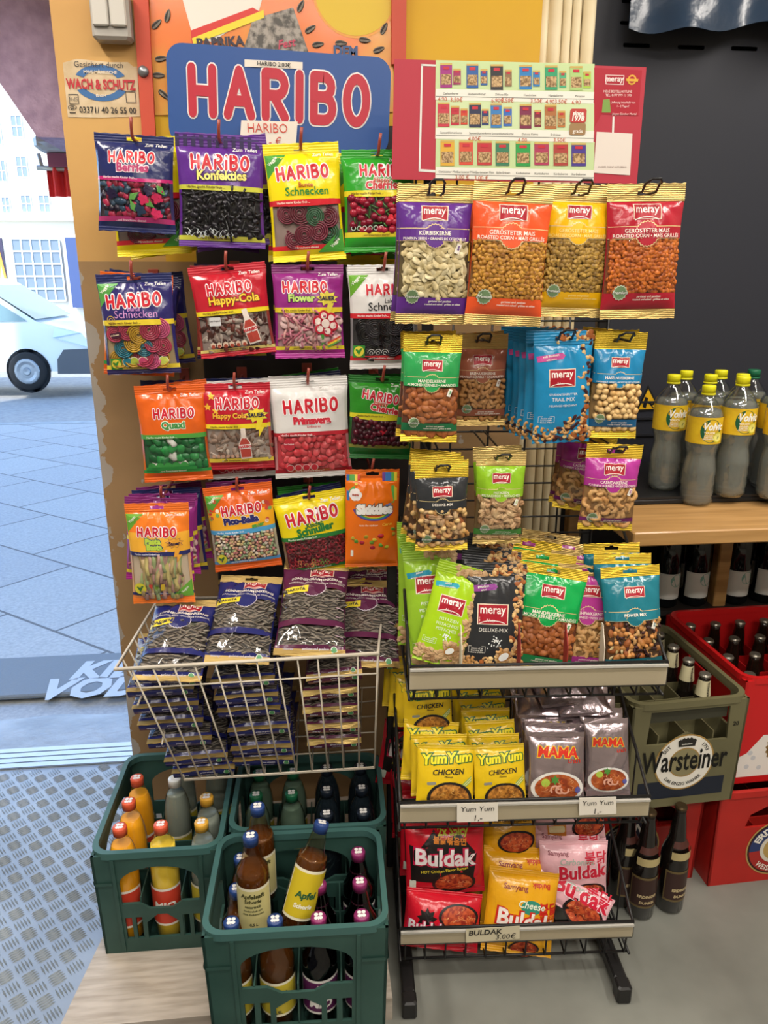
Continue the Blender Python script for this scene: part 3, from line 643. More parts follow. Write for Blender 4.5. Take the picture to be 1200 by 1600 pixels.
for (x0, y0, x1, y1_) in ((16, 180, 37, 215), (24, 244, 45, 277), (32, 305, 51, 332), (-14, 190, 4, 226), (-6, 250, 12, 284), (2, 308, 18, 335), (30, 118, 46, 150), (60, 305, 80, 332)):
    a, b = fp(x0, y0), fp(x1, y1_); mb = MB(); mb.box((a.x, -.02, b.z), (b.x, .02, a.z), WIN); w_ = mb.build('window', bl)
    mb = MB()
    for k in range(3): x = a.x + (b.x - a.x) * k / 2; mb.box((x - .012, -.034, b.z), (x + .012, -.021, a.z), FAC)
    for k in range(3): z = b.z + (a.z - b.z) * k / 2; mb.box((a.x, -.036, z - .012), (b.x, -.022, z + .012), FAC)
    mb.build('window_frame', w_)
a, b = fp(18, 373), fp(104, 470); mb = MB(); mb.box((a.x, -.05, b.z), (b.x, .02, a.z), mat('shop_glass', '#7f8c98', rough=.6)); w_ = mb.build('shop_front', bl)
mb = MB(); fr = mat('shop_front_frame', '#dfe4e6', rough=.5)
for k in range(6): x = a.x + (b.x - a.x) * k / 5; mb.box((x - .02, -.074, b.z), (x + .02, -.051, a.z), fr)
for k in range(6): z = b.z + (a.z - b.z) * k / 5; mb.box((a.x, -.077, z - .022), (b.x, -.052, z + .022), fr)
mb.build('frame', w_)
a, b = fp(-20, 372), fp(17, 475); mb = MB(); mb.box((a.x, -.04, b.z), (b.x, .02, a.z), mat('mural_dark', '#4a4358', rough=.8)); mu = mb.build('mural', bl)
mb = MB(); rg = random.Random(8)
for k in range(16):
    x = rg.uniform(a.x, b.x - .1); z = b.z + rg.uniform(0, .9); hh = rg.uniform(.4, 1.1)
    mb.add([(x - .14, -.045 - k * .0005, z), (x + .14, -.045 - k * .0005, z), (x + .03, -.045 - k * .0005, z + hh)], [(0, 1, 2)], ink(('#e0622a', '#f0a648', '#d8452c', '#f2d3a0')[k % 4]))
mb.build('flames', mu)
a, b = fp(106, 372), fp(150, 480); mb = MB(); mb.box((a.x, -.3, b.z), (b.x, .0, a.z), mat('hoarding_blue', '#4a5a86', rough=.6)); mb.build('hoarding', bl)
# delivery van parked across the pavement
VY = 13.6; vo = PZ(40, 609, -.47); vo = PY(40, 609, VY); 
van = thing('delivery_van', 'white delivery van parked by the kerb across the pavement', 'van', (vo.x, VY, vo.z), (0, 0, R(-4)))
VW = mat('van_white', '#cfd8de', rough=.25, coat=.5); VP = mat('van_plastic', '#4a4f57', rough=.5); VG = mat('van_glass', '#6f8f98', rough=.1); TY = mat('tyre', '#1d1e20', rough=.8)
prof = [(-3.4, .3), (1.02, .3), (1.16, .5), (1.14, .78), (1.02, .93), (.55, 1.06), (.3, 1.12), (-.55, 1.72), (-.75, 1.8), (-3.4, 1.82)]
def vprof(mb, pr, y0, y1, mt, bev=.05):
    n = len(pr); vs = [(x, y0 + bev, z) for x, z in pr] + [(x, y0, z) for x, z in [(px_ * .995, pz * .99) for px_, pz in pr]][:0] + [(x, y1 - bev, z) for x, z in pr]
    mb.add(vs, [tuple(range(n)), tuple(range(2 * n - 1, n - 1, -1))] + [((i + 1) % n, i, n + i, n + (i + 1) % n) for i in range(n)], mt)
mb = MB(); vprof(mb, prof, -.0, 1.7, VW); mb.build('body', van)
mb = MB(); vprof(mb, [(.56, .26), (1.2, .26), (1.24, .5), (1.16, .68), (.7, .66), (.58, .5)], -.02, 1.72, VP); mb.build('bumper', van)
mb = MB(); mb.add([(.28, -.0, 1.13), (-.52, .03, 1.66), (-.52, 1.6, 1.66), (.28, 1.66, 1.13)], [(0, 1, 2, 3)], VG, M=Mx.Translation((.03, .02, .03))); mb.build('windscreen', van)
mb = MB(); mb.add([(.16, .035, 1.12), (-.5, .035, 1.58), (-1.3, .035, 1.6), (-1.3, .035, 1.12)], [(0, 1, 2, 3)], VG); mb.build('side_window', van)
mb = MB(); mb.add([(1.12, .02, .7), (.55, .02, .86), (.6, .02, 1.02), (1.0, .02, .94), (1.14, .3, .78), (1.12, .35, .72)], [(0, 1, 2, 3, 4, 5)], mat('headlight', '#cfe0e8', rough=.1)); mb.build('headlight', van)
mb = MB(); mb.box((1.1, .55, .74), (1.18, 1.15, .82), mat('chrome', '#cfd2d6', rough=.15, metal=1)); mb.build('grille', van)
for xw in (.08, -2.6):
    Mw = Mx.Translation((xw, .0, .31)) @ Mx.Rotation(pi / 2, 4, 'X')
    mb = MB(); mb.lathe([(.2, .03), (.29, .03), (.315, .0), (.315, -.16), (.2, -.18)], TY, 28, Mw); wh = mb.build('wheel', van)
    mb = MB(); mb.lathe([(.0, .05), (.055, .055), (.07, .036), (.12, .034), (.17, .048), (.2, .046), (.215, .031)], mat('hub_grey', '#8e949a', rough=.4, metal=.5), 14, Mw, False); mb.build('hub', wh)
    mb = MB(); mb.lathe([(.37, -.035), (.0, -.035)], VP, 24, Mw); mb.build('wheel_arch', van)
# door mat outside
MT = mat('doormat_grey', '#7b838a', rough=.95, bump=(160, .5, .006)); a, b = PZ(-12, 1094, ZO + .012), PZ(10, 1028, ZO + .012)
ml = thing('doormat', 'grey doormat with white lettering on the pavement outside', 'doormat', (-.9, (a.y + b.y) / 2, ZO), (R(-2.2), 0, 0)); dy = (b.y - a.y) / 2
mb = MB(); mb.box((-.62, -dy, .0), (.9, dy, .02), MT, bev=.006); mb.build('mat', ml)
mb = MB(); MTW = mat('mat_white', '#bcc2c8', rough=.9)
for body, px_, py_, sc in (('KIEZ', 108, 1062, .115), ('VODKA', 58, 1096, .12)):
    p = PZ(px_, py_, ZO + .02) - ml.location; vs, fs, wd = text(body, .07, .2); x0 = min(v[0] for v in vs)
    mb.add([((x - x0) * sc * 1.05 + p.x, p.y + y * sc * 1.3, .0215) for x, y in vs], fs, MTW)
mb.build('lettering', ml)

# ------------------------------------------------------------------ signs and things on the wall
def sheet(mb, pts, Y, mt, th=.002):
    p = [PY(x, y, Y) for x, y in pts]; slab(mb, [[(q.x, q.z) for q in p]], th, lambda x, y, d: V((x, Y + d, y)), mt)
def wtext(mb, body, u, v, hpx, Y, col, bold=.02, shear=0, maxpx=None, rot=0, out=None, ol=.1, e=.001, o=None, sx=1.):
    """text centred at a pixel on an upright plane, cap height in pixels"""
    c = PY(u, v, Y); s = (PY(u, v - hpx / 2, Y) - PY(u, v + hpx / 2, Y)).length; vs, fs, wd = text(body, bold, shear)
    if maxpx:
        W = (PY(u + maxpx / 2, v, Y) - PY(u - maxpx / 2, v, Y)).length
        if wd * s * sx > W: sx = W / wd / s
    o = o or V((0, 0, 0)); cr, sr = cos(rot), sin(rot)
    for (sh, cc, ee) in (((text(body, bold + ol, shear), out, e), ) if out else ()) + (((vs, fs), col, e + .0006),):
        mb.add([(c.x + (x * s * sx * cr - (y - .5) * s * sr) - o.x, Y - ee - o.y, c.z + (x * s * sx * sr + (y - .5) * s * cr) - o.z) for x, y in sh[0]], sh[1], ink(cc))
PAPER = mat('paper', '#e6ddd0', rough=.7)
# switch box
o = PY(172, 25, WY); sw = thing('switch_box', 'grey double rocker light switch above the cream sticker', 'switch', (o.x, WY, o.z))
mb = MB(); a, b = PY(136, -22, WY - .045) - o, PY(205, 62, WY - .045) - o; mb.box((a.x, -.045, b.z), (b.x, -.0005, a.z), mat('switch_case', '#a9a49c', rough=.4), bev=.006); mb.build('case', sw)
for k in (0, 1):
    mb = MB(); xm = a.x + (b.x - a.x) * (.06 + .46 * k); mb.box((xm, -.054, b.z + .022), (xm + (b.x - a.x) * .42, -.044, a.z - .008), mat('switch_rocker', '#c4bfb6', rough=.35), bev=.003); mb.build('rocker', sw)
# security sticker
st = thing('security_sticker', 'worn cream security firm sticker in red and blue print on the ochre wall', 'sticker', (0, 0, 0)); Y = WY - .0012
mb = MB(); rg = random.Random(5); e = [(98, 98), (120, 92), (170, 97), (200, 97), (208, 104), (214, 104), (219, 182), (160, 184), (106, 183)]
sheet(mb, e, Y, mat('aged_sticker', '#d2bd9c', rough=.6, var=('#bfa680', 30, .4, .7)), .001); mb.build('paper', st)
mb = MB(); wtext(mb, 'Gesichert durch', 154, 101, 9, Y, '#4a4442', .0, maxpx=76); wtext(mb, 'WACH & SCHUTZ', 158, 132, 15, Y, '#b8303a', .05, maxpx=108, e=.0016)
c = PY(158, 130, Y); k = (PY(200, 130, Y) - c).length
for r0, r1, a0, a1 in ((.68, 1, R(25), R(155)), (.68, 1, R(205), R(335))):
    vs, fs = ring(k * r0, k * r1, 20, a0, a1, .62); mb.add([(c.x + x, Y - .0008, c.z + y) for x, y in vs], fs, ink('#3f6a9e'))
wtext(mb, 'MWS MÄRKISCHE', 157, 113, 5, Y, '#e8dcc8', .02, maxpx=52, e=.0014); wtext(mb, 'GmbH', 158, 149.5, 4.5, Y, '#e8dcc8', .02, e=.0014)
wtext(mb, 'VdS', 115, 155, 6.5, Y, '#5a5450', .0); wtext(mb, '☎ 03371/ 40 26 55 00', 160, 172, 9.5, Y, '#3a3532', .02, maxpx=106)
for (x0, y0, x1, y1_) in ((107, 147, 123, 162), (196, 143, 212, 160)):
    a, b = PY(x0, y0, Y), PY(x1, y1_, Y)
    for q in ((a.x, a.z, b.x, a.z - .001), (a.x, b.z, b.x, b.z - .001), (a.x, a.z, a.x + .001, b.z), (b.x, a.z, b.x + .001, b.z)): mb.box((min(q[0], q[2]), Y - .0015, min(q[1], q[3])), (max(q[0], q[2]), Y - .0005, max(q[1], q[3])), ink('#5a5450'))
mb.build('print', st)
# framed poster of seeds behind the sweets sign
po = thing('seed_poster', 'orange sunflower seed poster between two red rails behind the blue sign', 'poster', (0, 0, 0)); Y = WY - .004
mb = MB(); sheet(mb, [(232, -60), (614, -40), (614, 175), (240, 180)], Y, mat('poster_orange', '#e0742c', rough=.45, var=('#d9a03a', 4, .45, .62), coat=.3), .003); mb.build('sheet', po)
mb = MB(); c = PY(555, -12, Y); vs = disc(.088, 40); mb.add([(c.x + x, Y - .001, c.z + y * .95) for x, y in vs], [tuple(range(40))], ink('#d8b52c')); mb.add([(c.x + x * 1.0, Y - .0006, c.z + y * .95) for x, y in disc(.093, 40)], [tuple(range(40))], ink('#e8a04a'))
for i, (x, y, a) in enumerate(((245, 38, 40), (252, 92, 10), (256, 148, -40), (262, 25, 70), (485, 46, 30), (497, 70, 10), (533, 68, 0), (570, 63, -5), (592, 78, 20), (600, 45, 60), (248, 118, 0), (470, 10, 60))):
    c = PY(x, y, Y); put(mb, 'striped', [NS1, NS2], random.Random(i), c - V((0, .002, 0)), .027, R(a), .25)
mb.build('seed_print', po)
mb = MB()
def sh2(pts, mt, e): vs = [PY(x, y, Y) - V((0, e, 0)) for x, y in pts]; mb.add(vs[::-1], [tuple(range(len(vs)))], mt)
sh2([(280, -20), (420, -40), (404, 20), (330, 66), (300, 52)], ink('#e3ddd2'), .001); sh2([(298, 48), (395, 12), (412, 22), (300, 68)], ink('#cf3a34'), .0014); sh2([(300, 60), (412, 16), (413, 28), (302, 70)], ink('#e3cf3a'), .0018)
sh2([(395, 30), (458, 12), (482, 82), (380, 80)], mat('poster_bag_grey', '#9f968c', rough=.4, var=('#4d4842', 70, .4, .6)), .0016); wtext(mb, 'PAPRIKA', 345, 66, 15, Y, '#3b3440', .06, maxpx=80, rot=.08, e=.002)
wtext(mb, 'Fest', 448, 68, 13, Y, '#c0405a', .03, .3, rot=.2, e=.003); wtext(mb, 'DEM', 540, 80, 15, Y, '#32507e', .07, e=.002)
mb.build('bag_print', po)
RED = mat('red_rail', '#c0472f', rough=.5)
for k, pts in enumerate((((204, -60), (228, -60), (243, 215), (222, 215)), ((612, -60), (636, -60), (634, 100), (612, 100)))):
    mb = MB(); sheet(mb, pts, WY - .016, RED, .012); mb.build('rail', po)
mb = MB(); c = PY(224, 112, WY - .016); mb.lathe([(.012, 0), (.011, .005), (.006, .008), (0, .009)], mat('bolt', '#8a8c90', rough=.4, metal=.7), 12, Mx.Translation(c) @ Mx.Rotation(pi / 2, 4, 'X')); mb.build('bolt', po)
# dark back board of the sweets display
DB = mat('display_dark', '#2c2624', rough=.6)
db = thing('display_board', 'dark back board carrying the hooks of sweets below the blue sign', 'display board', (0, 0, 0))
mb = MB(); a, b = PY(292, 190, WY - .02), PY(640, 930, WY - .02); mb.box((a.x, WY - .02, b.z), (b.x, WY - .0005, a.z), DB, bev=.003)
mb.build('panel', db)
# blue sign
Y = WY - .035; o = PY(438, 150, Y)
sg = thing('shop_sign', 'blue rounded sign with large red and white lettering above the sweets', 'sign', (o.x, Y, o.z), (0, R(2.2), 0))
k = (PY(612, 150, Y) - PY(265, 150, Y)).length; hh = (PY(440, 78, Y) - PY(440, 235, Y)).length
mb = MB(); slab(mb, [rrect(k, hh, .035, 8)], .012, lambda x, y, d: V((x, d, y - .01)), mat('sign_blue', '#1f4c90', rough=.4)); mb.build('board', sg)
mb = MB()
for sh, e, c in ((bubble('HARIBO', .165, .32), .001, '#e9e4e2'), (bubble('HARIBO', .125, .32), .0024, '#b8283a')):
    s_w = k * .83 / (bubble('HARIBO', .165, .32)[2] + .33)
    mb.add([(x * s_w, -e - q * 5e-6, y * s_w * 1.22) for x, y, q in sh[0]], sh[1], ink(c))
mb.build('lettering', sg)
Y = WY - .037
pt = thing('price_strip', 'narrow white typed price strip on the blue sign', 'price label', (0, 0, 0))
mb = MB(); sheet(mb, [(382, 93), (473, 97), (473, 108), (382, 104)], Y, PAPER, .0008); mb.build('paper', pt); mb = MB(); wtext(mb, 'HARIBO 2.00€', 428, 100.5, 6.5, Y, '#33302e', .02, rot=-.03, maxpx=82); mb.build('lettering', pt)
pt = thing('price_card', 'white handwritten price card in red pen at the foot of the blue sign', 'price card', (0, 0, 0)); Y = WY - .05
mb = MB(); sheet(mb, [(377, 188), (465, 190), (462, 232), (374, 230)], Y, PAPER, .001); mb.build('paper', pt)
mb = MB(); wtext(mb, 'HARIBO', 418, 200, 15, Y, '#cc4a3c', -.01, sx=.9); wtext(mb, '2,- €', 424, 221, 13, Y, '#cc4a3c', -.01); mb.build('handwriting', pt)
# ------------------------------------------------------------------ hanging sweets on the entrance wall
HOOKM = mat('red_hook', '#9a4436', rough=.35, spec=.6)
BAGY = 1.70
hook_n = 0
def sweet_hook(o, slot_y, tilt, label):
    hp = V((o.x - sin(tilt) * slot_y, 0, o.z - cos(tilt) * slot_y))
    h = thing('display_hook', label, 'hook', (hp.x, WY - .02, hp.z), group='red hooks of the sweets display')
    mb = MB(); d = BAGY - (WY - .02); mb.tube([(0, .018 if hp.x < -.24 else 0, 0), (0, d * .5, 0), (0, d - .012, -.001), (0, d - .02, .006), (.001, d - .026, .02), (.003, d - .03, .034)], .0031, HOOKM, 8); mb.build('rod', h)
    mb = MB(); mb.box((-.012, -.002 if hp.x > -.24 else .016, -.02), (.012, .0005 if hp.x > -.24 else .0195, .02), HOOKM, bev=.001); mb.build('back_plate', h)
    return hp
def VEG(b, x, y, k=.09):
    b.S(poly([(-k, -k), (k, -k), (k, k), (-k, k)]), x, y, '#3b8f3a', e=.0010); b.S(poly(disc(k * .85)), x, y, '#e8d84a', e=.0014); b.S(poly([(0, -k * .6), (k * .6, k * .5), (k * .3, k * .55), (0, -.01), (-k * .45, k * .4), (-k * .6, k * .25)]), x, y, '#3b8f3a', e=.0018)
def corner(b, col='#4a9a3c', txt='Veggie', br=False):
    b.S(poly([(-.49, .02), (-.49, -.28), (-.21, .02)]) if not br else poly([(.49, -.02), (.49, .28), (.12, -.02)]), 0, b.y0 / b.h + .02 if not br else b.y1 / b.h - .03, col, e=.0005)
    b.T(txt, -.385 if not br else .38, b.y0 / b.h + .065 if not br else b.y1 / b.h - .085, .042, '#f2f4e6', rot=.75, e=.001)
def burst(b, x, y, k, col, txt, tc='#2a2140'):
    b.S(poly(star(9, k, k * .66, .62)), x, y, '#5a2a5a', k=1.08, e=.0008); b.S(poly(star(9, k, k * .66, .62)), x, y, col, e=.0012); b.T(txt, x, y + .02, k * .42, tc, bold=.06, maxw=k * 1.35, e=.0018)
    b.S(poly([(-.04, 0), (.05, 0), (.0, -.12), (.06, -.12), (-.03, -.26), (-.02, -.15), (-.07, -.15)]), x + .05, y + .05, col, e=.0010)
SWEETS = 'hanging bags of sweets on the entrance wall'
def hbag(label, cs, cols, bands, cont, hb, seed, extra, top=.09, bot=.055, t=.02, name='sweet_bag', win='sweets', slogan=True, side=.93, dY=0, hook=True, **kw):
    o, tilt, w, h = fit(*cs, BAGY + dY); tp, bt = cols
    b = Pouch(name, label, 'bag of sweets', w, h, t, (top, tp), (bot, bt), bands, SWEETS, seed, back=bt, cont=cont, side=side, loc=o, rot=(R(-1), tilt, R(random.Random(seed).uniform(-3, 3))), win_part=win, fold=1.2, **kw)
    if hb: b.HB(0 + hb[0], hb[1], hb[2], hb[3] if len(hb) > 3 else 0)
    b.T('Zum Teilen', .28, top + .03, .042, '#e9e6e2', maxw=.3)
    extra(b)
    if slogan:
        i = [k for k, q in enumerate(bands) if q[1] == 'win'][0]; b.T('Haribo macht Kinder froh ...', -.17, bands[i - 1][0] - .012, .028, slogan if isinstance(slogan, str) else '#5a3a20', maxw=.5)
        b.T('...und Erwachsene ebenso!', -.06, bands[i + 1][0] - .012, .026, slogan if isinstance(slogan, str) else '#5a3a20', maxw=.5)
    b.done(); b.tilt = tilt; b.o = o
    if hook: sweet_hook(o, b.y0 * .52, tilt, hook if isinstance(hook, str) else 'red hook holding the ' + re.split(r' (?:at the|in the|hanging|second|third|tilted|with yellow)', label)[0])
    return b
NAVY, PUR, YL, GRN, MAG, WHT, ORA, REDB = '#232a5c', '#5c2d86', '#efd817', '#2f9a2c', '#8e2a7c', '#dcd9d6', '#dd611e', '#b81f2f'
# row 1
def f(b):
    b.T('Berries', .0, .385, .10, '#b03a6a', out='#eedbe2', bold=.06, rot=.03)
    for x, y, c in ((.12, .66, '#c22a55'), (.3, .64, '#c22a55'), (.28, .80, '#d03060'), (-.3, .62, '#241a38'), (.2, .57, '#241a38'), (.07, .77, '#2b3a52')):
        for i in range(9): a = i * 2.4; b.S(poly(disc(.026, 8)), x + .05 * sqrt(i / 9) * 1.3 * cos(a), y + .05 * sqrt(i / 9) * sin(a), c, e=.0008 + .0001 * i)
    for x, y, r_ in ((.0, .63, .6), (.2, .70, -.6), (-.02, .73, 2.), (.36, .56, -.8)): b.S(poly([(-.08, 0), (-.02, .045), (.08, 0), (-.02, -.045)]), x, y, '#5f9a4c', r_)
BB = {}
BB['berries'] = hbag('navy bag of berry shaped sweets at the top left of the wall display', ((148, 208), (270, 212), (149, 371), (271, 356)), (NAVY, NAVY), [(.44, NAVY, .012), (.475, '#c02a72', .012), (.85, 'win', -.01, '#3a3560'), (.90, '#b0356f', -.008), (1, NAVY)], 'berries', (-.02, .24, .62, .02), 3, f, slogan='#f0d8e4', t=.024)
def f(b):
    b.T('Konfekties', .02, .405, .095, '#f0df7a', out='#2a1a40', bold=.05, rot=.02)
    for ya, yb in ((.02, .12), (.955, .995)):
        for i in range(11): b.band(-.5 + i * .09, -.5 + i * .09 + .045, ya, yb, '#2c1f4a', e=.0007) if ya > .5 or i < 12 else 0
        b.band(-.49, .49, ya + .02, ya + .035, '#3c2a62', e=.0009)
    rg = random.Random(4)
    for i in range(12): x = -.4 + i * .045; b.S(([(-.03, -.03), (.03, -.03), (.03, .03), (-.03, .03), (-.022, -.022), (.022, -.022), (.022, .022), (-.022, .022)], [(0, 1, 5, 4), (1, 2, 6, 5), (2, 3, 7, 6), (3, 0, 4, 7)]), x, .875 + rg.uniform(-.02, .02), '#cfd6da', rg.uniform(-1, 1))
BB['konfekties'] = hbag('purple chequered bag of liquorice pieces second along the top row of sweets', ((276, 208), (410, 210), (272, 386), (412, 388)), (PUR, PUR), [(.455, PUR, 0), (.495, '#c9c84a', .006), (.90, 'win', -.005, PUR), (.94, '#c9c84a', 0), (1, PUR)], 'liquorice', (.0, .255, .70, .0), 5, f, top=.12)
def f(b):
    corner(b); corner(b, br=True); b.T('Bunte', .02, .375, .06, '#b4571f', bold=.03); b.T('Schnecken', .03, .44, .10, '#2f8a3c', bold=.02)
BB['schnecken'] = hbag('yellow bag of coloured wheel shaped sweets third along the top row', ((410, 230), (528, 216), (416, 406), (530, 411)), (YL, YL), [(.475, YL, 0), (.52, '#cf2a35', .012), (.86, 'win', 0, YL), (.90, '#cf2a35', 0), (1, YL)], 'coils', (-.01, .25, .74, .03), 6, f, slogan='#f6e6d8')
def f(b):
    b.T('Happy', .04, .325, .06, '#b8432a', out='#e8e2d6', bold=.05); b.T('Cherries', .06, .385, .10, '#c4202f', out='#e8e2d6', bold=.05)
    for i in range(6): b.S(ring(.025, .032, 10), -.38 + i * .08, .76, '#dfe6dc'); 
    b.S(poly(disc(.04)), .16, .66, '#d02a3a'); b.S(poly(disc(.04)), .25, .65, '#d02a3a'); b.S(poly([(-.01, 0), (.01, 0), (.05, .14), (.03, .14)]), .17, .61, '#3f8f3a')
BB['cherries'] = hbag('bright green bag of cherry sweets at the right end of the top row', ((530, 237), (650, 229), (533, 392), (637, 397)), (GRN, GRN), [(.40, GRN, 0), (.45, '#e2d02e', .012), (.80, 'win', 0, GRN), (.85, '#e2cf3a', 0), (1, GRN)], 'cherries', (.06, .21, .68, -.02), 7, f)
# row 2
def f(b):
    corner(b, '#57a04a'); b.T('Bunte', -.02, .365, .055, '#c08ac8', bold=.02); b.T('Schnecken', .0, .43, .10, '#c890c8', bold=0); VEG(b, -.36, .89, .075)
    b.S(ring(.05, .06, 16), -.36, .45, '#c9a84a'); b.S(ring(.02, .03, 16), -.36, .45, '#c9a84a'); b.S(poly(rrect(.19, .07, .02)), -.33, .60, '#4a2438', .15); b.T('mit Brause', -.33, .605, .022, '#efe0b8', e=.0016, rot=.15)
    for x, c in ((-.2, '#2b7f96'), (-.1, '#b7c44a'), (.02, '#c84a72'), (.3, '#c9d25c')): b.S(poly(disc(.07)), x, .87, '#e4ddc8'); b.S(poly(disc(.06)), x, .87, c, e=.0009)
BB['brause'] = hbag('navy bag with green corner and coloured wheel sweets at the left of the second row', ((150, 430), (266, 424), (164, 590), (281, 578)), (NAVY, '#2a2350'), [(.45, '#2e2a68', 0), (.50, '#e3c93a', .004), (.90, 'win', 0, '#2e2a68'), (.95, '#e3c93a', 0), (1, '#2a2350')], 'bluecoils', (-.02, .26, .78, .04), 8, f)
def cola(b, x, y, k, rot=.2):
    b.S(poly([(-.09, -.2), (.09, -.2), (.1, .05), (.045, .16), (.04, .3), (-.04, .3), (-.045, .16), (-.1, .05)]), x, y, '#e6d8ce', rot, k * 1.08, e=.0009); b.S(poly([(-.085, -.19), (.085, -.19), (.095, .05), (.04, .15), (-.04, .15), (-.095, .05)]), x, y, '#b4473c', rot, k, e=.0013)
    b.S(poly([(-.1, -.04), (.1, -.04), (.1, .04), (-.1, .04)]), x, y, '#e9e2dc', rot, k, e=.0017); b.T('HARIBO', x, y + .012, .034 * k * 1.3, '#c4202f', bold=.06, rot=rot, e=.0022)
def f(b):
    b.T('Happy-Cola', .05, .415, .10, '#f0c93a', out='#7a2a20', bold=.04, rot=.02); cola(b, .22, .72, .85)
    b.S(poly(rrect(.16, .11, .01)), -.25, .60, '#d9d8d8', -.05); b.T('Das Original', -.25, .60, .03, '#5a4a50', maxw=.14, e=.0014)
    for i in range(6): b.S(poly(star(6, .04, .03)), -.32 + i * .085, .86, '#e4cdb8', k=1.1); b.S(poly(disc(.026, 8)), -.32 + i * .085, .875, '#b4503c', e=.0009)
BB['cola'] = hbag('red bag of cola bottle sweets hanging tilted second in the second row', ((293, 419), (413, 407), (314, 562), (431, 549)), (REDB, REDB), [(.485, REDB, 0), (.53, '#e9d22f', .004), (.905, 'win', 0, '#8a3a34'), (.94, '#e3cf7a', 0), (1, REDB)], 'cola', (.0, .255, .62, .02), 9, f, slot=True)
def f(b):
    b.T('Flower', -.1, .385, .095, '#b9d66a', out='#4a2a50', bold=.06); burst(b, .27, .355, .17, '#d9c84a', 'SAUER')
    for i in range(6): a = i * pi / 3 + .3; b.S(poly(disc(.075)), .24 + .115 * cos(a), .62 + .085 * sin(a), '#b62336', e=.0009 + .0001 * i); b.S(poly(disc(.045)), .24 + .115 * cos(a), .62 + .085 * sin(a), '#e8d6cc', e=.0018)
    b.S(poly(disc(.06)), .24, .62, '#e8d6cc', e=.0022); b.S(poly([(-.02, -.2), (.02, -.2), (.02, 0), (-.02, 0)]), .19, .74, '#4f9a42')
    for k, c in enumerate(('#d04a3a', '#e8c93a', '#62a04a')): b.S(poly([(-.11, -.025), (.11, .005), (.11, .03), (-.11, 0)]), .36, .80 + k * .02, c, .3, e=.001 + k * .0002)
BB['flower'] = hbag('purple bag of sour flower sweets third in the second row', ((424, 414), (536, 412), (428, 558), (537, 561)), ('#7c2a6c', '#a8288a'), [(.45, MAG, 0), (.50, '#e0c935', .004), (.865, 'win', 0, MAG), (.905, '#e0c935', 0), (1, '#a8288a')], 'flowers', (-.05, .235, .66, .0), 10, f)
def f(b):
    corner(b, '#6aa832'); b.T('Lakritz', .12, .36, .06, '#2a282c', bold=.01); b.T('Schnecken', .09, .43, .11, '#1f1d20', bold=.01); VEG(b, -.38, .82, .085)
    for i in range(3): b.S(ring(.05, .056, 16, 0, pi), -.2 + i * .1, .84, '#dcdad8'); b.S(ring(.02, .026, 12), -.2 + i * .1, .84, '#dcdad8')
BB['lakritz'] = hbag('white bag of black liquorice wheels hanging fourth in the second row', ((545, 416), (652, 410), (538, 574), (650, 578)), (WHT, WHT), [(.455, WHT, 0), (.50, '#c92a33', .006), (.865, 'win', 0, '#8a8688'), (.91, '#c92a33', 0), (1, WHT)], 'blackcoils', (.05, .235, .64, .0), 11, f, slogan='#f4e6e2')
# row 3
def f(b):
    b.T('Quaxi', .02, .43, .10, '#3f8a45', out='#e8f0dc', bold=.06)
    for i in range(5): b.S(poly(disc(.065)), -.36 + i * .12, .83, '#3f9448'); 
    b.band(-.46, .3, .835, .87, '#2f8a42', e=.0012)
BB['quaxi'] = hbag('orange bag of green and white frog sweets at the left of the third row', ((211, 604), (317, 598), (222, 752), (333, 750)), (ORA, ORA), [(.49, ORA, 0), (.54, '#4f9a42', -.006), (.865, 'win', 0, '#c8642a'), (.90, '#2f8a42', 0), (1, ORA)], 'frogs', (.04, .28, .62, .0), 12, f, slogan='#e6f0dc')
def f(b):
    b.T('Happy Cola', -.1, .385, .09, '#e9b23a', out='#8a2a20', bold=.04, maxw=.5); burst(b, .3, .36, .18, '#e9d23a', 'SAUER'); cola(b, .1, .72, .85, .05)
    for x, y in ((-.35, .14), (-.42, .26), (-.3, .3)): b.S(poly(star(5, .06, .028)), x, y, '#e8b83a')
    for i in range(6): b.S(poly(disc(.028, 8)), -.38 + i * .07, .83, '#c9a08a'); 
BB['colasour'] = hbag('red bag of sour cola sweets with yellow burst second in the third row', ((313, 599), (420, 597), (324, 736), (433, 729)), (REDB, '#a8202c'), [(.455, REDB, 0), (.505, '#e9d22f', .004), (.86, 'win', 0, '#a85a50'), (.905, '#e0c84a', 0), (1, '#a8202c')], 'colasour', (.02, .225, .66, .0), 13, f)
def f(b):
    b.T('Primavera', .03, .435, .085, '#c4283a', bold=.1, out='#f3eeec', ol=.06); b.T('Erdbeeren', .05, .475, .03, '#c4283a')
    b.S(poly(disc(.075)), -.3, .64, '#b8303e', e=.001); b.T('Das Original', -.3, .64, .03, '#f2d9d8', e=.0016, maxw=.13)
    for i in range(4): b.S(poly(disc(.05)), -.3 + i * .105, .885, '#efc8c6'); b.S(poly(disc(.042)), -.3 + i * .105, .885, '#c92f3e', e=.001)
BB['primavera'] = hbag('white bag of red foam strawberries in the middle of the third row', ((419, 594), (541, 586), (428, 748), (550, 742)), (WHT, WHT), [(.525, WHT, -.01), (.565, '#bb2a36', -.012), (.905, 'win', 0, '#c9888c'), (.945, '#a8202c', 0), (1, WHT)], 'strawberries', (.02, .265, .74, .02), 14, f, slogan='#f2dada', t=.024)
def f(b):
    b.T('Happy', -.02, .335, .06, '#b8432a', out='#e8e2d6', bold=.05, rot=-.15); b.T('Cherries', .06, .42, .10, '#c4202f', out='#e8e2d6', bold=.05, rot=-.15)
    for x in (.02, .1): b.S(poly(disc(.04)), x, .66, '#c8283a')
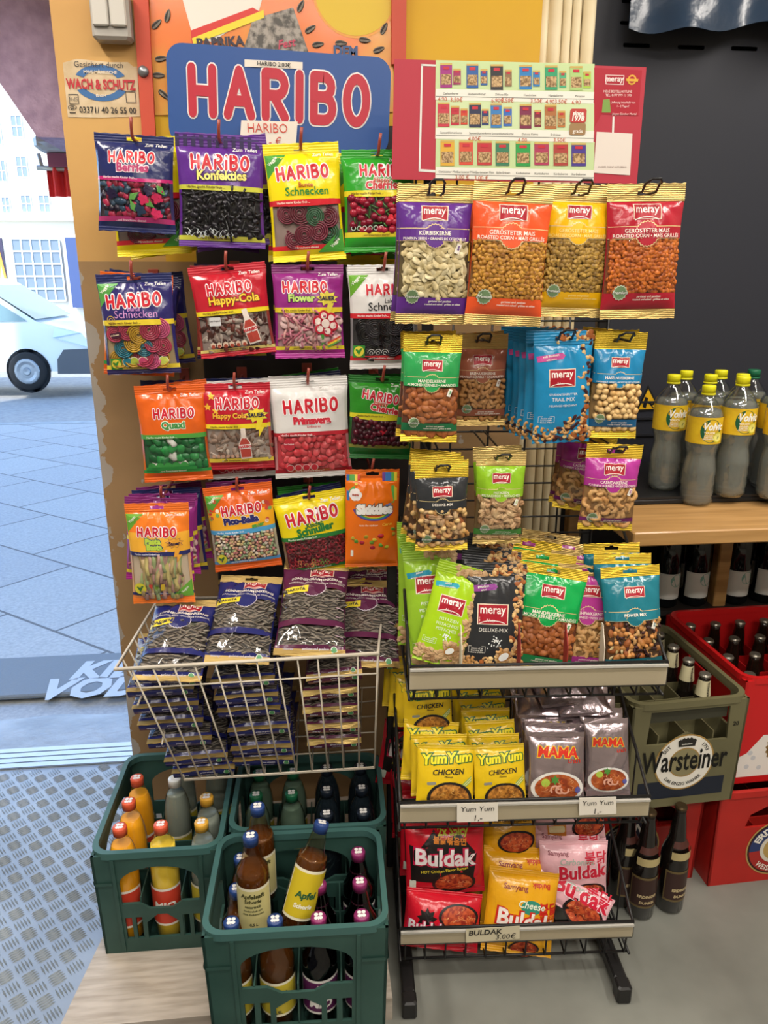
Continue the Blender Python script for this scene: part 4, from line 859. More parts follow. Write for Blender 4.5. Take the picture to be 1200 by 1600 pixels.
BB['darkcherries'] = hbag('dark green bag of cherry sweets at the right of the third row', ((546, 580), (648, 594), (553, 714), (650, 718)), ('#1f6a24', '#1c6426'), [(.44, '#2f8a26', .0), (.49, '#d8cf2e', .03), (.82, 'win', 0, '#1f5a24'), (.86, '#8a8a3a', 0), (1, '#1f6a2c')], 'darkcherries', (-.02, .24, .6, -.15), 15, f)
# row 4
def f(b):
    corner(b, '#6aa83c', 'Vegan'); corner(b, '#6aa83c', 'Vegan', True); b.T('Pasta', -.08, .375, .085, '#b6cf4a', out='#2a5a6a', bold=.1, ol=.12); b.T('Basta', -.06, .43, .085, '#b6cf4a', out='#2a5a6a', bold=.1, ol=.12)
    burst(b, .27, .37, .14, '#e8a33a', 'Sauer'); b.S(poly(disc(.1)), -.36, .83, '#d8cf3a', e=.001); b.S(poly([(0, -.06), (.06, .05), (.03, .055), (0, -.01), (-.045, .04), (-.06, .025)]), -.36, .83, '#3b6f3a', e=.0016); b.T('VEGAN', -.36, .91, .035, '#2a4a2a')
    for i, c in enumerate(('#c9483a', '#7a9a3a', '#d8b83a')): b.S(poly([(-.03, -.06), (.03, -.06), (.05, .06), (-.01, .06)]), -.2 + i * .1, .82, c)
BB['pasta'] = hbag('orange bag of striped sour sweet sticks at the left end of the bottom row', ((194, 787), (294, 784), (208, 940), (306, 942)), ('#e8742a', '#ef7a2a'), [(.27, '#ee7d28', 0), (.455, '#f0b03a', 0), (.495, '#2c2f66', .0), (.875, 'win', 0, '#d8a878'), (.905, '#2c2f66', 0), (1, '#ef8a3a')], 'pasta', (-.01, .265, .66, -.02), 16, f, slogan='#e9e6f0', dY=-.08)
def f(b):
    corner(b, '#5aa03c', 'Vegan'); b.T('Pico-Balla', .0, .42, .095, '#2a2a66', out='#f2e8d0', bold=.1, ol=.06, rot=.03); b.T('sauer', .25, .48, .06, '#4f9a42', bold=.08, rot=.1)
    rg = random.Random(2)
    for i in range(16): x = rg.choice((-1, 1)) * rg.uniform(.33, .46); b.S(poly(disc(.03, 10)), x, rg.uniform(.15, .47), rg.choice(('#e8d8c0', '#c9483a', '#7aa85a')), e=.0008); 
    b.S(poly(disc(.08)), -.38, .84, '#d8cf3a', e=.001); b.S(poly([(0, -.05), (.05, .04), (.02, .045), (0, -.01), (-.035, .03), (-.05, .02)]), -.38, .84, '#3b6f3a', e=.0016)
BB['pico'] = hbag('orange and yellow bag of tiny round sour sweets second in the bottom row', ((316, 764), (424, 750), (335, 894), (438, 882)), (ORA, ORA), [(.28, ORA, 0), (.49, '#f2ae2c', 0), (.54, '#4f9fd0', .006), (.87, 'win', 0, '#b9b0a0'), (.905, '#4f8fc0', 0), (1, ORA)], 'balls', (.02, .27, .62, .04), 17, f, slogan='#eef4f8')
def f(b):
    b.T('Kinder', .02, .375, .06, '#2c6a38', bold=.06, rot=.1); b.T('Schnuller', .02, .45, .10, '#2a7a3a', bold=.08, rot=.1)
    rg = random.Random(2)
    for i in range(22): b.S(ring(.022, .03, 12), rg.uniform(-.38, .12), rg.uniform(.78, .86), rg.choice(('#d84a4a', '#7aa85a', '#e0a86a')), e=.0008)
BB['dummies'] = hbag('yellow bag of red dummy shaped sweets tilted third in the bottom row', ((428, 783), (535, 758), (440, 909), (554, 884)), (YL, YL), [(.475, YL, 0), (.525, '#2c7a3a', .0), (.875, 'win', 0, '#8a6a40'), (.915, '#2c7a3a', 0), (1, YL)], 'dummies', (.0, .25, .76, .08), 18, f, slogan='#e2efd8')
o, tilt, w_, h_ = fit((540, 733), (624, 733), (540, 883), (622, 884), BAGY - .03)
b = Pouch('sweet_pouch', 'solid orange stand-up pouch of round citrus sweets with rainbow print', 'bag of sweets', w_, h_, .022, (.09, '#e8701c'), (.03, '#e8701c'), [(1, '#ee7418')], SWEETS, 19, back='#e8701c', loc=o, rot=(R(-2), tilt, 0), pinch=.01, wr=.8)
for i, c in enumerate(('#6a3f8f', '#3a74b8', '#5aa84a', '#e9cf3a', '#d8352f')):
    r_ = .62 - i * .05
    sh = ring(r_ - .05, r_, 30, R(-35), R(75)); b.S(([(max(-.49, min(.49, x - .1)), y) for x, y in sh[0]], sh[1]), 0, .22, c, e=.0006 + i * .0001) if False else None
    b.S(ring(.36 - i * .03, .39 - i * .03, 20, R(185), R(340), .62), .02, .37, c, e=.0006)
    b.band(.18 + i * .055, .18 + (i + 1) * .055, .03, .38 - i * .02, ('#6a3f8f', '#3a74b8', '#3a74b8', '#5aa84a', '#e9cf3a')[i], e=.0008)
    b.band(-.48 + i * .05, -.48 + (i + 1) * .05, .05, .30 - i * .05, ('#3a74b8', '#5aa84a', '#5aa84a', '#e9cf3a', '#d8352f')[i], e=.0008)
for a in range(6): b.S(poly(disc(.06)), -.32 + .06 * cos(a), .24 + .03 * sin(a), '#eee6e2', e=.001 + a * .0001)
b.T('new', -.32, .25, .05, '#b0402a', bold=.04, e=.0022); b.T('Skittles', .03, .42, .16, '#f4f0ea', out='#6a6058', bold=.12, maxw=.84, e=.0016, rot=.02)
b.T('taste the rainbow', -.08, .55, .034, '#f2e2c8', rot=.0); b.T('Citrus', .27, .545, .05, '#f0d84a', rot=.1)
for i, (x, y, c) in enumerate(((-.36, .68, '#c8b43a'), (-.3, .71, '#6aa83a'), (-.2, .72, '#b8203a'), (-.12, .66, '#c8b43a'), (-.02, .72, '#7aa83a'), (.04, .69, '#e2cf3a'), (.0, .775, '#b8203a'), (.15, .65, '#c01f2e'), (.16, .75, '#6aa83a'), (.26, .77, '#d2cf3a'), (.38, .59, '#7aa83a'), (.39, .64, '#c8b43a'))):
    k = .06 if i != 7 else .075; b.print_items([('flake', [gm(c)], x, y, k * w_ * 1.6, 0)], sq=.5)
b.S(poly(rrect(.05, .13, .005)), -.38, .84, '#f0ece4'); b.band(-.42, .46, .07, .075, '#d2601a', e=.0009); b.done(); sweet_hook(o, b.y0 * .52, tilt, 'red hook holding the solid orange pouch')
BB['skit'] = b; b.o = o; b.tilt = tilt
# bags queued behind the front ones on the same hooks
def behind(key, k, label, dx=0, dz=0, tl=0, col=None, yaw=0, of=None):
    s = BB[key]; q = BB[of or key]
    loc = V((q.o.x + dx, q.o.y + .041 * k, q.o.z + dz)); rt = q.tilt + R(tl); sy = s.y0 * .52; qy = q.y0 * .52
    # keep the slot on the hook
    loc.x = q.o.x - sin(q.tilt) * qy + sin(rt) * sy + dx; loc.z = q.o.z - cos(q.tilt) * qy + cos(rt) * sy + dz
    return dup(s.root, label, loc, (R(-1), rt, R(yaw)), SWEETS)
behind('schnecken', 1, 'yellow wheel sweet bag hidden behind the navy berry bag', of='berries', dx=.004, tl=-6)
behind('schnecken', 2, 'second yellow wheel sweet bag deeper behind the navy berry bag', of='berries', dx=.004, tl=-11)
behind('konfekties', 1, 'purple chequered liquorice bag skewed behind the front one', tl=-8, dx=.003); behind('konfekties', 2, 'third purple chequered liquorice bag at the back of its hook', tl=5)
behind('schnecken', 1, 'yellow wheel sweet bag just behind the front yellow one', tl=3); behind('brause', 2, 'navy wheel sweet bag at the back behind the yellow bags', of='schnecken', tl=2)
behind('cherries', 1, 'green cherry bag just behind the front one of the top row', tl=-5); behind('schnecken', 2, 'yellow wheel sweet bag at the back behind the green cherry bags', tl=3, of='cherries')
behind('quaxi', 1, 'frog sweet bag just behind the navy wheel bag of the second row', of='brause', tl=5, dx=-.002); behind('brause', 2, 'navy wheel bag third on the left hook of the second row', tl=7); behind('brause', 3, 'navy wheel bag last on the left hook of the second row', tl=10); 
behind('brause', 4, 'navy wheel bag deepest on the left hook of the second row', tl=-3)
behind('cola', 1, 'red cola bag just behind the tilted front one', tl=4); behind('brause', 2, 'navy wheel bag at the back behind the red cola bags', of='cola', tl=7)
behind('flower', 1, 'purple flower bag just behind the front one of the second row', tl=3); behind('lakritz', 1, 'white liquorice bag just behind the front one', tl=-3)
behind('quaxi', 1, 'orange frog bag just behind the front one of the third row', tl=-4); behind('brause', 2, 'navy wheel bag at the back behind the orange frog bags', of='quaxi', tl=2, dz=0)
behind('primavera', 1, 'white strawberry bag just behind the red sour cola bag', of='colasour', tl=-2); behind('brause', 2, 'navy wheel bag behind the red sour cola bag', of='colasour', tl=1); 
behind('primavera', 1, 'white strawberry bag just behind the front one of the third row', tl=2); behind('brause', 2, 'navy wheel bag behind the white strawberry bags', of='primavera', tl=-4); behind('cherries', 3, 'green cherry bag showing right of the white strawberry bag', of='primavera', tl=-5)
behind('darkcherries', 1, 'dark green cherry bag just behind the front one of the third row', tl=-3)
behind('flower', 1, 'purple bag just behind the orange stick bag of the bottom row', of='pasta', tl=4, dz=.002); behind('flower', 2, 'purple bag third on the left hook of the bottom row', of='pasta', tl=1); behind('brause', 3, 'navy bag fourth on the left hook of the bottom row', of='pasta', tl=-2); behind('flower', 4, 'purple bag last on the left hook of the bottom row', of='pasta', tl=-5)
behind('flower', 1, 'purple bag just behind the tiny round sweets bag', of='pico', tl=3); behind('brause', 1, 'navy bag just behind the yellow dummy sweets bag', of='dummies', tl=-3); behind('cherries', 2, 'green bag at the back behind the yellow dummy sweets bag', of='dummies', tl=4)
# ------------------------------------------------------------------ black wire rack with nuts and noodles
RPHI = R(-3.7); RO = V((.173, 1.33, 0)); RX = V((cos(RPHI), sin(RPHI), 0)); RY = V((-sin(RPHI), cos(RPHI), 0))
RM = Mx.Translation(RO) @ Mx.Rotation(RPHI, 4, 'Z'); RI = RM.inverted()
def PR(u, v, d): return PN(u, v, RO + RY * d, RY)
def LR(u, v, d): return RI @ PR(u, v, d)
BLK = mat('black_wire', '#1b1a1a', rough=.4, spec=.5); CHN = clear('price_channel_clear', '#e6e2d8', gloss=.06, rough=.15); STL = mat('channel_backing', '#ddd4c2', rough=.35, metal=0)
rack = thing('display_rack', 'black wire display rack holding nut bags above trays of noodles', 'display rack', RO, (0, 0, RPHI))
RW, RD = .535, .345
for x, za, zb in ((.0, .02, .98), (RW, .02, .80), (.075, .9, 1.9), (.455, .78, 1.9)):
    mb = MB(); mb.box((x - .012, RD, za), (x + .012, RD + .024, zb), BLK, bev=.003); mb.build('upright', rack)
GX0, GX1 = .045, .465
mb = MB(); mb.tube([(0, RD + .012, .95), (.06, RD + .012, .95)], .006, BLK, 6); mb.tube([(.45, RD + .012, .79), (RW, RD + .012, .79)], .006, BLK, 6); mb.build('cross_bar', rack)
fz = .035
for u, v in ((975, 1556), (640, 1580)):
    p = LR(u, v, 0); q = RI @ PZ(u, v + 14, 0); mb = MB()
    x = q.x; mb.box((x - .016, q.y, .0), (x + .016, q.y + .035, .045), BLK, bev=.004); mb.box((x - .015, q.y + .03, .012), (x + .015, RD + .02, .042), BLK, bev=.004); mb.build('foot', rack)
mb = MB(); z = .12
while z < 1.92: a, b = (GX0, GX1) if z > .8 else (0, RW); mb.tube([(a, RD, z), (b, RD, z)], .0022, BLK, 5); z += .04
for i in range(1, 7): mb.tube([(GX0 + (GX1 - GX0) * (i - 1) / 5, RD - .003, .12), (GX0 + (GX1 - GX0) * (i - 1) / 5, RD - .003, 1.92)], .0025, BLK, 5)
mb.build('back_grid', rack)
def tray(z0, zs, hs, xl, xr, depth=.30, lip=.05):
    """z0 floor of the tray, zs top of the price channel, hs height of the channel"""
    mb = MB()
    for i in range(12): x = xl + .01 + (xr - xl - .02) * i / 11; mb.tube([(x, .0, zs - hs), (x, .004, z0), (x, depth, z0 + .01), (x, RD, z0 + .012)], .0022, BLK, 5)
    for y in (.01, .1, .2, depth): mb.tube([(xl, y, z0 - .003), (xr, y, z0 - .003)], .003, BLK, 6)
    for x in (xl, xr):
        mb.tube([(x, -.002, zs - hs), (x, -.002, zs + .003), (x, .02, zs + .012), (x, RD, zs + .20)], .0035, BLK, 6); mb.tube([(x, 0, z0), (x, RD, z0)], .003, BLK, 6)
        for k in range(1, 4): y = RD * k / 4; mb.tube([(x, y, z0), (x, y, zs + .012 + .188 * y / RD)], .002, BLK, 5)
    mb.tube([(xl, -.003, zs + .004), (xr, -.003, zs + .004)], .0035, BLK, 6); mb.tube([(xl, -.003, zs - hs), (xr, -.003, zs - hs)], .003, BLK, 6)
    t = mb.build('tray', rack)
    mb = MB(); mb.box((xl, -.006, zs - hs + .002), (xr, -.0045, zs - .001), STL); mb.build('channel_strip', t)
    mb = MB(); mb.grid(lambda u, v: V((xl + (xr - xl) * u, -.0075 - .004 * sin(pi * v), zs - hs + hs * v)), (0, 1), lsp(0, 1, 7), CHN); mb.box((xl, -.011, zs - .004), (xr, -.004, zs + .0005), mat('channel_edge', '#b9b5ac', rough=.25)); mb.build('price_channel', t)
    return t
zt1, zt2, zt3 = LR(840, 1039, 0).z, LR(820, 1250, 0).z, LR(800, 1446, 0).z
XL1, XR1 = LR(640, 1050, 0).x, LR(1040, 1050, 0).x; XL2, XR2 = LR(625, 1262, 0).x, LR(1012, 1262, 0).x; XL3, XR3 = LR(626, 1462, 0).x, LR(986, 1462, 0).x
tray(zt1 - .072, zt1, .047, XL1, XR1); tray(zt2 - .066, zt2, .044, XL2, XR2); tray(zt3 - .090, zt3, .038, XL3, XR3)
def ptag(label, pts, tray_z, lines, col='#e6dfd2'):
    d = -.0135; P = [PR(x, y, d) for x, y in pts]; t = thing('price_tag', label, 'price tag', (0, 0, 0), group='handwritten price tags on the trays')
    mb = MB(); n = RY * -.0008; mb.add(P + [p - n for p in P], [(3, 2, 1, 0), (4, 5, 6, 7), (0, 1, 5, 4), (1, 2, 6, 5), (2, 3, 7, 6), (3, 0, 4, 7)], mat('tag_' + col, col, rough=.7)); mb.build('card', t)
    mb = MB(); W = (P[1] - P[0]).length; H = (P[3] - P[0]).length; xd = (P[1] - P[0]) / W; yd = (P[0] - P[3]) / H; c = (P[0] + P[2]) / 2
    for body, fx, fy, sz, bold in lines:
        vs, fs, wd = text(body, bold, .12); s = sz * H; mb.add([c + xd * (x * s + fx * W) + yd * (y * s + fy * H) - RY * .0012 for x, y in vs], fs, ink('#25221f'))
    mb.build('handwriting', t); return t
ptag('white handwritten price card on the left of the middle tray', ((714, 1256), (778, 1254), (778, 1283), (714, 1285)), 0, (('Yum Yum', 0, .08, .27, -.0), ('1,-', .02, -.42, .3, -.0)))
ptag('white handwritten price card on the right of the middle tray', ((905, 1247), (963, 1245), (963, 1272), (905, 1274)), 0, (('Yum Yum', 0, .08, .27, 0), ('1,-', .0, -.42, .3, 0)))
ptag('beige handwritten price strip on the lowest tray', ((728, 1452), (812, 1447), (812, 1467), (728, 1473)), 0, (('BULDAK', -.14, .02, .36, .03), ('3.00€', .24, -.38, .36, .0)), '#cfc5a8')
# order poster on top of the rack
pd = RD - .012; ps = thing('order_poster', 'red price list poster with a pale green sheet of nut packs on the rack top', 'poster', (0, 0, 0))
def rp(mb, pts, mt, e): vs = [PR(x, y, pd) - RY * e for x, y in pts]; mb.add(vs[::-1], [tuple(range(len(vs)))], mt)
mb = MB(); P = [PR(x, y, pd) for x, y in ((616, 92), (1010, 105), (995, 287), (612, 280))]; th = RY * .003
mb.add(P + [p + th for p in P], [(3, 2, 1, 0), (4, 5, 6, 7), (0, 1, 5, 4), (1, 2, 6, 5), (2, 3, 7, 6), (3, 0, 4, 7)], mat('poster_red', '#b02a3c', rough=.5)); mb.build('board', ps)
mb = MB(); E_ = '#dcdcd6'
for a in (((658, 100), (684, 101), (684, 104), (658, 103)), ((658, 100), (661, 100), (657, 268), (654, 268)), ((654, 264), (684, 266), (684, 270), (654, 268)), ((957, 182), (960, 182), (959, 208), (956, 208))): rp(mb, a, ink(E_), .0006)
for k in range(3):
    y0, y1 = 95 + k * 61, 95 + k * 61 + 46; 
    rp(mb, ((681, 94 + k * 61), (929, 100 + k * 61), (927, 162 + k * 61 if k < 2 else 283), (680, 156 + k * 61 if k < 2 else 279)), ink('#c0d49c' if k != 1 else '#c8d9a8'), .0008)
    rp(mb, ((681, 139 + k * 61), (928, 144 + k * 61), (927, 162 + k * 61 if k < 2 else 283), (680, 156 + k * 61 if k < 2 else 279)), ink('#e4e2d6'), .0011)
    rp(mb, ((681, 150 + k * 61), (928, 155 + k * 61), (928, 156 + k * 61), (681, 151 + k * 61)), ink('#7a7a72'), .0013)
rp(mb, ((928, 106), (1003, 110), (997, 181), (940, 178), (928, 200)), ink('#a81c2e'), .0009)
rp(mb, ((932, 206), (988, 209), (984, 274), (927, 270)), ink('#ddd2c8'), .0012)
mb.build('printed_sheet', ps)
mb = MB(); rg = random.Random(1)
rows = [[(697, 34, 38, '#9c2a7c', 0), (714, 22, 25, '#9c2a5c', 8), (738, 34, 38, '#2a5a9c', 0), (756, 20, 25, '#2a5a9c', 8), (776, 36, 40, '#2a2a2e', 0), (794, 20, 26, '#8a6a4a', 8), (821, 36, 38, '#2a7ab8', 0), (838, 20, 25, '#2a7ab8', 8), (861, 36, 38, '#2f9a6a', 0), (879, 20, 26, '#4aa87a', 8), (900, 36, 38, '#a8c87a', 0), (917, 22, 26, '#a8c84a', 8)],
        [(693, 34, 38, '#c23a4a', 0), (711, 24, 30, '#b82a3a', 5), (725, 20, 25, '#c8442a', 9), (742, 34, 38, '#2a2f4a', 0), (758, 20, 25, '#2a3a6a', 9), (775, 32, 38, '#3a7ab8', 0), (793, 24, 30, '#3a6ab8', 5), (821, 34, 38, '#7a2a4a', 0), (840, 20, 26, '#7a2a3a', 9), (860, 34, 38, '#a86a3a', 0), (877, 22, 26, '#b8743a', 9)],
        [(699, 40, 40, '#d8a83a', 0), (728, 40, 38, '#d0503a', 0), (757, 42, 38, '#b83a3a', 0), (785, 40, 38, '#3a7a5a', 0), (817, 42, 38, '#2f9a4a', 0), (846, 42, 36, '#a83a5a', 0), (876, 42, 36, '#a8403a', 0), (904, 42, 36, '#4a3a8a', 0)]]
for k, row in enumerate(rows):
    for x, w_, h_, c, dy in row:
        w2 = w_ * .27; y = 99 + k * 61 + dy + (x - 690) * .022 - (k == 2) * 2; h2 = h_
        rp(mb, ((x - w2, y), (x + w2, y), (x + w2, y + h2), (x - w2, y + h2)), ink(c), .0016); rp(mb, ((x - w2, y), (x + w2, y), (x + w2, y + 3), (x - w2, y + 3)), ink('#c8a85a'), .0019)
        rp(mb, ((x - w2 * .85, y + h2 * .45), (x + w2 * .85, y + h2 * .45), (x + w2 * .85, y + h2 * .88), (x - w2 * .85, y + h2 * .88)), mat('printed_nuts', '#c9a878', rough=.5, var=('#7a5a34', 260, .4, .6)), .0019)
        rp(mb, ((x - w2 * .5, y + h2 * .14), (x + w2 * .5, y + h2 * .14), (x + w2 * .5, y + h2 * .26), (x - w2 * .5, y + h2 * .26)), ink('#c02a3a'), .0021)
mb.build('pack_print', ps)
mb = MB()
def rt(body, u, v, hp, col, bold=.02, shear=0, mx=None, e=.0017):
    c = PR(u, v, pd); s = (PR(u, v - hp / 2, pd) - PR(u, v + hp / 2, pd)).length; vs, fs, wd = text(body, bold, shear); sx = 1
    if mx: sx = min(1, (PR(u + mx / 2, v, pd) - PR(u - mx / 2, v, pd)).length / (wd * s))
    mb.add([c + RX * (x * s * sx) + V((0, 0, (y - .5) * s)) - RY * e for x, y in vs], fs, ink(col))
for x, y, b in ((691, 155, '4,90'), (713, 156, '3,50€'), (777, 157, '6,90€'), (793, 157, '3,50€'), (838, 158, '3,50€'), (859, 159, '4,90'), (876, 159, '3,50€'), (900, 160, '6,90'), (741, 217, '4,00€'), (816, 219, '4,00'), (874, 219, '3,50€'), (722, 277, '3,00 €'), (752, 278, '3,00 €')): rt(b, x, y, 6.5, '#c0562a', .0)
for k, names in enumerate((((704, 'Cashewkerne'), (745, 'Studentenfutter'), (784, 'Deluxe-Mix'), (828, 'Haselnüsse'), (868, 'Mandelkerne'), (906, 'Pistazien')), ((705, 'Sonnenblumenkerne'), (750, 'Sonnenblumenkerne'), (785, 'Sonnenblumenkerne'), (828, 'Dakota Kerne'), (868, 'Erdnüsse')), ((700, 'Gerösteter Mais'), (728, 'Gerösteter Mais'), (757, 'Gerösteter Mais'), (786, 'Süße Erbsen'), (817, 'Kürbiskerne'), (846, 'Kürbiskerne'), (876, 'Kürbiskerne'), (904, 'Kürbiskerne')))):
    for x, b in names: rt(b, x, 146 + k * 61 + (x - 690) * .02, 3.4, '#4a4a46', 0, mx=34)
for b, x, y, h_ in (('meray', 960, 123, 9), ('NEUE BESTELLHOTLINE', 965, 143, 3.6), ('TEL: 0177 779 11 970', 966, 149, 3.6), ('Lieferung innerhalb von', 973, 160, 3.2), ('1 - 2 Tagen!', 973, 166, 3.2), ('Jürgen Günther Mertal', 975, 178, 3.2)): rt(b, x, y, h_, '#f0dcd8', .03 if h_ > 5 else 0, 0, 44 if h_ < 5 else 30)
rt('KNABBER_ORIENT_NUTS_BERLIN', 956, 261, 2.6, '#7a5a50', 0, mx=44)
for y, b in ((177, 'since'), (185, '1978')): rt(b, 903, y, 8 if y > 180 else 6.5, '#f3ece2', .05, .1, 24, e=.0026)
rt('gratis', 902, 205, 5.5, '#f3ece2', .03, 0, 20, e=.0026)
mb.build('lettering', ps)
mb = MB(); c = PR(902, 188, pd)
for cx, cy, w_, h_, c_ in ((903, 181, 24, 22, '#b8403a'), (902, 202, 24, 19, '#9a7a52')):
    a, b = PR(cx - w_ / 2, cy - h_ / 2, pd), PR(cx + w_ / 2, cy + h_ / 2, pd); m = (a + b) / 2
    mb.add([m + RX * x + V((0, 0, y)) - RY * .0022 for x, y in rrect((b - a).dot(RX), a.z - b.z, .004, 3)], [tuple(range(24))[:len(rrect(1, 1, .1, 3))]], ink(c_))
for a in (((946, 117), (975, 118), (975, 119), (946, 118)), ((946, 131), (974, 132), (974, 133), (946, 132)), ((946, 117), (947, 117), (947, 132), (946, 132)), ((974, 118), (975, 118), (974, 133), (973, 133))): rp(mb, a, ink('#f0dcd8'), .0016)
m = PR(987, 125, pd); mb.add([m + RX * x + V((0, 0, y)) - RY * .0016 for x, y in disc(.009, 16)], [tuple(range(16))], ink('#d8a83a')); mb.add([m + RX * x + V((0, 0, y)) - RY * .0019 for x, y in disc(.006, 16)], [tuple(range(16))], ink('#a81c2e'))
rp(mb, ((978, 123), (997, 124), (996, 128), (978, 127)), ink('#d8a83a'), .0022)
rp(mb, ((942, 156), (952, 155), (954, 176), (940, 176)), ink('#7a9a4a'), .0016)
mb.build('badge_print', ps)
# --- hooks and hanging nut bags
def nut_hook(p, d, label, up=.012, lean=0.):
    """p: world point of the slot; a loop of black wire that runs from the grid at the back through the bag"""
    l = RI @ p; h = thing('rack_hook', label, 'hook', RM @ V((l.x, RD - .006, l.z)), (0, 0, RPHI), group='black wire hooks of the rack')
    y1 = l.y - (RD - .006); mb = MB(); r_ = .0118
    pts = [(-r_, 0, 0), (-r_, y1 - .012, 0), (-r_, y1 - .026, .012), (-r_, y1 - .034, up), (-r_ * .6, y1 - 0.042, up + .005), (r_ * .6, y1 - 0.042, up + .005), (r_, y1 - .034, up), (r_, y1 - .026, .012), (r_, y1 - .012, 0), (r_, 0, 0)]
    mb.tube(pts, .0021, BLK, 7); mb.tube([(-.02, -.001, 0), (.02, -.001, 0)], .0028, BLK, 6); mb.build('wire', h); return h
def axes(cs, pl):
    a, b, c, d = [pl(*q) for q in cs]; o = (a + b) / 2; m = (c + d) / 2; x = (b - a).normalized() + (d - c).normalized(); z = (o - m).normalized(); y = z.cross(x).normalized(); x = y.cross(z).normalized()
    rot = Mx((x, y, z)).transposed().to_euler(); return o, rot, ((b - a).length + (d - c).length) / 2, (o - m).length
NUTS = 'bags of nuts on the wire rack'
def mbag(label, cs, pl, col, gold, cont, lines, seed, dark=None, lo=None, top=.13, bot=.075, t=.021, hook=None, logo=(0, .205, .34), win=(.40, .80), s_badge=True, prem=True, txt='#f2e9dc', name='nut_bag', gus=False, zip_=False, two=False, back=None, **kw):
    o, rot, w, h = axes(cs, pl); dark = dark or col; lo = lo or col
    bands = [(win[0], col, 0), (win[1], 'win', 0, dark), (1, lo, 0)]
    if two: bands = [(win[0], col, 0), (win[1], 'win', 0, dark), (.885, lo, 0), (1, 'win', 0, dark)]
    b = Pouch(name, label, 'bag of nuts', w, h, t, (top, gold), (bot, gold), bands, NUTS, seed, back=back or dark, cont=cont, side=kw.pop('side', .985), loc=o, rot=rot, win_part='nuts', gusset=gus, **kw)
    b.ME(*logo); y1 = win[0] - .085
    b.band(-.49, .49, y1 - .006, y1 - .001, '#d8c08a', e=.0006); b.S(poly(star(22, .165, .15)), 0, win[0] - .035, '#d8c08a', e=.0005); b.S(poly(star(22, .152, .138)), 0, win[0] - .035, col, e=.0008)
    b.band(-.49, .49, y1, win[0] - .004, col, e=.0010)
    for i, (ln) in enumerate(lines): b.T(ln, 0, y1 + 0.042 + .034 * i, .05, txt, bold=.015, maxw=.88 if i else .7, e=.0015)
    if not two and dark != 'x': b.band(-.49, .49, win[0] - .004, win[0] + .001, '#d8c08a', e=.0006)
    if prem:
        px_, py_ = -.29, win[1] - .005; b.S(poly(star(14, .1, .085)), px_, py_, '#c8d0b8', e=.0012); b.S(poly(star(14, .085, .075)), px_, py_, '#6f8a62', e=.0016); b.T('Premium', px_, py_ + .01, .04, '#f0f2e6', out='#4a5a44', bold=.02, shear=.2, maxw=.2, e=.002)
    b.T('geröstet und gesalzen', .1, win[1] + .033, .026, txt, maxw=.5, e=.001); b.T('roasted and salted · grillées et salées', .14, win[1] + .055, .024, txt, maxw=.58, e=.001)
    if s_badge:
        x, y = .33, win[0] + .05; b.S(poly([(-.035, -.065), (.035, -.065), (.035, .065), (-.035, .065)]), x, y, '#e9e4d8', -.35, e=.0012); b.T('S', x, y + .01, .055, col if isinstance(col, str) else '#3a3a3a', bold=.03, rot=-.35, e=.0017)
    if zip_: b.band(-.49, .49, top + .012, top + .018, '#e8e2d4', e=.0003) if False else None
    b.done(); b.o, b.rot, b.h_ = o, rot, h; b.rootx = b.root
    if hook: nut_hook(o - Mx.Rotation(0, 3, 'X') @ (rot.to_matrix() @ V((0, 0, b.y0 * .52))), .0, hook)
    return b
pl = lambda d: (lambda u, v: PR(u, v, d))
NB = {}
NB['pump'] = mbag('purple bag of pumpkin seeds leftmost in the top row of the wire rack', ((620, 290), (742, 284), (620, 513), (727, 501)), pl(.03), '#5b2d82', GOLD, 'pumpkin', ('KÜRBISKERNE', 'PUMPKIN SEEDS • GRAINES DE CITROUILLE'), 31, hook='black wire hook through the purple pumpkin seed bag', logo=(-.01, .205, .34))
NB['bbq'] = mbag('orange bag of roasted corn second in the top row of the wire rack', ((742, 285), (866, 286), (724, 513), (845, 505)), pl(.02), '#e0552a', GOLD, 'bbq', ('GERÖSTETER MAIS', 'ROASTED CORN • MAÏS GRILLÉS'), 32, hook='black wire hook through the orange roasted corn bag', s_badge=False)
NB['salt'] = mbag('yellow bag of roasted corn third in the top row of the wire rack', ((852, 289), (961, 287), (836, 494), (938, 498)), pl(.045), '#e8b012', GOLD, 'saltcorn', ('GERÖSTETER MAIS', 'ROASTED CORN • MAÏS GRILLÉS'), 33, hook='black wire hook through the yellow roasted corn bag', s_badge=False, txt='#f0d98a')
NB['chili'] = mbag('dark red bag of chili roasted corn at the right end of the top row', ((952, 287), (1070, 285), (935, 494), (1054, 503)), pl(.03), '#a81f30', GOLD, 'chili', ('GERÖSTETER MAIS', 'ROASTED CORN • MAÏS GRILLÉS'), 34, hook='black wire hook through the dark red corn bag', s_badge=False)
NB['alm'] = mbag('green topped bag of almonds leftmost in the second row of the wire rack', ((631, 521), (723, 523), (625, 690), (713, 692)), pl(.05), '#2f9a52', YGOLD, 'almonds', ('MANDELKERNE', 'ALMOND KERNELS • AMANDES'), 35, dark='#8a5a34', lo='#1f6a40', two=True, top=.16, hook='black wire hook through the green almond bag', logo=(0, .275, .34), win=(.47, .81), t=.018)
NB['pea'] = mbag('brown topped bag of peanuts second in the second row of the wire rack', ((716, 522), (792, 520), (708, 662), (790, 668)), pl(.15), '#9a5a44', GOLD, 'peanuts', ('ERDNUSSKERNE', 'PEANUT KERNELS • CACAHUETES'), 36, dark='#6a4a30', two=True, top=.16, hook='black wire hook through the brown peanut bag', logo=(0, .275, .36), win=(.47, .81), t=.018)
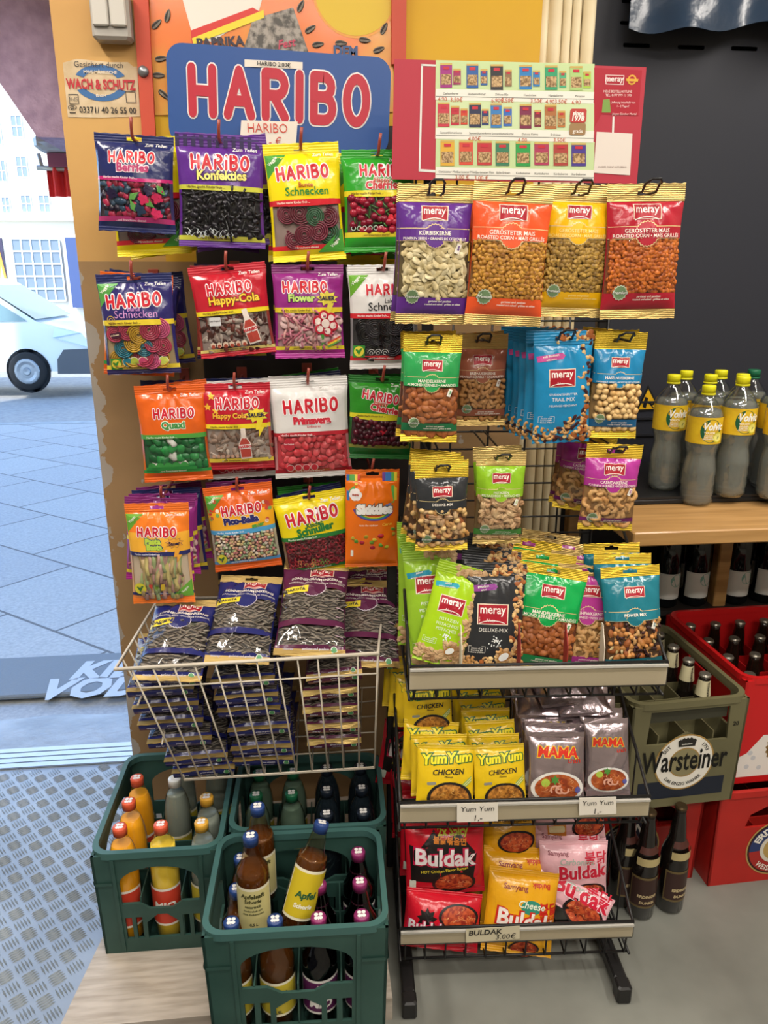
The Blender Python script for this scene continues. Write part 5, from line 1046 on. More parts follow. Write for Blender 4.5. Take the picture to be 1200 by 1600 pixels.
NB['haz'] = mbag('blue topped bag of hazelnuts at the right end of the second row', ((930, 514), (1014, 522), (916, 681), (990, 688)), pl(.06), '#1f7fb0', YGOLD, 'hazelnuts', ('HASELNUSSKERNE', 'HAZELNUT KERNELS • NOISETTES DÉCORTIQUÉES'), 37, dark='#a8844a', lo='#1a5a86', two=True, top=.16, hook='black wire hook through the blue hazelnut bag', logo=(0, .275, .34), win=(.47, .81), t=.018, s_badge=False)
NB['dlx'] = mbag('black topped bag of mixed nuts leftmost in the third row of the wire rack', ((647, 717), (733, 720), (650, 857), (729, 862)), pl(.04), '#2f3134', YGOLD, 'deluxe', ('DELUXE-MIX',), 38, dark='#6a4a28', lo='#26282a', two=True, top=.19, hook='black wire hook through the black mixed nuts bag', logo=(0, .32, .36), win=(.51, .86), t=.02, s_badge=False)
NB['pis'] = mbag('lime green topped bag of pistachios second in the third row', ((744, 706), (824, 702), (739, 853), (813, 847)), pl(.07), '#8fbf2a', GOLD, 'pistachios', ('PISTAZIEN', 'PISTACHIOS • PISTACHES'), 39, dark='#8a6a44', lo='#3f7a34', two=True, top=.16, hook='black wire hook through the lime green pistachio bag', logo=(0, .27, .36), win=(.47, .82), t=.018)
NB['cas'] = mbag('magenta topped bag of cashews at the right end of the third row', ((916, 695), (1007, 692), (903, 826), (985, 830)), pl(.05), '#a8338c', YGOLD, 'cashews', ('CASHEWKERNE', 'CASHEW KERNELS • NOIX DE CAJOU'), 40, dark='#8a5a44', lo='#6a1f5a', two=True, top=.16, hook='black wire hook through the magenta cashew bag', logo=(0, .27, .36), win=(.47, .84), t=.02)
def printed(label, cs, pln, col, cont, lines, seed, tag, tagcol, logo=(-.03, .40, .44), corner_=False, hook=None, spoon=False, group=NUTS, t=.016, dens=1.7):
    """matt pouch with nuts printed along the top, right side and foot"""
    o, rot, w, h = axes(cs, pln); b = Pouch('nut_pouch', label, 'bag of nuts', w, h, t, (.12, col), (.03, col), [(1, col)], group, seed, back=col, loc=o, rot=rot, wr=.8, slot=bool(hook))
    items, sp, _ = REC[cont]; rg = b.rng; cho = [i for i in items for _ in range(i[3])]
    def scat(n, fx, fy, k=1.):
        for i in range(n): sh, ln, ms, _w = rg.choice(cho); b.print_items([(sh, ms, max(-.46, min(.46, fx(i / n))), min(.985, fy(i / n)), ln * rg.uniform(.8, 1.) * k, rg.uniform(0, 6.3))], sq=.22)
    k = .8
    scat(int(34 * dens), lambda q: .37 + rg.uniform(-.07, .11) + .03 * sin(q * 9), lambda q: .03 + q * .95, k); scat(int(18 * dens), lambda q: .5 - q * .6 + rg.uniform(-.06, .06), lambda q: .03 + rg.uniform(0, .07), k); scat(int(44 * dens), lambda q: -.48 + q * .96, lambda q: .90 + rg.uniform(-.05, .07), k); scat(int(18 * dens), lambda q: .05 + q * .4, lambda q: .8 + rg.uniform(-.05, .08), k)
    b.ME(*logo, nuts=True)
    for i, ln in enumerate(lines): b.T(ln, logo[0] + .02, logo[1] + .155 + .05 * i, .062, '#f0ece2', bold=-.01, maxw=.5, e=.0012)
    b.S(poly([(-.24, -.05), (.2, -.05), (.24, 0), (.2, .05), (-.24, .05)]), -.22, .22, tagcol, .12, e=.0007)
    for i, q in enumerate(tag): b.T(q, -.22, .215 + i * .028, .04 if i == 0 else .028, '#f0ece2', rot=.12, maxw=.36, e=.0012)
    b.S(([(-.14, -.055), (.14, -.055), (.14, .055), (-.14, .055), (-.135, -.05), (.135, -.05), (.135, .05), (-.135, .05)], [(0, 1, 5, 4), (1, 2, 6, 5), (2, 3, 7, 6), (3, 0, 4, 7)]), -.29, .77, '#f0ece2', e=.001)
    for i in range(3): b.T('Source of fibre'[:13 + i], -.29, .765 + i * .018, .026, '#f0ece2', maxw=.2, e=.001)
    if spoon:
        b.S(poly(disc(.12, 20, ry=.08)), .17, .83, '#a8743a', .6, e=.0032); b.S(poly(disc(.095, 20, ry=.06)), .17, .83, '#e9ebe8', .6, e=.0040)
        for i in range(30): b.S(poly(disc(.012, 6)), .02 + rg.gauss(0, .05), .70 + rg.gauss(0, .025), '#eef0ee', e=.0014 + i * .00002)
    b.done(); b.o, b.rot = o, rot
    if hook: nut_hook(o - rot.to_matrix() @ V((0, 0, b.y0 * .52)), 0, hook)
    return b
NB['trail'] = printed('bright blue pouch of trail mix in front of its stack in the second row', ((836, 514), (925, 521), (830, 690), (921, 694)), pl(.05), '#1f86b8', 'trail', ('STUDENTENFUTTER', 'TRAIL MIX', 'MÉLANGE MENDIANT'), 41, ('mit Rosinen', 'with raisins'), '#c24a94', hook='black wire hook through the bright blue trail mix pouches', t=.014, dens=1.1)
def nbehind(key, k, label, gap=.03, dx=0, dz=0, tl=0, of=None, yaw=0):
    s = NB[key]; q = NB[of or key]; m = q.rot.to_matrix(); r2 = (m @ Mx.Rotation(R(tl), 3, 'Y') @ Mx.Rotation(R(yaw), 3, 'Z')); sl = q.o - m @ V((0, 0, q.y0 * .52))
    loc = sl + r2 @ V((0, 0, s.y0 * .52)) + RY * gap * k + RX * dx + V((0, 0, dz)); return dup(s.root, label, loc, r2.to_euler(), NUTS)
nbehind('pump', 1, 'purple pumpkin seed bag second on its hook', .04, tl=2); nbehind('bbq', 1, 'orange corn bag second on its hook', .04, tl=-2); nbehind('chili', 1, 'dark red corn bag second on its hook', .04, tl=3); nbehind('salt', 1, 'yellow corn bag second on its hook', .04, tl=-2)
nbehind('alm', 1, 'green almond bag second on its hook', 0.042, tl=2); nbehind('alm', 2, 'green almond bag third on its hook', 0.042, tl=-3); nbehind('pea', 1, 'brown peanut bag second on its hook', 0.042, tl=-4); nbehind('haz', 1, 'blue hazelnut bag second on its hook', 0.042, tl=-3); nbehind('haz', 2, 'blue hazelnut bag third on its hook', 0.042, tl=4)
for i, wd in enumerate(('second', 'third', 'fourth', 'fifth', 'sixth')): nbehind('trail', i + 1, 'bright blue trail mix pouch %s from the front of its stack' % wd, .03, dx=-.006 * (i + 1), yaw=-9, tl=2)
nbehind('dlx', 1, 'black mixed nuts bag second on its hook', 0.042, tl=4, dx=-.004); nbehind('dlx', 2, 'black mixed nuts bag third on its hook', 0.042, tl=7, dx=-.004); nbehind('pis', 1, 'lime green pistachio bag second on its hook', 0.042, tl=-3)
nbehind('cas', 3, 'magenta cashew bag seen turned behind the front one', 0.042, tl=3, yaw=-14, dx=-.008); nbehind('cas', 4, 'magenta cashew bag deepest on its hook', 0.042, tl=2, yaw=-14, dx=-.008)
# --- pouches leaning in the top tray
def lean(y, z, ang):
    p0 = RM @ V((0, y, z)); n = RY * cos(R(ang)) - V((0, 0, 1)) * sin(R(ang)); return lambda u, v: PN(u, v, p0, n)
TZ = zt1 - .05; TR_ = 'nut pouches standing in the top tray'
L1 = lean(.058, TZ, 14); L2 = lean(.026, TZ, 14)
SB = {}
SB['pis'] = printed('upright lime green pistachio pouch at the left end of the top tray', ((628, 845), (712, 856), (641, 1052), (722, 1052)), L1, '#8fb82c', 'pistachios', ('PISTAZIEN', 'PISTACHIOS', 'PISTACHES'), 51, ('salted', 'geröstet und gesalzen'), '#1f86a0', (-.05, .30, .5), spoon=False, group=TR_)
SB['pis2'] = printed('lime green pistachio pouch with salt spoon tilted across the upright one', ((690, 862), (760, 903), (646, 1024), (716, 1052)), L2, '#a4cc1e', 'pistachios', ('PISTAZIEN', 'PISTACHIOS', 'PISTACHES'), 52, ('salted', 'geröstet und gesalzen'), '#1f9ab0', (-.04, .40, .5), spoon=True, group=TR_)
SB['dlx'] = printed('black mixed nuts pouch with salt spoon in the top tray', ((728, 866), (824, 893), (724, 1052), (812, 1054)), lean(.026, TZ, 14), '#2c2d30', 'deluxe', ('DELUXE-MIX',), 53, ('gesalzen', 'salted'), '#8a3a8c', (-.05, .45, .5), spoon=True, group=TR_)
def sbag(label, cs, y, col, gold, cont, lines, seed, dark, lo, **kw): return mbag(label, cs, lean(y, TZ, 14), col, gold, cont, lines, seed, dark=dark, lo=lo, top=.1, bot=.03, t=.02, logo=(.02, .235, .33), win=(.50, .86), name='nut_pouch', prem=False, **kw)
SB['alm'] = sbag('emerald green almond pouch with yellow top tilted in the top tray', ((812, 864), (921, 904), (788, 1036), (886, 1056)), .058, '#12a04c', YGOLD, 'almonds', ('MANDELKERNE', 'ALMOND KERNELS • AMANDES'), 54, '#7a3f24', '#1f7a44')
SB['cas'] = sbag('magenta cashew pouch between the green and teal ones in the top tray', ((872, 864), (970, 902), (862, 1040), (948, 1054)), .088, '#b03a8c', GOLD, 'cashews', ('CASHEWKERNE', 'CASHEW KERNELS • NOIX DE CAJOU'), 55, '#7a5a4a', '#a02a80')
SB['pow'] = sbag('teal power mix pouch at the right end of the top tray', ((938, 877), (1030, 891), (946, 1050), (1036, 1050)), .045, '#1f7484', YGOLD, 'power', ('POWER MIX',), 56, '#4a3a24', '#1a5f6c')
def sbehind(key, k, label, dx=0, dz=0, gap=.042, tl=0):
    s = SB[key]; m = s.rot.to_matrix() @ Mx.Rotation(R(tl), 3, 'Y'); return dup(s.root, label, s.o + RY * gap * k + RX * dx + V((0, 0, dz)), m.to_euler(), TR_)
sbehind('pow', 1, 'teal power mix pouch second in its row', -.002, .012, .042, 3); sbehind('pow', 2, 'teal power mix pouch third in its row', -.012, .02, 0.042, 2)
sbehind('cas', 1, 'magenta cashew pouch second in its row', -.005, .012, 0.042, 2); sbehind('cas', 2, 'magenta cashew pouch third in its row', -.02, .022, 0.042, 6); sbehind('cas', 3, 'magenta cashew pouch fourth in its row', -.05, .03, 0.042, 4)
sbehind('alm', 1, 'emerald green almond pouch second in its row', -.012, .012, .05, -2); sbehind('alm', 2, 'emerald green almond pouch third in its row', -.03, .024, .05, 0); sbehind('dlx', 1, 'black mixed nuts pouch second in its row', -.002, .014, 0.042, 4); sbehind('dlx', 2, 'black mixed nuts pouch third in its row', -.01, .03, 0.042, 7)
sbehind('pis', 1, 'lime green pistachio pouch second in its row', -.004, .012, 0.042, -3); sbehind('pis', 2, 'lime green pistachio pouch third in its row', -.006, .022, 0.042, 3)
# cardboard dividers
for k, (x, c, lb) in enumerate(((720, '#d8cfb8', 'cream card divider beside the tilted pistachio pouch'), (811, '#8a2a26', 'dark red card divider between black and green pouches'), (884, '#9a2f28', 'red card divider between green and magenta pouches'), (941, '#cfc2b0', 'pale card divider left of the teal pouch'))):
    p = LR(x, 1036, .004); mb = MB(); pts = [(-.001, TZ + .004), (-.001, TZ + .085), (.022, TZ + .125), (.030, TZ + .125), (.024, TZ + .004)]
    slab(mb, [pts], .0018, lambda a, b, d: RM @ V((p.x + d, a, b)), mat('card_' + c, c, rough=.7)); o = mb.build('divider_card'); o['label'] = lb; o['category'] = 'divider'; o['group'] = 'card dividers in the top tray'
# --- noodles
NOOD = mat('noodle_print', '#c98a3a', rough=.5, var=('#7a4a1c', 130, .4, .62)); DISH = mat('dish_print', '#1e1c1c', rough=.4)
def bowl(b, x, y, k, rim='#242122', ky=.75, inside=NOOD):
    b.S(poly(disc(k, 28)), x, y, rim, 0, 1, .0010, ky); b.pr(b.pic, xf(poly(disc(k * .86, 24)), 1, ky), x, y, inside, .0015)
    for i in range(26):
        a = b.rng.uniform(0, 6.3); r_ = k * .7 * sqrt(b.rng.random()); sh = ring(k * .13, k * .16, 8, a, a + 2.4); b.pr(b.pic, xf(sh, 1, ky * .8), x + r_ * cos(a * 2.3), y + r_ * sin(a * 2.3) * ky * b.w / b.h, ink(('#e0b060', '#b87430', '#d89a48')[i % 3] if inside is NOOD else ('#e0a070', '#c8582a', '#d8804a')[i % 3]), .0020 + i * .00002)
NG = 'noodle packs on the wire rack'
def npack(label, cs, pln, col, seed, art, t=.013, seal=None, name='noodle_pack', back=None, group=NG):
    o, rot, w, h = axes(cs, pln); b = Pouch(name, label, 'noodle pack', w, h, t, (.07, seal or col), (.07, seal or col), [(1, col)], group, seed, back=back or col, loc=o, rot=rot, slot=False, pinch=.02, wr=.9, fold=0)
    art(b); b.done(); b.o, b.rot = o, rot; return b
def yum(b):
    b.T('YumYum', .02, .27, .24, '#f2e02a', out='#1f6a34', bold=.06, shear=.15, maxw=.88, rot=.08, e=.0012); b.T('CHICKEN', .05, .45, .13, '#22201c', bold=.03, shear=.2, maxw=.56, rot=.06); b.T('Flavour', .05, .5, .035, '#22201c', shear=.3)
    bowl(b, .08, .84, .40); b.S(poly(rrect(.16, .05, .02)), -.25, .6, '#8a8a80', .1)
    for i in range(5): b.S(poly([(-.11, -.012), (.11, -.004), (.11, .012), (-.11, .012)]), .38, .55 + i * .02, ('#8ab04a', '#e0d8a0')[i % 2], .7)
YC = '#e3bf1e'; MZ = zt2 - .048
ly = lambda y, z=0., a=20: lean(y, MZ + z, a)
KB = {}
KB['yum'] = npack('yellow chicken noodle pack at the front left of the middle tray', ((656, 1160), (738, 1166), (646, 1262), (742, 1262)), ly(.030), YC, 61, yum)
KB['yum2'] = npack('yellow chicken noodle pack at the front beside the red lettered packs', ((738, 1166), (819, 1158), (743, 1262), (822, 1260)), ly(.030), YC, 62, yum)
def kb(key, k, label, dx=0, dz=0, gap=.038, tl=0, rx=0):
    s = KB[key]; m = s.rot.to_matrix() @ Mx.Rotation(R(tl), 3, 'Y') @ Mx.Rotation(R(rx), 3, 'X'); return dup(s.root, label, s.o + RY * gap * k + RX * dx + V((0, 0, dz)), m.to_euler(), NG)
for i, wd in enumerate(('second', 'third', 'fourth', 'fifth', 'sixth', 'seventh')): kb('yum2', i + 1, 'yellow chicken noodle pack %s in the right hand row' % wd, -.004 * i - .004, .011 * i + .004, .034, 1.2 * (-1) ** i)
for i, wd in enumerate(('second', 'third')): kb('yum', i + 1, 'yellow chicken noodle pack %s in the left hand row' % wd, -.012 * (i + 1), .012 * i + .004, .034, -2 * (-1) ** i)
KB['yum3'] = npack('yellow chicken noodle pack raised at the top of the left hand row', ((628, 1062), (706, 1070), (632, 1150), (706, 1150)), ly(.13, .07, 15), YC, 63, yum)
for i, wd in enumerate(('just behind', 'second behind', 'third behind')): kb('yum3', i + 1, 'yellow chicken noodle pack %s the raised one' % wd, -.012 * (i + 1), .006 * i, .034, 4)
SIL = mat('silver_foil', '#b9a8ac', rough=.22, metal=.8, bump=(30, .35, .006)); 
def mama(b):
    b.T('MAMA', .0, .34, .2, '#d8301f', out='#f0d23a', bold=.05, ol=.08, shear=.12, maxw=.72, rot=-.02, e=.0012); b.T('มาม่า', .3, .42, .08, '#c8301f', bold=.03)
    bowl(b, .0, .78, .47, '#dcdad4', .62, mat('tomyam_print', '#b8612e', rough=.5, var=('#8a3a1c', 60, .4, .6))); b.S(poly(disc(.08, 16)), -.22, .70, '#a8c04a', e=.0024, ky=.9); b.S(poly(star(6, .09, .05)), -.05, .66, '#4f8a3a', e=.0026)
    for i in range(3): b.S(ring(.05, .085, 12, 0, 4), -.05 + i * .09, .80, '#e0a890', i * 1.3, e=.0028)
    b.S(poly(star(8, .06, .05)), .36, .80, '#5a5a9a', e=.003)
KB['mama'] = npack('silver noodle pack with red lettering and soup bowl at the front', ((826, 1140), (913, 1146), (825, 1256), (913, 1252)), ly(.032), SIL, 64, mama, seal=SIL, back=SIL)
KB['mama2'] = npack('silver noodle pack with red lettering turned at the right end of the middle tray', ((912, 1132), (981, 1112), (918, 1252), (982, 1236)), ly(.048), SIL, 65, mama, seal=SIL, back=SIL)
for i, wd in enumerate(('first', 'second', 'third', 'fourth')):
    o = RM @ V((.36 - .006 * i, .07 + .035 * i, MZ + .10 + .012 * i)); b = dup(KB['mama'].root, 'silver noodle pack leaning, %s behind the front one' % wd, o + V((0, 0, .03)), Mx.Rotation(RPHI, 3, 'Z') @ Mx.Rotation(R(-36 - 2 * i), 3, 'X') @ Mx.Rotation(R(3 * (-1) ** i), 3, 'Z'), NG) if False else kb('mama', i + 1, 'silver noodle pack leaning %s behind the front one' % wd, -.004 * i, .012 * i, .037, 2 * (-1) ** i)
for i, wd in enumerate(('first', 'second', 'third')): kb('mama2', i + 1, 'silver noodle pack leaning %s behind the turned one' % wd, -.006 * i, .013 * i, .037, -3)
mrot = lambda yaw, pit: (Mx.Rotation(RPHI, 3, 'Z') @ Mx.Rotation(R(yaw), 3, 'Z') @ Mx.Rotation(R(pit), 3, 'X')).to_euler()
for i, (x, y, z, yw, pt_) in enumerate(((.33, .17, .165, 4, -76), (.345, .175, .188, -6, -78), (.42, .16, .172, 10, -74), (.415, .17, .196, 2, -78), (.36, .19, .212, 9, -77))):
    dup(KB['mama'].root, ('lowest', 'second', 'third', 'fourth', 'topmost')[i] + ' silver noodle pack lying in the pile at the back of the middle tray', RM @ V((x, y + .10, MZ + z)), mrot(yw, pt_), NG, keep=('pouch', 'top_seal', 'bottom_seal'))
# spicy noodles of the lowest tray
BZ = zt3 - .06
lb = lambda y, z=0., a=16: lean(y, BZ + z, a)
def dish2(b, x, y, k): bowl(b, x, y, k, '#201a1a', .6, mat('spicy_print', '#c8562a', rough=.5, var=('#8a2416', 110, .4, .6)))
def bul_red(b):
    b.S(poly([(-.42, -.25), (.36, -.3), (.42, .1), (.2, .36), (.0, .28), (-.12, .4), (-.3, .2), (-.44, .22)]), -.02, .5, '#1d1716', e=.0007); b.T('Buldak', .0, .52, .26, '#f3e9ea', out='#c81f4a', bold=.045, maxw=.78, ol=.08, rot=-.04, e=.0014)
    b.T('HOT Chicken Flavor Ramen', -.02, .61, .06, '#f0d83a', bold=.02, maxw=.6, rot=.08, e=.0016); dish2(b, .1, .80, .28); b.T('불닭볶음면', .05, .24, .13, '#e8892a', bold=.04, maxw=.42, rot=-.1, e=.0014); b.T('2x Spicy', .1, .14, .08, '#c8c83a', bold=.05)
    b.S(poly([(-.04, -.06), (.04, -.06), (.04, .06), (-.04, .06)]), -.42, .82, '#d8e0d0')
BR_ = '#c81a2c'
KB['red'] = npack('red spicy noodle pack standing at the front left of the lowest tray', ((633, 1284), (755, 1284), (634, 1396), (758, 1396)), lb(.085, .085, 12), BR_, 66, bul_red, t=.026)
KB['red2'] = npack('red spicy noodle pack lying below the standing one', ((634, 1392), (756, 1390), (628, 1486), (744, 1482)), lb(.036, 0, 24), BR_, 67, lambda b: (dish2(b, .2, .38, .27), b.T('Buldak', -.2, .66, .2, '#f3e9ea', out='#c81f4a', bold=.045, ol=.08, maxw=.5, e=.0014), b.S(poly(star(9, .14, .09)), -.22, .45, '#1d1716')), t=.026)
for i, (wd, dx) in enumerate((('just behind the standing one', -.006), ('second behind the standing one', -.012), ('third behind the standing one', -.018), ('fourth behind the standing one', -.028))): kb('red', i + 1, 'red spicy noodle pack ' + wd, dx, .008 * i, .055, 2 * (-1) ** i)
KB['redx'] = kb('red', 4, 'red spicy noodle pack leaning out high at the back left of the lowest tray', -.035, .10, .062, 10)
def bul_y(b):
    b.T('Buldak', .06, .64, .26, '#f0e8e0', out='#c8281f', bold=.045, maxw=.82, ol=.08, rot=-.06, e=.0014); b.S(poly(disc(.15, 20)), .12, .40, '#2f8a74', ky=.62); b.T('Cheese', .12, .41, .09, '#e8f0d8', shear=.2, rot=-.06, e=.0016); b.T('Samyang', -.12, .22, .07, '#8a2a1c', bold=.03); b.T('불닭', .38, .46, .12, '#c8281f', bold=.05); b.T('볶음면', .38, .55, .07, '#c8281f', bold=.03); dish2(b, .1, .92, .22)
    b.T('Buldak', .24, .13, .07, '#c8281f', bold=.03, rot=3.14, maxw=.26)
BYC = '#e8a81c'
KB['yel'] = npack('yellow cheese noodle pack tilted at the front of the lowest tray', ((764, 1348), (876, 1368), (752, 1488), (858, 1492)), lb(.038, 0, 22), BYC, 68, bul_y, t=.024)
KB['yel2'] = npack('yellow noodle pack with a dish print upright behind the tilted one', ((752, 1268), (838, 1266), (756, 1352), (838, 1350)), lb(.14, .08, 14), BYC, 69, lambda b: (dish2(b, .1, .5, .36), b.T('HOT Chicken Flavor Ramen', .05, .16, .08, '#2a1a14', bold=.02, maxw=.7), b.T('Buldak', -.2, .9, .06, '#c8281f', rot=3.14, bold=.03), b.T('Samyang', .28, .9, .05, '#2a1a14', rot=3.14)), t=.024)
kb('yel', 1, 'yellow cheese noodle pack just behind the tilted one', -.006, .02, .05, -4); kb('yel', 2, 'yellow cheese noodle pack second behind the tilted one', -.01, .03, .05, 3); kb('yel2', 1, 'yellow noodle pack behind the upright one with the dish', .0, .01, .05, 2)
def bul_p(b):
    b.T('Buldak', .12, .56, .24, '#c81f3a', out='#f0dce0', bold=.05, maxw=.72, ol=.05, rot=.06, e=.0014); b.T('Carbonara', .02, .34, .09, '#a8b4a8', shear=.2, maxw=.5); b.T('불닭', .3, .32, .13, '#c81f3a', bold=.02); b.T('Samyang', -.25, .2, .06, '#8a4a54'); dish2(b, .22, .84, .26)
BP = '#e8b4bc'
KB['pink'] = npack('pink noodle pack with red lettering standing at the right of the lowest tray', ((842, 1318), (951, 1308), (842, 1404), (946, 1404)), lb(.10, .05, 14), BP, 70, bul_p, t=.024)
KB['pink2'] = npack('pink noodle pack with an orange dish print at the top of the pink row', ((832, 1262), (944, 1254), (838, 1322), (946, 1314)), lb(.165, .115, 16), BP, 71, lambda b: (dish2(b, .25, .5, .26), b.S(poly(rrect(.26, .22, .03)), -.22, .55, '#d88a3a'), b.S(poly(rrect(.22, .1, .03)), -.22, .5, '#f0e0b0', e=.001)), t=.024)
KB['pink3'] = npack('pink noodle pack slid down flat across the front right of the lowest tray', ((842, 1342), (964, 1402), (820, 1392), (942, 1450)), lb(.055, .02, 34), BP, 72, bul_p, t=.014)
kb('pink', 1, 'pink noodle pack just behind the standing one', -.004, .01, .048, -2); kb('pink2', 1, 'pink noodle pack behind the dish print one', -.002, .01, .05, 2)
# ------------------------------------------------------------------ cream wire basket with sunflower seeds
CW = mat('cream_wire', '#c9bfae', rough=.45)
BKT = thing('wire_basket', 'cream wire basket full of sunflower seed bags on the entrance wall', 'basket', (0, WY - .02, .5))
BO = V((0, WY - .02, .5)); BYF = 1.42
def bq(u, v, Y=BYF): return PY(u, v, Y) - BO
fl, fr_ = bq(180, 1046), bq(590, 1021); bl_, br_ = bq(248, 935, 1.86), bq(601, 930, 1.86)
lo_l, lo_r = bq(288, 1219, 1.50), bq(585, 1174, 1.50); lb_l, lb_r = bq(300, 1150, 1.86), bq(590, 1120, 1.86)
lb_l.z = lo_l.z - .0; lb_r.z = lo_l.z; lo_r.z = lo_l.z
mid = lambda a, b, t: a + (b - a) * t
mb = MB(); mb.tube([fl, fr_, br_, bl_], .0042, CW, 8, closed=True); mb.build('rim', BKT)
mb = MB()
for i in range(13):
    t = i / 12; mb.tube([mid(fl, fr_, .06 + .94 * t), mid(lo_l, lo_r, t), mid(lb_l, lb_r, t)], .0019, CW, 5)
for k in (.16, .99): mb.tube([mid(mid(fl, fr_, .06), lo_l, k), mid(fr_, lo_r, k)], .0021, CW, 6)
mb.build('front_grid', BKT)
for nm_, A, B, C, D in (('left_grid', bl_, fl, lb_l, lo_l), ('right_grid', br_, fr_, lb_r, lo_r)):
    mb = MB()
    for i in range(1, 8): t = i / 8; mb.tube([mid(A, B, t), mid(C, D, t)], .0019, CW, 5)
    for k in (.3, .65, .98): mb.tube([mid(A, C, k), mid(B, D, k)], .0022, CW, 5)
    mb.build('side_grid', BKT)
mb = MB()
for k in range(6): t = k / 5; mb.tube([mid(lo_l, lb_l, t), mid(lo_r, lb_r, t)], .0021, CW, 5)
mb.build('bottom_grid', BKT)
mb = MB(); mb.tube([bl_, bl_ + V((0, 1.905 - 1.86, .0))], .004, CW, 6); mb.tube([br_, br_ + V((0, .045, 0))], .004, CW, 6)
for p in (bl_, br_): mb.tube([p + V((0, .045, .02)), p + V((0, .045, -.05))], .004, CW, 6)
mb.build('bracket', BKT)
def sun_bag(label, col, seed, w=.145, h=.235, t=.024, name='seed_bag', loc=(0, 0, 0), rot=(0, 0, 0), cs=None, plane=None, dakota=False, foot=None):
    if cs: loc, rot, w, h = axes(cs, plane)
    b = Pouch(name, label, 'bag of seeds', w, h, t, (.09, GOLD), (.075, GOLD), [(.36, col, 0), (.68, 'win', 0, col), (.735, col, 0), (.90, 'win', 0, col), (1, col)], 'sunflower seed bags in the basket', seed, back=col, cont='sunflower', side=.96, loc=loc, rot=rot, win_part='seeds', wr=1.6, foot=foot)
    b.ME(.1, .17, .34); b.T('SONNENBLUMENKERNE', .03, .275, .05, '#e9e2d8', bold=.015, maxw=.8); b.T('SUNFLOWER SEEDS • GRAINES DE TOURNESOL', .03, .315, .04, '#e9e2d8', bold=.01, maxw=.86); b.S(poly(star(22, .19, .175)), .0, .36, '#d8d0d8', e=.0003); b.S(poly(star(22, .18, .165)), .0, .36, col, e=.0006)
    b.T('SONNENBLUMENKERNE', .03, .275, .05, '#e9e2d8', bold=.015, maxw=.8, e=.0014)
    b.S(poly([(-.2, -.06), (.18, -.06), (.2, .06), (-.17, .06)]), -.28, .385, '#e8d23a', .1, e=.0009); b.T('DAKOTA', -.28, .40, .06, '#2a2a3a', bold=.04, rot=.1, maxw=.3, e=.0014)
    b.S(poly(disc(.05)), .34, .935, '#dfe6dc', e=.0006) ; b.S(poly(disc(.04)), .34, .935, '#5f9a6a', e=.0010); b.T('meray', -.3, .94, .04, '#b8bcd8', bold=.02); b.T('geröstet und gesalzen', .08, .935, .03, '#d8d4e0', maxw=.4)
    if dakota:
        for i in range(9): b.band(.36, .47, .1 + i * .09, .108 + i * .09, '#b89aa8', e=.0007)
    b.done(); b.o, b.rot = loc, rot; return b
SB_, SM_ = '#262a66', '#5a2444'
SUN = {}
def slope(y, z, ang, yaw=0):
    n = V((-sin(R(yaw)) * cos(R(ang)), cos(R(yaw)) * cos(R(ang)), -sin(R(ang)))); p0 = V((0, y, z)); return lambda u, v: PN(u, v, p0, n)
SUN['blue'] = sun_bag('navy sunflower seed bag lying on top at the left of the basket', SB_, 81, cs=((250, 944), (338, 930), (199, 1072), (320, 1060)), foot=(.02, SB_), plane=slope(1.50, .77, 68))
SUN['blue2'] = sun_bag('navy sunflower seed bag lying on top in the middle of the basket', SB_, 82, cs=((350, 908), (438, 892), (308, 1046), (424, 1028)), foot=(.02, SB_), plane=slope(1.53, .785, 66))
SUN['mar'] = sun_bag('maroon sunflower seed bag lying on top at the right of the basket', SM_, 83, cs=((450, 888), (540, 870), (424, 1044), (540, 1010)), foot=(.02, SM_), plane=slope(1.54, .80, 64), dakota=True)
# layers seen through the wires of the front
def layer(key, u, v, wpx, label, Y=1.475, yaw=0, tilt=0, pit=-97):
    p = PY(u, v, Y); s = SUN[key]; m = Mx.Rotation(R(yaw), 3, 'Z') @ Mx.Rotation(R(tilt), 3, 'Y') @ Mx.Rotation(R(pit), 3, 'X')
    # the bag's foot (local z = -h) faces the front
    loc = p - m @ V((0, 0, -(.235 if key != 'x' else .2))); return dup(s.root, label, loc, m.to_euler(), 'sunflower seed bags in the basket', keep=('pouch', 'top_seal', 'bottom_seal', 'seeds', 'window_film', 'foot_fold'))
SUN['flat'] = sun_bag('navy sunflower seed bag topmost of the layers behind the left front wires', SB_, 84, .138, .235, .020, foot=(.021, SB_)); SUN['flatm'] = sun_bag('maroon sunflower seed bag topmost of the layers behind the right front wires', SM_, 85, .122, .235, .020, foot=(.021, SM_))
def place(key, u, v, yaw=0, tilt=0, Y=1.475, pit=-84):
    p = PY(u, v, Y); m = Mx.Rotation(R(yaw), 3, 'Z') @ Mx.Rotation(R(tilt), 3, 'Y') @ Mx.Rotation(R(pit), 3, 'X'); r = SUN[key].root; r.rotation_euler = m.to_euler(); r.location = p - m @ V((0, 0, -.235)) ; return p
wds = ('second', 'third', 'fourth', 'fifth', 'sixth')
L1_ = ((252, 1078, 3), (257, 1100, 5), (262, 1124, 4), (267, 1148, 6), (276, 1172, 4), (300, 1196, 3)); 
place('flat', 250, 1080, 4, 2)
for i, (u, v, tl) in enumerate(((258, 1106, 3), (266, 1132, 4), (280, 1160, 3), (306, 1188, 2), (318, 1206, 2))): layer('flat', u, v, 0, wds[i] + ' navy seed bag down behind the left front wires', 1.485 + .005 * i, 3, tl * .6 - 1, -84)
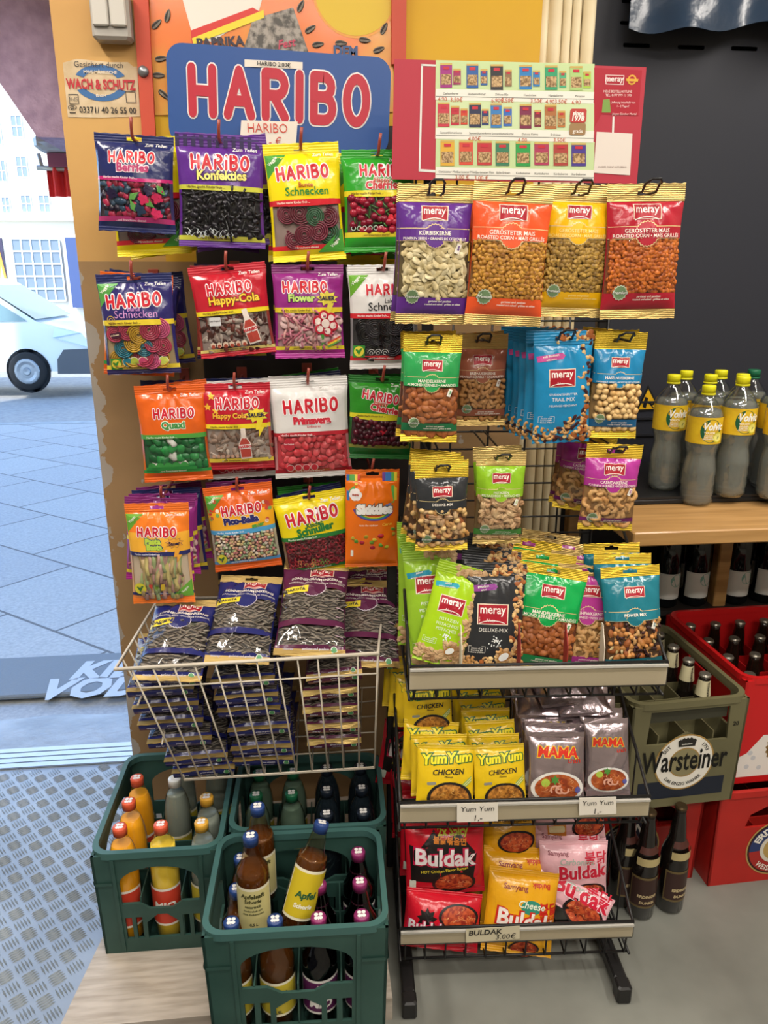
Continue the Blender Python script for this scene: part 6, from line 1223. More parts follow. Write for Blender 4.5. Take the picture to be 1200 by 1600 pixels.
for i, (u, v, tl) in enumerate(((378, 1066, -3), (384, 1092, -3), (388, 1112, -2), (404, 1142, -3), (408, 1172, -2), (412, 1190, -1))): layer('flat', u, v, 0, ('first',) .__getitem__(0) * (i == 0) + ('' if i == 0 else wds[i - 1]) + ' navy seed bag down behind the middle front wires', 1.48 + .006 * i, -3, tl, -84)
place('flatm', 522, 1058, -4, -6, 1.475, -82)
for i, (u, v, tl) in enumerate(((516, 1084, -4), (516, 1112, -2), (520, 1138, -2), (522, 1162, -2))): layer('flatm', u, v, 0, wds[i] + ' maroon seed bag down behind the right front wires', 1.48 + .006 * i, -4, tl, -84)
def lay2(key, cs_loc, rot, label): return dup(SUN[key].root, label, cs_loc, rot, 'sunflower seed bags in the basket')
m_ = lambda yaw, tl, pit: (Mx.Rotation(R(yaw), 3, 'Z') @ Mx.Rotation(R(tl), 3, 'Y') @ Mx.Rotation(R(pit), 3, 'X')).to_euler()
lay2('mar', PY(572, 906, 1.765), m_(-4, 3, -67), 'maroon seed bag at the right edge behind the top one'); lay2('mar', PY(582, 884, 1.885), m_(-8, -4, -78), 'maroon seed bag at the back right of the basket')
lay2('blue2', PY(385, 905, 1.885), m_(6, 4, -78), 'navy seed bag at the back left of the basket')
# ------------------------------------------------------------------ green bottle crates
GC = mat('crate_green', '#27463f', rough=.5, var=('#34544c', 8, .35, .7), bump=(60, .08, .003)); GCR = mat('crate_rim_green', '#3d625e', rough=.45)
CR = .335; CH = CR - FZ
def crate(name, label, cw, cd, ch, m, mr, loc, rot, side, group=None, taper=.965, cells=None, cat='bottle crate', ribs=True):
    """side(w, h) -> outline and holes of one wall, x centred, y from 0"""
    c = thing(name, label, cat, loc, rot, group); th = .006
    for k, (a, L_) in enumerate(((0, cw), (pi, cw), (pi / 2, cd), (-pi / 2, cd))):
        D = (cd if k < 2 else cw) / 2; mb = MB(); loops = side(L_, ch, k)
        def fn(x, y, d, a=a, D=D, L_=L_):
            f = taper + (1 - taper) * y / ch; p = V((x * f, -D * f + d, y)); return Mx.Rotation(a, 3, 'Z') @ p
        slab(mb, loops, th, fn, m)
        # ribs beside the windows
        for x in (-L_ * .34, L_ * .34) if ribs else (): 
            pts = [fn(x + s, y, -.004) for s in (-.004, .004) for y in (.008, ch * .95)] ; q = [fn(x + s, y, 0) for s in (-.004, .004) for y in (.008, ch * .95)]
            mb.add(pts + q, [(0, 2, 3, 1), (0, 1, 5, 4), (3, 2, 6, 7), (1, 3, 7, 5), (2, 0, 4, 6)], m)
        for zz in (.62,) if ribs else ():
            for s in (-1, 1):
                x0, x1 = (-L_ * .49, -L_ * .36) if s < 0 else (L_ * .36, L_ * .49); mb.add([fn(x0, ch * .7, -.003), fn(x1, ch * .7, -.003), fn(x1, ch * .73, -.003), fn(x0, ch * .73, -.003), fn(x0, ch * .69, 0), fn(x1, ch * .69, 0)], [(0, 1, 2, 3), (4, 5, 1, 0)], m)
        mb.build('side_wall', c)
    mb = MB(); n = 6; o = rrect(cw + .006, cd + .006, .04, n); i_ = rrect(cw - .018, cd - .018, .034, n); N = len(o); zz = (ch - .012, ch + .004)
    vs = [(x, y, zz[0]) for x, y in o] + [(x * .997, y * .997, zz[1]) for x, y in o] + [(x, y, zz[1]) for x, y in i_] + [(x, y, zz[0]) for x, y in i_]
    mb.add(vs, [(r * N + i, r * N + (i + 1) % N, ((r + 1) % 4) * N + (i + 1) % N, ((r + 1) % 4) * N + i) for r in range(4) for i in range(N)], mr); mb.build('rim', c)
    mb = MB(); mb.box((-cw / 2 * taper, -cd / 2 * taper, 0), (cw / 2 * taper, cd / 2 * taper, .008), m); mb.build('floor_panel', c)
    if cells:
        mb = MB(); nx, ny, hz = cells
        for i in range(1, nx): x = -cw / 2 * .96 + cw * .96 * i / nx; mb.box((x - .0015, -cd / 2 * .955, .01), (x + .0015, cd / 2 * .955, hz), m)
        for j in range(1, ny): y = -cd / 2 * .96 + cd * .96 * j / ny; mb.box((-cw / 2 * .955, y - .0015, .01), (cw / 2 * .955, y + .0015, hz), m)
        mb.build('divider', c)
    return c
def green_side(L_, h, k):
    b = L_ * .31; z = lambda f: f * h; arch = [(b * cos(R(a)) * (1 if abs(cos(R(a))) < .8 else 1), z(.70) + z(.16) * sin(R(a))) for a in range(0, 181, 15)]
    w1 = arch + [(-b, z(.50)), (-b * .55, z(.50)), (-b * .3, z(.44)), (b * .3, z(.44)), (b * .55, z(.50)), (b, z(.50))]
    hs = [w1]
    for x0, x1 in ((-.98, -.80), (-.70, -.52), (.52, .70), (.80, .98)): hs.append([(b * x0, z(.14)), (b * x1, z(.14)), (b * x1, z(.36)), (b * x0, z(.36))])
    hs.append([(-b * .42, z(.14)), (b * .42, z(.14)), (b * .42, z(.30)), (b * .12, z(.38)), (-b * .12, z(.38)), (-b * .42, z(.30))])
    return [[(-L_ / 2, 0), (L_ / 2, 0), (L_ / 2, h - .004), (-L_ / 2, h - .004)]] + hs
CRN = PZ(317, 1457, CR); near_c = V((-.046, CRN.y + .14, FZ))
def cpos(u0, u1, v, d, z=CR): a, b = PZ(u0, v, z), PZ(u1, v - 10, z); return a, b
a, b = PZ(318, 1462, CR), PZ(611, 1448, CR); near_w = (b - a).length; NR_ = (a + b) / 2
c1 = crate('bottle_crate', 'green plastic crate nearest the front with two loose bottles on top', near_w, .275, CH, GC, GCR, (NR_.x, NR_.y + .1375, FZ), (0, 0, R(-2)), green_side, 'green drink crates on the floor', cells=(4, 3, .14))
a, b = PZ(352, 1318, CR), PZ(606, 1310, CR); BRC = (a + b) / 2
c2 = crate('bottle_crate', 'green crate under the basket behind the crate with the loose bottles', near_w, .275, CH, GC, GCR, (NR_.x + .026, NR_.y + .275 + .147, FZ), (0, 0, R(-2)), green_side, 'green drink crates on the floor', cells=(4, 3, .14))
a, b = PZ(149, 1332, CR), PZ(350, 1330, CR); LFC = (a + b) / 2; lw = (b - a).length
c3 = crate('bottle_crate', 'green crate of orange drinks beside the open doorway', lw, .365, CH, GC, GCR, (LFC.x - .006, LFC.y + .1825, FZ), (0, 0, R(-1)), green_side, 'green drink crates on the floor', cells=(3, 4, .15))
# --- bottles
def glass(col, k=''): return clear('bottle_glass_' + col + k, col, gloss=.05, rough=.04)
def bottle_prof(h, r, neck=.42, nr=.0135):
    if neck < .4: return [(0, .004), (r * .8, 0), (r, .008), (r, h * .62), (r * .98, h * .68), (r * .90, h * .76), (r * .72, h * .84), (r * .52, h * .89), (nr * 1.05, h * .92), (nr, h * .95), (nr, h)]
    return [(0, .004), (r * .8, 0), (r, .008), (r, h * (1 - neck)), (r * .96, h * (1 - neck) + .02), (r * .62, h * (1 - neck * .6)), (nr * 1.25, h * (1 - neck * .3)), (nr, h * .93), (nr, h)]
def bottle(name, label, cat, h, r, gcol, liq, cap, lab, loc, rot=(0, 0, 0), group=None, fill=.72, neck=.42, crown=False, clover=True, capcol2='#e9e6e2', solid=False, labz=(.16, .5)):
    b = thing(name, label, cat, loc, rot, group); pr = bottle_prof(h, r, neck)
    gm_ = mat('dark_glass_' + gcol, gcol, rough=.08, spec=.6, coat=.3) if solid else glass(gcol)
    mb = MB(); mb.lathe(pr, gm_, 20); mb.build('glass', b)
    if liq:
        lp = [(max(0, x - .0022), z + .003) for x, z in pr if z <= h * fill]; rt_ = lp[-1][0]; lp += [(rt_ * .97, h * fill), (0, h * fill)]
        mb = MB(); mb.lathe(lp, liq, 18); mb.build('drink', b)
    cm = mat('cap_' + cap, cap, rough=.4)
    mb = MB()
    if crown: cm = mat('crown_' + cap, cap, rough=.35, metal=.75)
    if crown: mb.lathe([(.0145, h - .006), (.0150, h - .002), (.0125, h + .002), (0, h + .0025)], cm, 21, smooth=False)
    else: mb.lathe([(.0155, h - .02), (.0158, h - .003), (.0145, h), (0, h + .0002)], cm, 18)
    c = mb.build('cap', b)
    if clover and not crown:
        mb = MB(); cw = ink(capcol2)
        for k in range(4): a = pi / 4 + k * pi / 2; mb.add([(.0062 * cos(a) + .0043 * cos(t), .0062 * sin(a) + .0043 * sin(t), h + .0008) for t in [2 * pi * i / 10 for i in range(10)]], [tuple(range(10))], cw)
        mb.box((-.0007, -.0095, h + .0003), (.0007, 0, h + .0009), cw); mb.build('clover', c)
    if lab:
        mb = MB(); z0, z1 = h * labz[0], h * labz[1]; rr = r + .0006; a0, a1 = -pi * .92, -pi * .08
        mb.grid(lambda u, v: V((rr * cos(u), rr * sin(u), v)), lsp(a0, a1, 16), (z0, z1), ink(lab[0])); mb.grid(lambda u, v: V(((rr + .0004) * cos(u), (rr + .0004) * sin(u), v)), lsp(a0 + .1, a1 - .1, 14), (z0 + .006, z1 - .006), ink(lab[1]))
        for body, zf, sz, col in lab[2]:
            vs, fs, wd = text(body, .06, .1); s = min(sz, r * 1.5 / wd); mb.add([((rr + .001) * cos(-pi / 2 + x * s / rr), (rr + .001) * sin(-pi / 2 + x * s / rr), z0 + (z1 - z0) * zf + y * s) for x, y in vs], fs, ink(col))
        mb.build('label', b)
    return b
def liquid(key, col, tr=.5): return mat('drink_' + key, col, rough=.1, trans=tr, spec=.4, ior=1.33)
OJ, LEM, GRF, AMB, PURD, CLR = liquid('orange', '#ffb224', 0), liquid('lemon', '#ffdc4c', 0), liquid('cloudy', '#9aa098', .1), liquid('amber', '#8f5a2c', .6), liquid('purple', '#3a1626', .4), liquid('dark', '#14181c', .1)
LABO = ('#e8e2d6', '#c8402c', [('MIO', .45, .02, '#f2ece2')]); LABY = ('#e8e2c8', '#c8b43a', [('Apfel', .6, .012, '#2a5a3a'), ('0,5L', .1, .007, '#3a3a2a')]); LABP = ('#e0dcd6', '#5a2050', [('MIO', .2, .018, '#f0ece6'), ('0,5L', .8, .006, '#e8e0e0')])
def in_crate(c, cw, cd, nx, ny, i, j, rot=0): return c.matrix_basis @ V((-cw / 2 * .96 + cw * .96 * (i + .5) / nx, -cd / 2 * .96 + cd * .96 * (j + .5) / ny, .009))
bpy.context.view_layer.update()
G3, G2, G1 = 'bottles in the crate by the doorway', 'bottles in the crate under the basket', 'bottles in the nearest crate'
BT = {}
ordn = ('nearest', 'second', 'third', 'rear')
def fillc(c, cw, cd, nx, ny, spec, grp, where):
    for (i, j), k in spec.items():
        key, lb = k; p = in_crate(c, cw, cd, nx, ny, i, j) + V((.004 if c is c3 else 0, 0, 0)); lab_ = '%s, %s column from the left, %s row, %s' % (lb, ('first', 'second', 'third', 'fourth')[i], ordn[j] if j < ny - 1 else 'rear', where)
        if key in BT: dup(BT[key], lab_, p, (0, 0, 0), grp)
        else:
            a = KIND[key]; BT[key] = bottle('drink_bottle', lab_, 'bottle', *a[:6], p, (0, 0, 0), grp, **(a[6] if len(a) > 6 else {}))
KIND = {'orange': (.298, .033, '#f8f6f0', OJ, '#d9593a', LABO, dict(fill=.85, neck=.3)), 'lemon': (.298, .033, '#f8f6f0', LEM, '#d9593a', LABO, dict(fill=.83, neck=.3)), 'cloudy': (.298, .033, '#f0f2ee', GRF, '#e0a83a', LABY, dict(fill=.84, neck=.3)), 'clearlem': (.29, .033, '#f2f4f0', GRF, '#dfe2e0', LABY, dict(fill=.86, neck=.3)),
        'green': (.262, .033, '#c8d8cc', GRF, '#1f6a48', LABY, dict(fill=.86, neck=.3)), 'dark': (.268, .033, '#1a2228', None, '#1c2430', None, dict(solid=True, neck=.3)), 'blue': (.250, .036, '#e8e0d0', AMB, '#24407a', LABY, dict(fill=.78)), 'purple': (.250, .036, '#5a3a40', PURD, '#8a2a62', LABP, dict(fill=.82))}
fillc(c3, lw, .365, 3, 4, {(0, 0): ('orange', 'orange drink bottle with orange cap'), (1, 0): ('lemon', 'yellow drink bottle with orange cap'), (2, 0): ('cloudy', 'cloudy drink bottle with yellow cap'), (0, 1): ('orange', 'orange drink bottle with orange cap'), (2, 1): ('cloudy', 'cloudy drink bottle with yellow cap'), (0, 2): ('orange', 'orange drink bottle with orange cap'), (1, 2): ('clearlem', 'cloudy drink bottle with pale cap'), (1, 3): ('clearlem', 'cloudy drink bottle with pale cap'), (2, 3): ('cloudy', 'cloudy drink bottle with yellow cap')}, G3, 'doorway crate')
fillc(c2, near_w, .275, 4, 3, {(0, 2): ('green', 'pale bottle with green cap'), (1, 2): ('green', 'pale bottle with green cap'), (2, 2): ('dark', 'dark bottle'), (3, 2): ('dark', 'dark bottle'), (0, 1): ('green', 'pale bottle with green cap'), (1, 1): ('green', 'pale bottle with green cap'), (2, 1): ('dark', 'dark bottle'), (3, 1): ('dark', 'dark bottle'), (2, 0): ('dark', 'dark bottle'), (3, 0): ('dark', 'dark bottle')}, G2, 'basket crate')
fillc(c1, near_w, .275, 4, 3, {(0, 0): ('blue', 'amber bottle with blue cap'), (1, 0): ('blue', 'amber bottle with blue cap'), (2, 0): ('purple', 'dark red bottle with purple cap'), (0, 1): ('blue', 'amber bottle with blue cap'), (2, 1): ('purple', 'dark red bottle with purple cap'), (3, 1): ('purple', 'dark red bottle with purple cap'), (0, 2): ('blue', 'amber bottle with blue cap'), (3, 2): ('purple', 'dark red bottle with purple cap'), (3, 0): ('purple', 'dark red bottle with purple cap')}, G1, 'nearest crate')
# loose bottles standing on the others
LABA = ('#e6e0c8', '#d2c88a', [('Apfelsaft', .8, .01, '#4a4a2a'), ('Schorle', .7, .008, '#4a4a2a'), ('naturtrüb', .6, .006, '#5a5a3a'), ('Fruchtgehalt 60%', .52, .004, '#5a5a3a'), ('ohne Zuckerzusatz', .45, .004, '#5a5a3a'), ('0,5 L', .22, .006, '#3a3a2a')])
LABB = ('#e8e2c8', '#d0b82a', [('Apfel', .45, .014, '#2a5a3a'), ('Schorle', .25, .009, '#f2f0e0')])
ht = .236
def stand(u, v, z): return PZ(u, v, z)
pz = FZ + .262
b1 = bottle('juice_bottle', 'amber juice bottle with blue cap standing upright on the nearest crate', 'bottle', ht, .034, '#efe2cc', AMB, '#24407a', LABA, stand(400, 1450, FZ + .155) , (0, 0, 0), 'loose juice bottles on the crates', fill=.68, labz=(.06, .56))
b2 = bottle('juice_bottle', 'amber juice bottle with blue cap behind the upright one', 'bottle', ht, .034, '#efe2cc', AMB, '#24407a', LABA, stand(410, 1398, FZ + .152), (0, 0, 0), 'loose juice bottles on the crates', fill=.7, labz=(.10, .55))
p0, p1 = PZ(458, 1450, FZ + .16), None
b3 = bottle('juice_bottle', 'amber juice bottle lying tilted to the right on the nearest crate', 'bottle', ht, .034, '#efe2cc', AMB, '#24407a', LABB, p0, (R(-12), R(17), 0), 'loose juice bottles on the crates', fill=.7, labz=(.16, .62))
# ------------------------------------------------------------------ counter and water
OAK = mat('light_oak', '#c69a62', rough=.42, var=('#a97f4a', 6, .3, .7), coat=.15); t = OAK.node_tree; n_ = [n for n in t.nodes if n.type == 'TEX_NOISE'][0]; mp = t.nodes.new('ShaderNodeMapping'); mp.inputs['Scale'].default_value = (.6, 9, 9); t.links.new(n_.inputs[0].links[0].from_socket, mp.inputs[0]); t.links.new(mp.outputs[0], n_.inputs[0])
ct = thing('counter', 'light oak counter with drinks standing on it along the dark wall', 'counter', (.9, 1.9, 0))
CX0, CX1, CY0, CY1, CZ = .73, 2.1, PZ(1100, 829, .98).y, 2.19, .98
O_ = V((.9, 1.9, 0))
mb = MB(); mb.box((CX0 - .9, CY0 - 1.9, CZ - .034), (CX1 - .9, CY1 - 1.9, CZ), OAK, bev=.003); mb.build('worktop', ct)
LEGX = PY(1125, 895, 2.06).x
for x, y in ((LEGX, 2.06), (CX0 + .04, 2.06), (1.95, 2.06)): mb = MB(); mb.box((x - .9 - .02, y - 1.9 - .02, 0), (x - .9 + .02, y - 1.9 + .02, CZ - .034), OAK, bev=.003); mb.build('leg', ct)
mb = MB(); mb.box((CX0 - .9 + .01, 2.02 - 1.9, .555), (CX1 - .9, CY1 - 1.9, .57), mat('dark_shelf', '#2a2522', rough=.6)); mb.build('lower_shelf', ct)
tray_ = thing('drip_tray', 'flat black tray under the water bottles on the oak counter', 'tray', (1.3, 2.05, CZ))
ty0 = PZ(1010, 782, CZ + .012).y; mb = MB(); mb.box((CX0 + .0 - 1.3, ty0 - 2.05, 0), (.75, 2.185 - 2.05, .014), mat('black_tray', '#1e1f22', rough=.4), bev=.003); mb.box((CX0 - 1.3, ty0 - 2.05, .014), (.75, ty0 - 2.043, .02), mat('black_tray', '#1e1f22')); mb.build('tray', tray_)
PET = clear('pet_clear', '#f8fafa', gloss=.10, rough=.05, bump=(40, .25)); WAT = mat('water', '#e4e8de', rough=.05, trans=.8, ior=1.2, spec=.5); VCAP = mat('cap_yellow', '#e2dc1c', rough=.4)
def water(label, p, rz=0, cap=VCAP):
    b = thing('water_bottle', label, 'bottle', p, (0, 0, rz), 'lemon water bottles on the counter'); b.scale = (.97, .97, .955); h, r = .30, .042
    pr = [(0, .008), (.02, .004), (.034, 0), (r, .012), (.0395, .024), (r, .036), (.0395, .048), (r, .060), (.0400, .074), (r, .086), (.0405, .1), (.036, .125), (.0345, .135), (.038, .15), (r, .165), (r, .24), (.038, .25), (.024, .272), (.014, .282), (.0135, .30)]
    pr = [(x, z) for x, z in pr]; mb = MB(); mb.lathe([(x * (1 + .02 * 0), z) for x, z in pr], PET, 24); mb.build('pet_body', b)
    lp = [(max(0, x - .0015), z + .001) for x, z in pr if z < .246] + [(.034, .252), (0, .252)]; mb = MB(); mb.lathe(lp, WAT, 20); mb.build('water', b)
    mb = MB(); mb.lathe([(.0165, .2945), (.0168, .311), (.0155, .313), (0, .3132)], cap, 20); mb.lathe([(.0172, .289), (.0172, .2935)], cap, 20); mb.build('cap', b)
    mb = MB(); rr = r + .0006; mb.grid(lambda u, v: V((rr * cos(u), rr * sin(u), v)), lsp(0, 2 * pi, 40), (.168, .236), mat('water_label', '#e3bf2a', rough=.4, var=('#d2a820', 40, .4, .7)))
    def lab(sh, a0, z0, col, e): mb.add([((rr + e) * cos(-pi / 2 + a0 + x / rr), (rr + e) * sin(-pi / 2 + a0 + x / rr), z0 + y) for x, y in sh[0]], sh[1], ink(col))
    for a0 in (-.12, 2.6): 
        lab(poly(disc(.026, 24, ry=.03)), a0 + .1, .202, '#1f5a3a', .0006); lab(poly(disc(.014, 16)), a0 + .55, .186, '#d8cf3a', .0009); lab(poly(disc(.011, 16)), a0 + .55, .186, '#e9e07a', .0012)
        vs, fs, w_ = text('Volvic', .05, .25); lab(xf((vs, fs), .0145, .019), a0 + .25, .205, '#f2f2ec', .0014); vs, fs, w_ = text('TOUCH', .03); lab(xf((vs, fs), .0052), a0 + .0, .195, '#f2f2ec', .0014)
        for i, q in enumerate(('ZITRONEN', 'LIMETTEN', 'GESCHMACK')): vs, fs, w_ = text(q, .02); lab(xf((vs, fs), .0032), a0 - .02, .189 - i * .0045, '#f2f2ec', .0014)
    mb.build('label', b); return b
wb0 = water('lemon water bottle with yellow cap nearest the counter edge, left of the pair', PZ(1086, 786, CZ), R(-4))
def wdup(label, p, rz=0, z=None): return dup(wb0, label, p, (0, 0, rz))
pitch = .087; base = wb0.location; wx = Mx.Rotation(R(-2), 3, 'Z')
wdup('lemon water bottle beside the leftmost front one on the counter', base + wx @ V((pitch * .98, .003, 0)), R(-2))
for (dx, dy, lb) in ((2 * pitch + .01, -.03, 'lemon water bottle at the right edge of the photo on the counter'), (3.25 * pitch, -.01, 'lemon water bottle beyond the right edge one'), (-.042, .10, 'lemon water bottle standing left in the second row on the tray'), (.052, .092, 'second lemon water bottle of the second row'), (.14, .095, 'third lemon water bottle of the second row'), (.234, .08, 'fourth lemon water bottle of the second row'), (.03, .178, 'lemon water bottle left in the rear row'), (.128, .18, 'lemon water bottle in the middle of the rear row')):
    q = base + V((dx, dy, 0)); q.z = CZ + (.0145 if q.y - .043 > ty0 else 0); 
    if q.z == CZ and q.y + .043 > ty0 and dx < 0: q.y = ty0 + .045; q.z = CZ + .0145
    wdup(lb, q, R(-4 - 40 * dx))
g = dup(wb0, 'water bottle with dark green cap in the rear row', base + V((.222, .182, .0145)), (0, 0, .3)); 
for ch in g.children:
    if ch.name.startswith('cap'): ch.data = ch.data.copy(); ch.data.materials[0] = mat('cap_green', '#1c6a48', rough=.4)
for ch in list(bpy.data.objects):
    if ch.name.startswith('water_bottle') and ch['label'] != wb0['label'] and abs(ch.location.z - CZ) < .001 and ch.location.y + .043 > ty0: ch.location.z = CZ + .0205
# warning sign
ws = thing('warning_sign', 'yellow triangular tipping hazard sign on the dark wall', 'sign', (0, 0, 0)); Y = BY - .003
mb = MB(); sheet(mb, [(1013, 602), (1032, 641), (994, 643)], Y, mat('sign_black', '#121212', rough=.5), .002); mb.build('border', ws)
mb = MB(); sheet(mb, [(1013, 608), (1028.5, 638.5), (997.5, 640)], Y - .0006, mat('sign_yellow', '#e8b41c', rough=.4), .0005); mb.build('face', ws)
mb = MB(); sheet(mb, [(1008, 620), (1013, 622), (1009, 638), (1004, 636)], Y - .001, mat('sign_black', '#121212'), .0003); sheet(mb, [(1013, 630), (1016, 627), (1018, 631), (1024, 629), (1024, 631), (1019, 634), (1022, 637), (1020, 638), (1016, 633)], Y - .001, mat('sign_black', '#121212'), .0003); mb.build('pictogram', ws)
# dark plastic bag hanging over the slotted wall
pb = thing('dark_sheet', 'dark blue plastic sheet hanging over the top of the slotted wall', 'plastic sheet', (0, 0, 0)); o1, o2 = PY(997, -60, BY - .09), PY(1230, 50, BY - .09)
def shf(u, v):
    x = o1.x + (o2.x - o1.x + .3) * u; zb = PY(1000 + 220 * u, 46 + 8 * sin(u * 9) + 4 * sin(u * 23), BY - .06).z; z = 2.42 + (zb - 2.42) * v
    return V((x, BY - .03 - .055 * v + .02 * sin(u * 17 + v) * v + .012 * noise.noise(V((x * 14, z * 8, 2))), z))
mb = MB(); mb.grid(shf, lsp(0, 1, 44), lsp(0, 1, 24), mat('dark_plastic', '#26384e', rough=.28, spec=.6, bump=(20, .3, .01))); mb.grid(lambda u, v: shf(u, v) + V((0, .004, 0)), lsp(0, 1, 44), lsp(0, 1, 24), mat('dark_plastic', '#26384e'), flip=True)
mb.box((o1.x, BY - .03, 2.41), (o2.x + .3, BY - .001, 2.43), BLK); mb.build('sheet', pb)
# wine bottles under the counter
WLAB = ('#dcdcd6', '#e4e4de', [])
wn = None; k = 0
for i, (u, Y) in enumerate(((1040, 2.07), (1085, 2.07), (1148, 2.07), (1194, 2.07), (1240, 2.07), (1064, 2.15), (1172, 2.15), (1112, 2.15))):
    p = PY(u, 920, Y); p.z = .5705; lb = 'dark wine bottle with pale label under the counter, ' + ('leftmost', 'second from the left', 'just right of the wooden leg', 'fourth in the front row', 'at the right edge', 'behind the leftmost pair', 'behind the right pair', 'behind the wooden leg')[i]
    if wn is None:
        wn = bottle('wine_bottle', lb, 'bottle', .31, .037, '#0f1316', None, '#101216', WLAB, p, (0, 0, 0), 'wine bottles under the counter', solid=True, clover=False, labz=(.1, .36))
        mb = MB(); rr = .0385; mb.add([(rr * cos(-pi / 2 + .35 + x / rr), rr * sin(-pi / 2 + .35 + x / rr), .09 + y) for x, y in disc(.02, 20)], [tuple(range(20))], ink('#8fbcb0')); mb.build('label_emblem', wn)
    else: dup(wn, lb, p)
# ------------------------------------------------------------------ beer crates
WC = mat('crate_olive', '#6f6a4c', rough=.45, var=('#625e43', 6, .35, .7)); WCI = mat('crate_inner', '#3a392c', rough=.6); RC = mat('crate_red', '#b8261f', rough=.42, var=('#a8201a', 6, .35, .7)); RC2 = mat('crate_red_bright', '#c41c1e', rough=.35)
def olive_side(L_, h, k):
    z = lambda f: f * h; b = L_ * .34
    win = [(b, z(.93)), (-b, z(.93)), (-b * 1.05, z(.62)), (-b * .42, z(.62)), (-b * .3, z(.66)), (0, z(.71)), (b * .3, z(.66)), (b * .42, z(.62)), (b * 1.05, z(.62))]
    return [[(-L_ / 2, 0), (L_ / 2, 0), (L_ / 2, h - .004), (-L_ / 2, h - .004)], win]
def red_side(L_, h, k):
    z = lambda f: f * h; b = L_ * .3
    return [[(-L_ / 2, 0), (L_ / 2, 0), (L_ / 2, h - .004), (-L_ / 2, h - .004)], [(b, z(.62)), (b * .9, z(.76)), (b * .5, z(.84)), (-b * .5, z(.84)), (-b * .9, z(.76)), (-b, z(.62))]]
def plain_side(L_, h, k):
    z = lambda f: f * h; return [[(-L_ / 2, 0), (L_ / 2, 0), (L_ / 2, h - .004), (-L_ / 2, h - .004)]] + ([[(.06, z(.88)), (-.06, z(.88)), (-.06, z(.76)), (.06, z(.76))]] if k > 1 else [])
WW, WD_, WH = .295, .40, .29
wz = .29; rb = PZ(1150, 1257, .30); wr_ = R(3.2)
fx, fy = rb.x + .012, 1.512
cw_ = V((fx, fy, 0)) + Mx.Rotation(wr_, 3, 'Z') @ V((-WW / 2, WD_ / 2, 0))
lower = crate('beer_crate', 'red beer crate on the floor under the olive crate', .27, .40, .285, RC, RC, (cw_.x - .020, cw_.y + .065, 0), (0, 0, wr_ * .5), red_side, 'red beer crates', taper=.975, ribs=False, cells=(4, 5, .12))
wc = crate('beer_crate', 'olive beer crate with black lettering stacked on a red crate', WW, WD_, WH, WC, WC, (cw_.x, cw_.y, wz), (0, 0, wr_), olive_side, None, taper=.972, ribs=False, cells=(4, 5, .20))
def face(c, L_, D, taper, ch, sh, x0, z0, col, e, mb):
    for_ = []
    for x, y in sh[0]: f = taper + (1 - taper) * (z0 + y) / ch; for_.append(((x0 + x) * f, -D / 2 * f - e, z0 + y))
    mb.add(for_, sh[1], ink(col))
def arc_text(body, r, a_mid, size, bold=.03, inward=False):
    vs, fs, wd = text(body, bold); o = []
    for x, y in vs:
        if not inward: a = a_mid - x * size / r; rr = r + y * size; o.append((rr * cos(a), rr * sin(a)))
        else: a = a_mid + x * size / r; rr = r - y * size; o.append((rr * cos(a), rr * sin(a)))
    return o, fs
F = lambda sh, x, z, col, e, mb: face(wc, WW, WD_, .972, WH, sh, x, z, col, e, mb)
mb = MB(); F(poly([(-.115, -.0), (.115, 0), (.115, .05), (-.115, .05)]), 0, .025, '#1c2230', .0006, mb); F(gridshape(8, 1), 0, 0, '#1c2230', .0, MB()); mb.build('dark_band', wc)
mb = MB(); mb.box((-.10, -WD_ / 2 * .99 + .008, .236), (.10, -WD_ / 2 * .99 + .011, .268), WCI); mb.build('inner_bar', wc)
mb = MB(); lz = .125
for r_, c, e in ((.078, '#a8864a', .0012), (.074, '#e6e2d8', .0016), (.041, '#a8864a', .0020), (.038, '#8a8260', .0024)): F(poly(disc(r_, 40)), 0, lz, c, e, mb)
F(arc_text('SEIT', .060, R(142), .009), 0, lz, '#2a2824', .0022, mb); F(arc_text('1753', .060, R(38), .009), 0, lz, '#2a2824', .0022, mb); F(arc_text('DAS EINZIG WAHRE', .065, R(270), .0085, .03, True), 0, lz, '#2a2824', .0022, mb)
for k in range(5): F(poly([(-.004, 0), (.004, 0), (.006, .012), (0, .017), (-.006, .012)]), -.018 + .009 * k, lz + .049 + (.004 if k in (1, 2, 3) else 0), '#2a2824', .0026, mb)
F(poly([(-.022, 0), (.022, 0), (.022, .005), (-.022, .005)]), 0, lz + .045, '#2a2824', .0026, mb)
mb.build('emblem', wc)
mb = MB(); vs, fs, w_ = text('Warsteiner', .025, .0); s = .225 / w_; F(xf((vs, fs), s, s * 1.75), .0, lz - .020, '#0e0d0b', .0030, mb); mb.build('lettering', wc)
mb = MB(); vs, fs, w_ = text('20', .04); F(xf((vs, fs), .011), .122, .215, '#24221c', .001, mb); mb.build('number', wc)
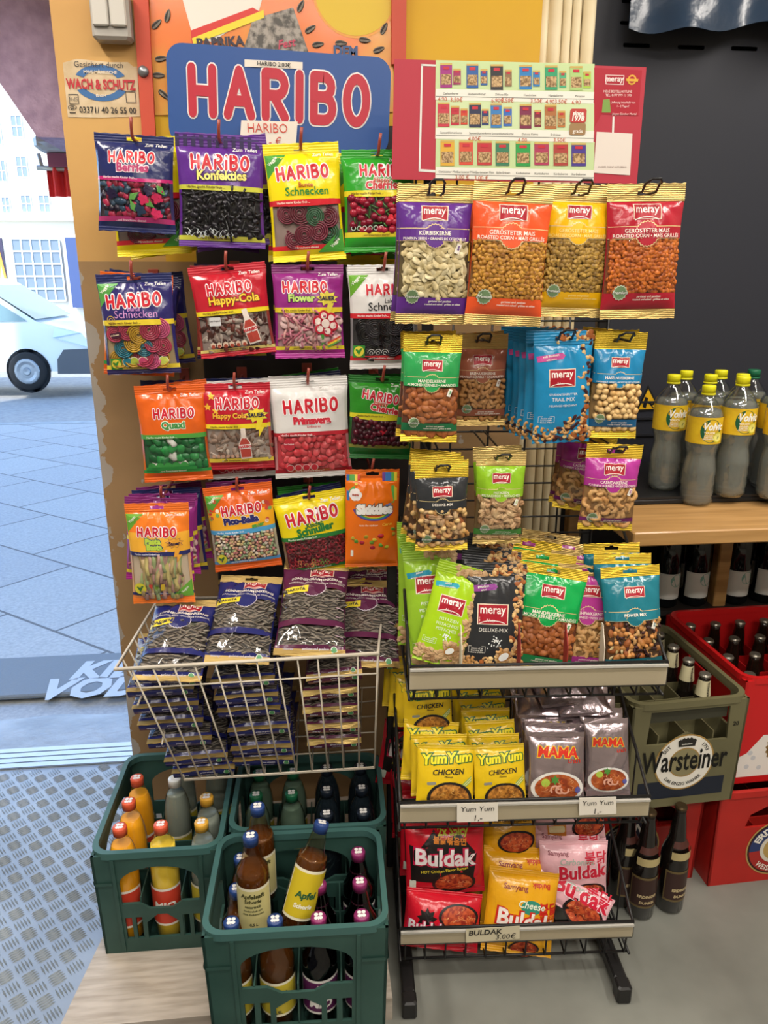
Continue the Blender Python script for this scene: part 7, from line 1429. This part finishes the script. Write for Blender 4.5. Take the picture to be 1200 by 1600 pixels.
# beer bottles: olive crate
BG = 'beer bottles in the olive crate'; bpy.context.view_layer.update()
LABW = ('#d8cfa8', '#e0d8b8', [('Warsteiner', .3, .007, '#2a2820')])
def beer(label, p, gcol, cap, lab, grp, h=.262, r=.031, neckl=None, labz=(.16, .42)):
    b = bottle('beer_bottle', label, 'bottle', h, r, gcol, None, cap, lab, p, (0, 0, 0), grp, solid=True, crown=True, clover=False, neck=.5, labz=labz)
    if neckl:
        mb = MB(); mb.grid(lambda u, v: V(((.0146 + (.0195 - .0146) * (1 - v)) * cos(u), (.0146 + (.0195 - .0146) * (1 - v)) * sin(u), h * (.80 + .15 * v))), lsp(0, 2 * pi, 20), (0, 1), ink(neckl)); nl = mb.build('neck_label', b)
        vs, fs, w_ = text('Warsteiner', .04); mb = MB(); mb.add([(y * .006 + .0, -.0196 + 0, h * .875 + x * .0065) for x, y in vs], fs, ink('#2a2820')); mb.build('neck_lettering', b)
    return b
first = None
for i in range(4):
    for j in range(5):
        if i in (0, 1) or (i == 2 and j < 3) or (i == 3 and j == 0): continue
        p = wc.matrix_basis @ V((-WW / 2 * .96 + WW * .96 * (i + .5) / 4, -WD_ / 2 * .96 + WD_ * .96 * (j + .5) / 5, .009)); lb = 'brown beer bottle with cream neck label, %s column, %s row of the olive crate' % (('first', 'second', 'third', 'fourth')[i], ('front', 'second', 'middle', 'fourth', 'rear')[j])
        if first is None: first = beer(lb, p, '#191410', '#9a958a', None, BG, h=.278, neckl='#d6cda6')
        else: dup(first, lb, p)
# red crates to the right
RW_, RD_, RH = .40, .30, .29
rp_ = V((1.085, 1.56, 0)); rr_ = R(4)
cR = lambda dx, dy: rp_ + Mx.Rotation(rr_, 3, 'Z') @ V((dx, dy, 0))
p = PZ(1098, 1392, 0); low2 = crate('beer_crate', 'red beer crate on the floor at the right edge with round emblem', .40, .40, .285, RC, RC, (p.x + .208, p.y + .215, 0), (0, 0, R(2)), red_side, 'red beer crates', taper=.975, ribs=False, cells=(5, 4, .12))
up2 = crate('beer_crate', 'bright red beer crate full of bottles stacked at the right edge', .40, .40, .30, RC2, RC2, (p.x + .250, p.y + .245, .29), (0, 0, R(2)), plain_side, None, taper=.98, ribs=False, cells=(5, 4, .2))
def F2(sh, x, z, col, e, mb, c=low2, L_=.40, D=.40, t=.975, h=.285): face(c, L_, D, t, h, sh, x, z, col, e, mb)
mb = MB()
for r_, c, e in ((.085, '#b89a5a', .001), (.081, '#3a1a1c', .0014), (.076, '#2a3a6a', .0018)): F2(poly(disc(r_, 40)), -.02, .105, c, e, mb)
F2(ring(.046, .076, 30, R(185), R(355)), -.02, .105, '#a82a26', .0021, mb); F2(poly(disc(.046, 32)), -.02, .105, '#d8d2c4', .0024, mb); F2(poly(disc(.036, 32)), -.02, .105, '#b89a5a', .0028, mb)
F2(arc_text('ERDINGER', .055, R(95), .018, .06), -.02, .105, '#ece6dc', .0030, mb); F2(arc_text('WEISSBRÄU', .071, R(265), .015, .03, True), -.02, .105, '#ece6dc', .0030, mb); mb.build('emblem', low2)
mb = MB(); FU = lambda sh, x, z, col, e: face(up2, .40, .40, .98, .30, sh, x, z, col, e, mb)
FU(poly([(-.19, 0), (.19, 0), (.19, .12), (-.13, .12), (-.17, .07), (-.19, .06)]), 0, .02, '#e3dcd6', .0006); FU(poly(star(21, .05, .045)), -.07, .10, '#8a6a3a', .001); FU(poly(disc(.043, 24)), -.07, .10, '#3a2a1c', .0014); FU(poly(disc(.034, 20)), -.07, .10, '#c8a86a', .0018)
for i, (x, z) in enumerate(((-.165, .05), (-.15, .075), (-.16, .09), (-.13, .045))): FU(poly(disc(.007, 10)), x, z, '#c4c4c8', .001)
vs, fs, w_ = text('HERRLICH ERFRISCHEND', .02); FU(xf((vs, fs), .008), -.02, .028, '#8a3a34', .001); mb.build('printed_panel', up2)
mb = MB(); F3 = lambda sh, x, z, col, e: face(lower, .27, .40, .975, .285, sh, x, z, col, e, mb)
for r_, c, e in ((.085, '#b89a5a', .001), (.081, '#2a2a3a', .0014)): F3(poly(disc(r_, 40)), -.06, .12, c, e)
F3(arc_text('ERDINGER', .055, R(70), .02, .06), -.06, .12, '#ece6dc', .0020); mb.build('emblem', lower)
bpy.context.view_layer.update(); first2 = None
for i in range(5):
    for j in range(4):
        p = up2.matrix_basis @ V((-.192 + .384 * (i + .5) / 5, -.192 + .384 * (j + .5) / 4, .009)); lb = 'dark brown bottle, %s column, %s row of the bright red crate' % (('first', 'second', 'third', 'fourth', 'fifth')[i], ('front', 'second', 'third', 'rear')[j])
        if first2 is None: first2 = beer(lb, p, '#1c120c', '#8a8478', None, 'bottles in the bright red crate', h=.275)
        else: dup(first2, lb, p)
# dark bottles standing on the floor before the red crate
LABD = ('#6a5a3a', '#3a2622', [('ERDINGER', .35, .009, '#c8b48a'), ('DUNKEL', .15, .007, '#c8b48a')])
fb = None
for i, (u, v) in enumerate(((998, 1424), (1044, 1414), (968, 1406))):
    p = PZ(u, v, 0); lb = 'dark beer bottle on the floor beside the rack, ' + ('centre of the three', 'rightmost of the three', 'leftmost of the three')[i]
    if fb is None:
        fb = beer(lb, p, '#15100e', '#5a4a34', LABD, 'dark bottles on the floor beside the rack', h=.30, r=.034, labz=(.14, .44))
        mb = MB()
        for z, c in ((.165, '#b8a878'), (.195, '#4a2a24')): mb.grid(lambda u_, v_: V(((.0345 if z < .17 else .029 - .012 * v_) * cos(u_), (.0345 if z < .17 else .029 - .012 * v_) * sin(u_), z + .022 * v_)), lsp(-2.6, -.5, 12), (0, 1), ink(c))
        mb.build('shoulder_label', fb)
    else: dup(fb, lb, p, (0, 0, .3 * i))
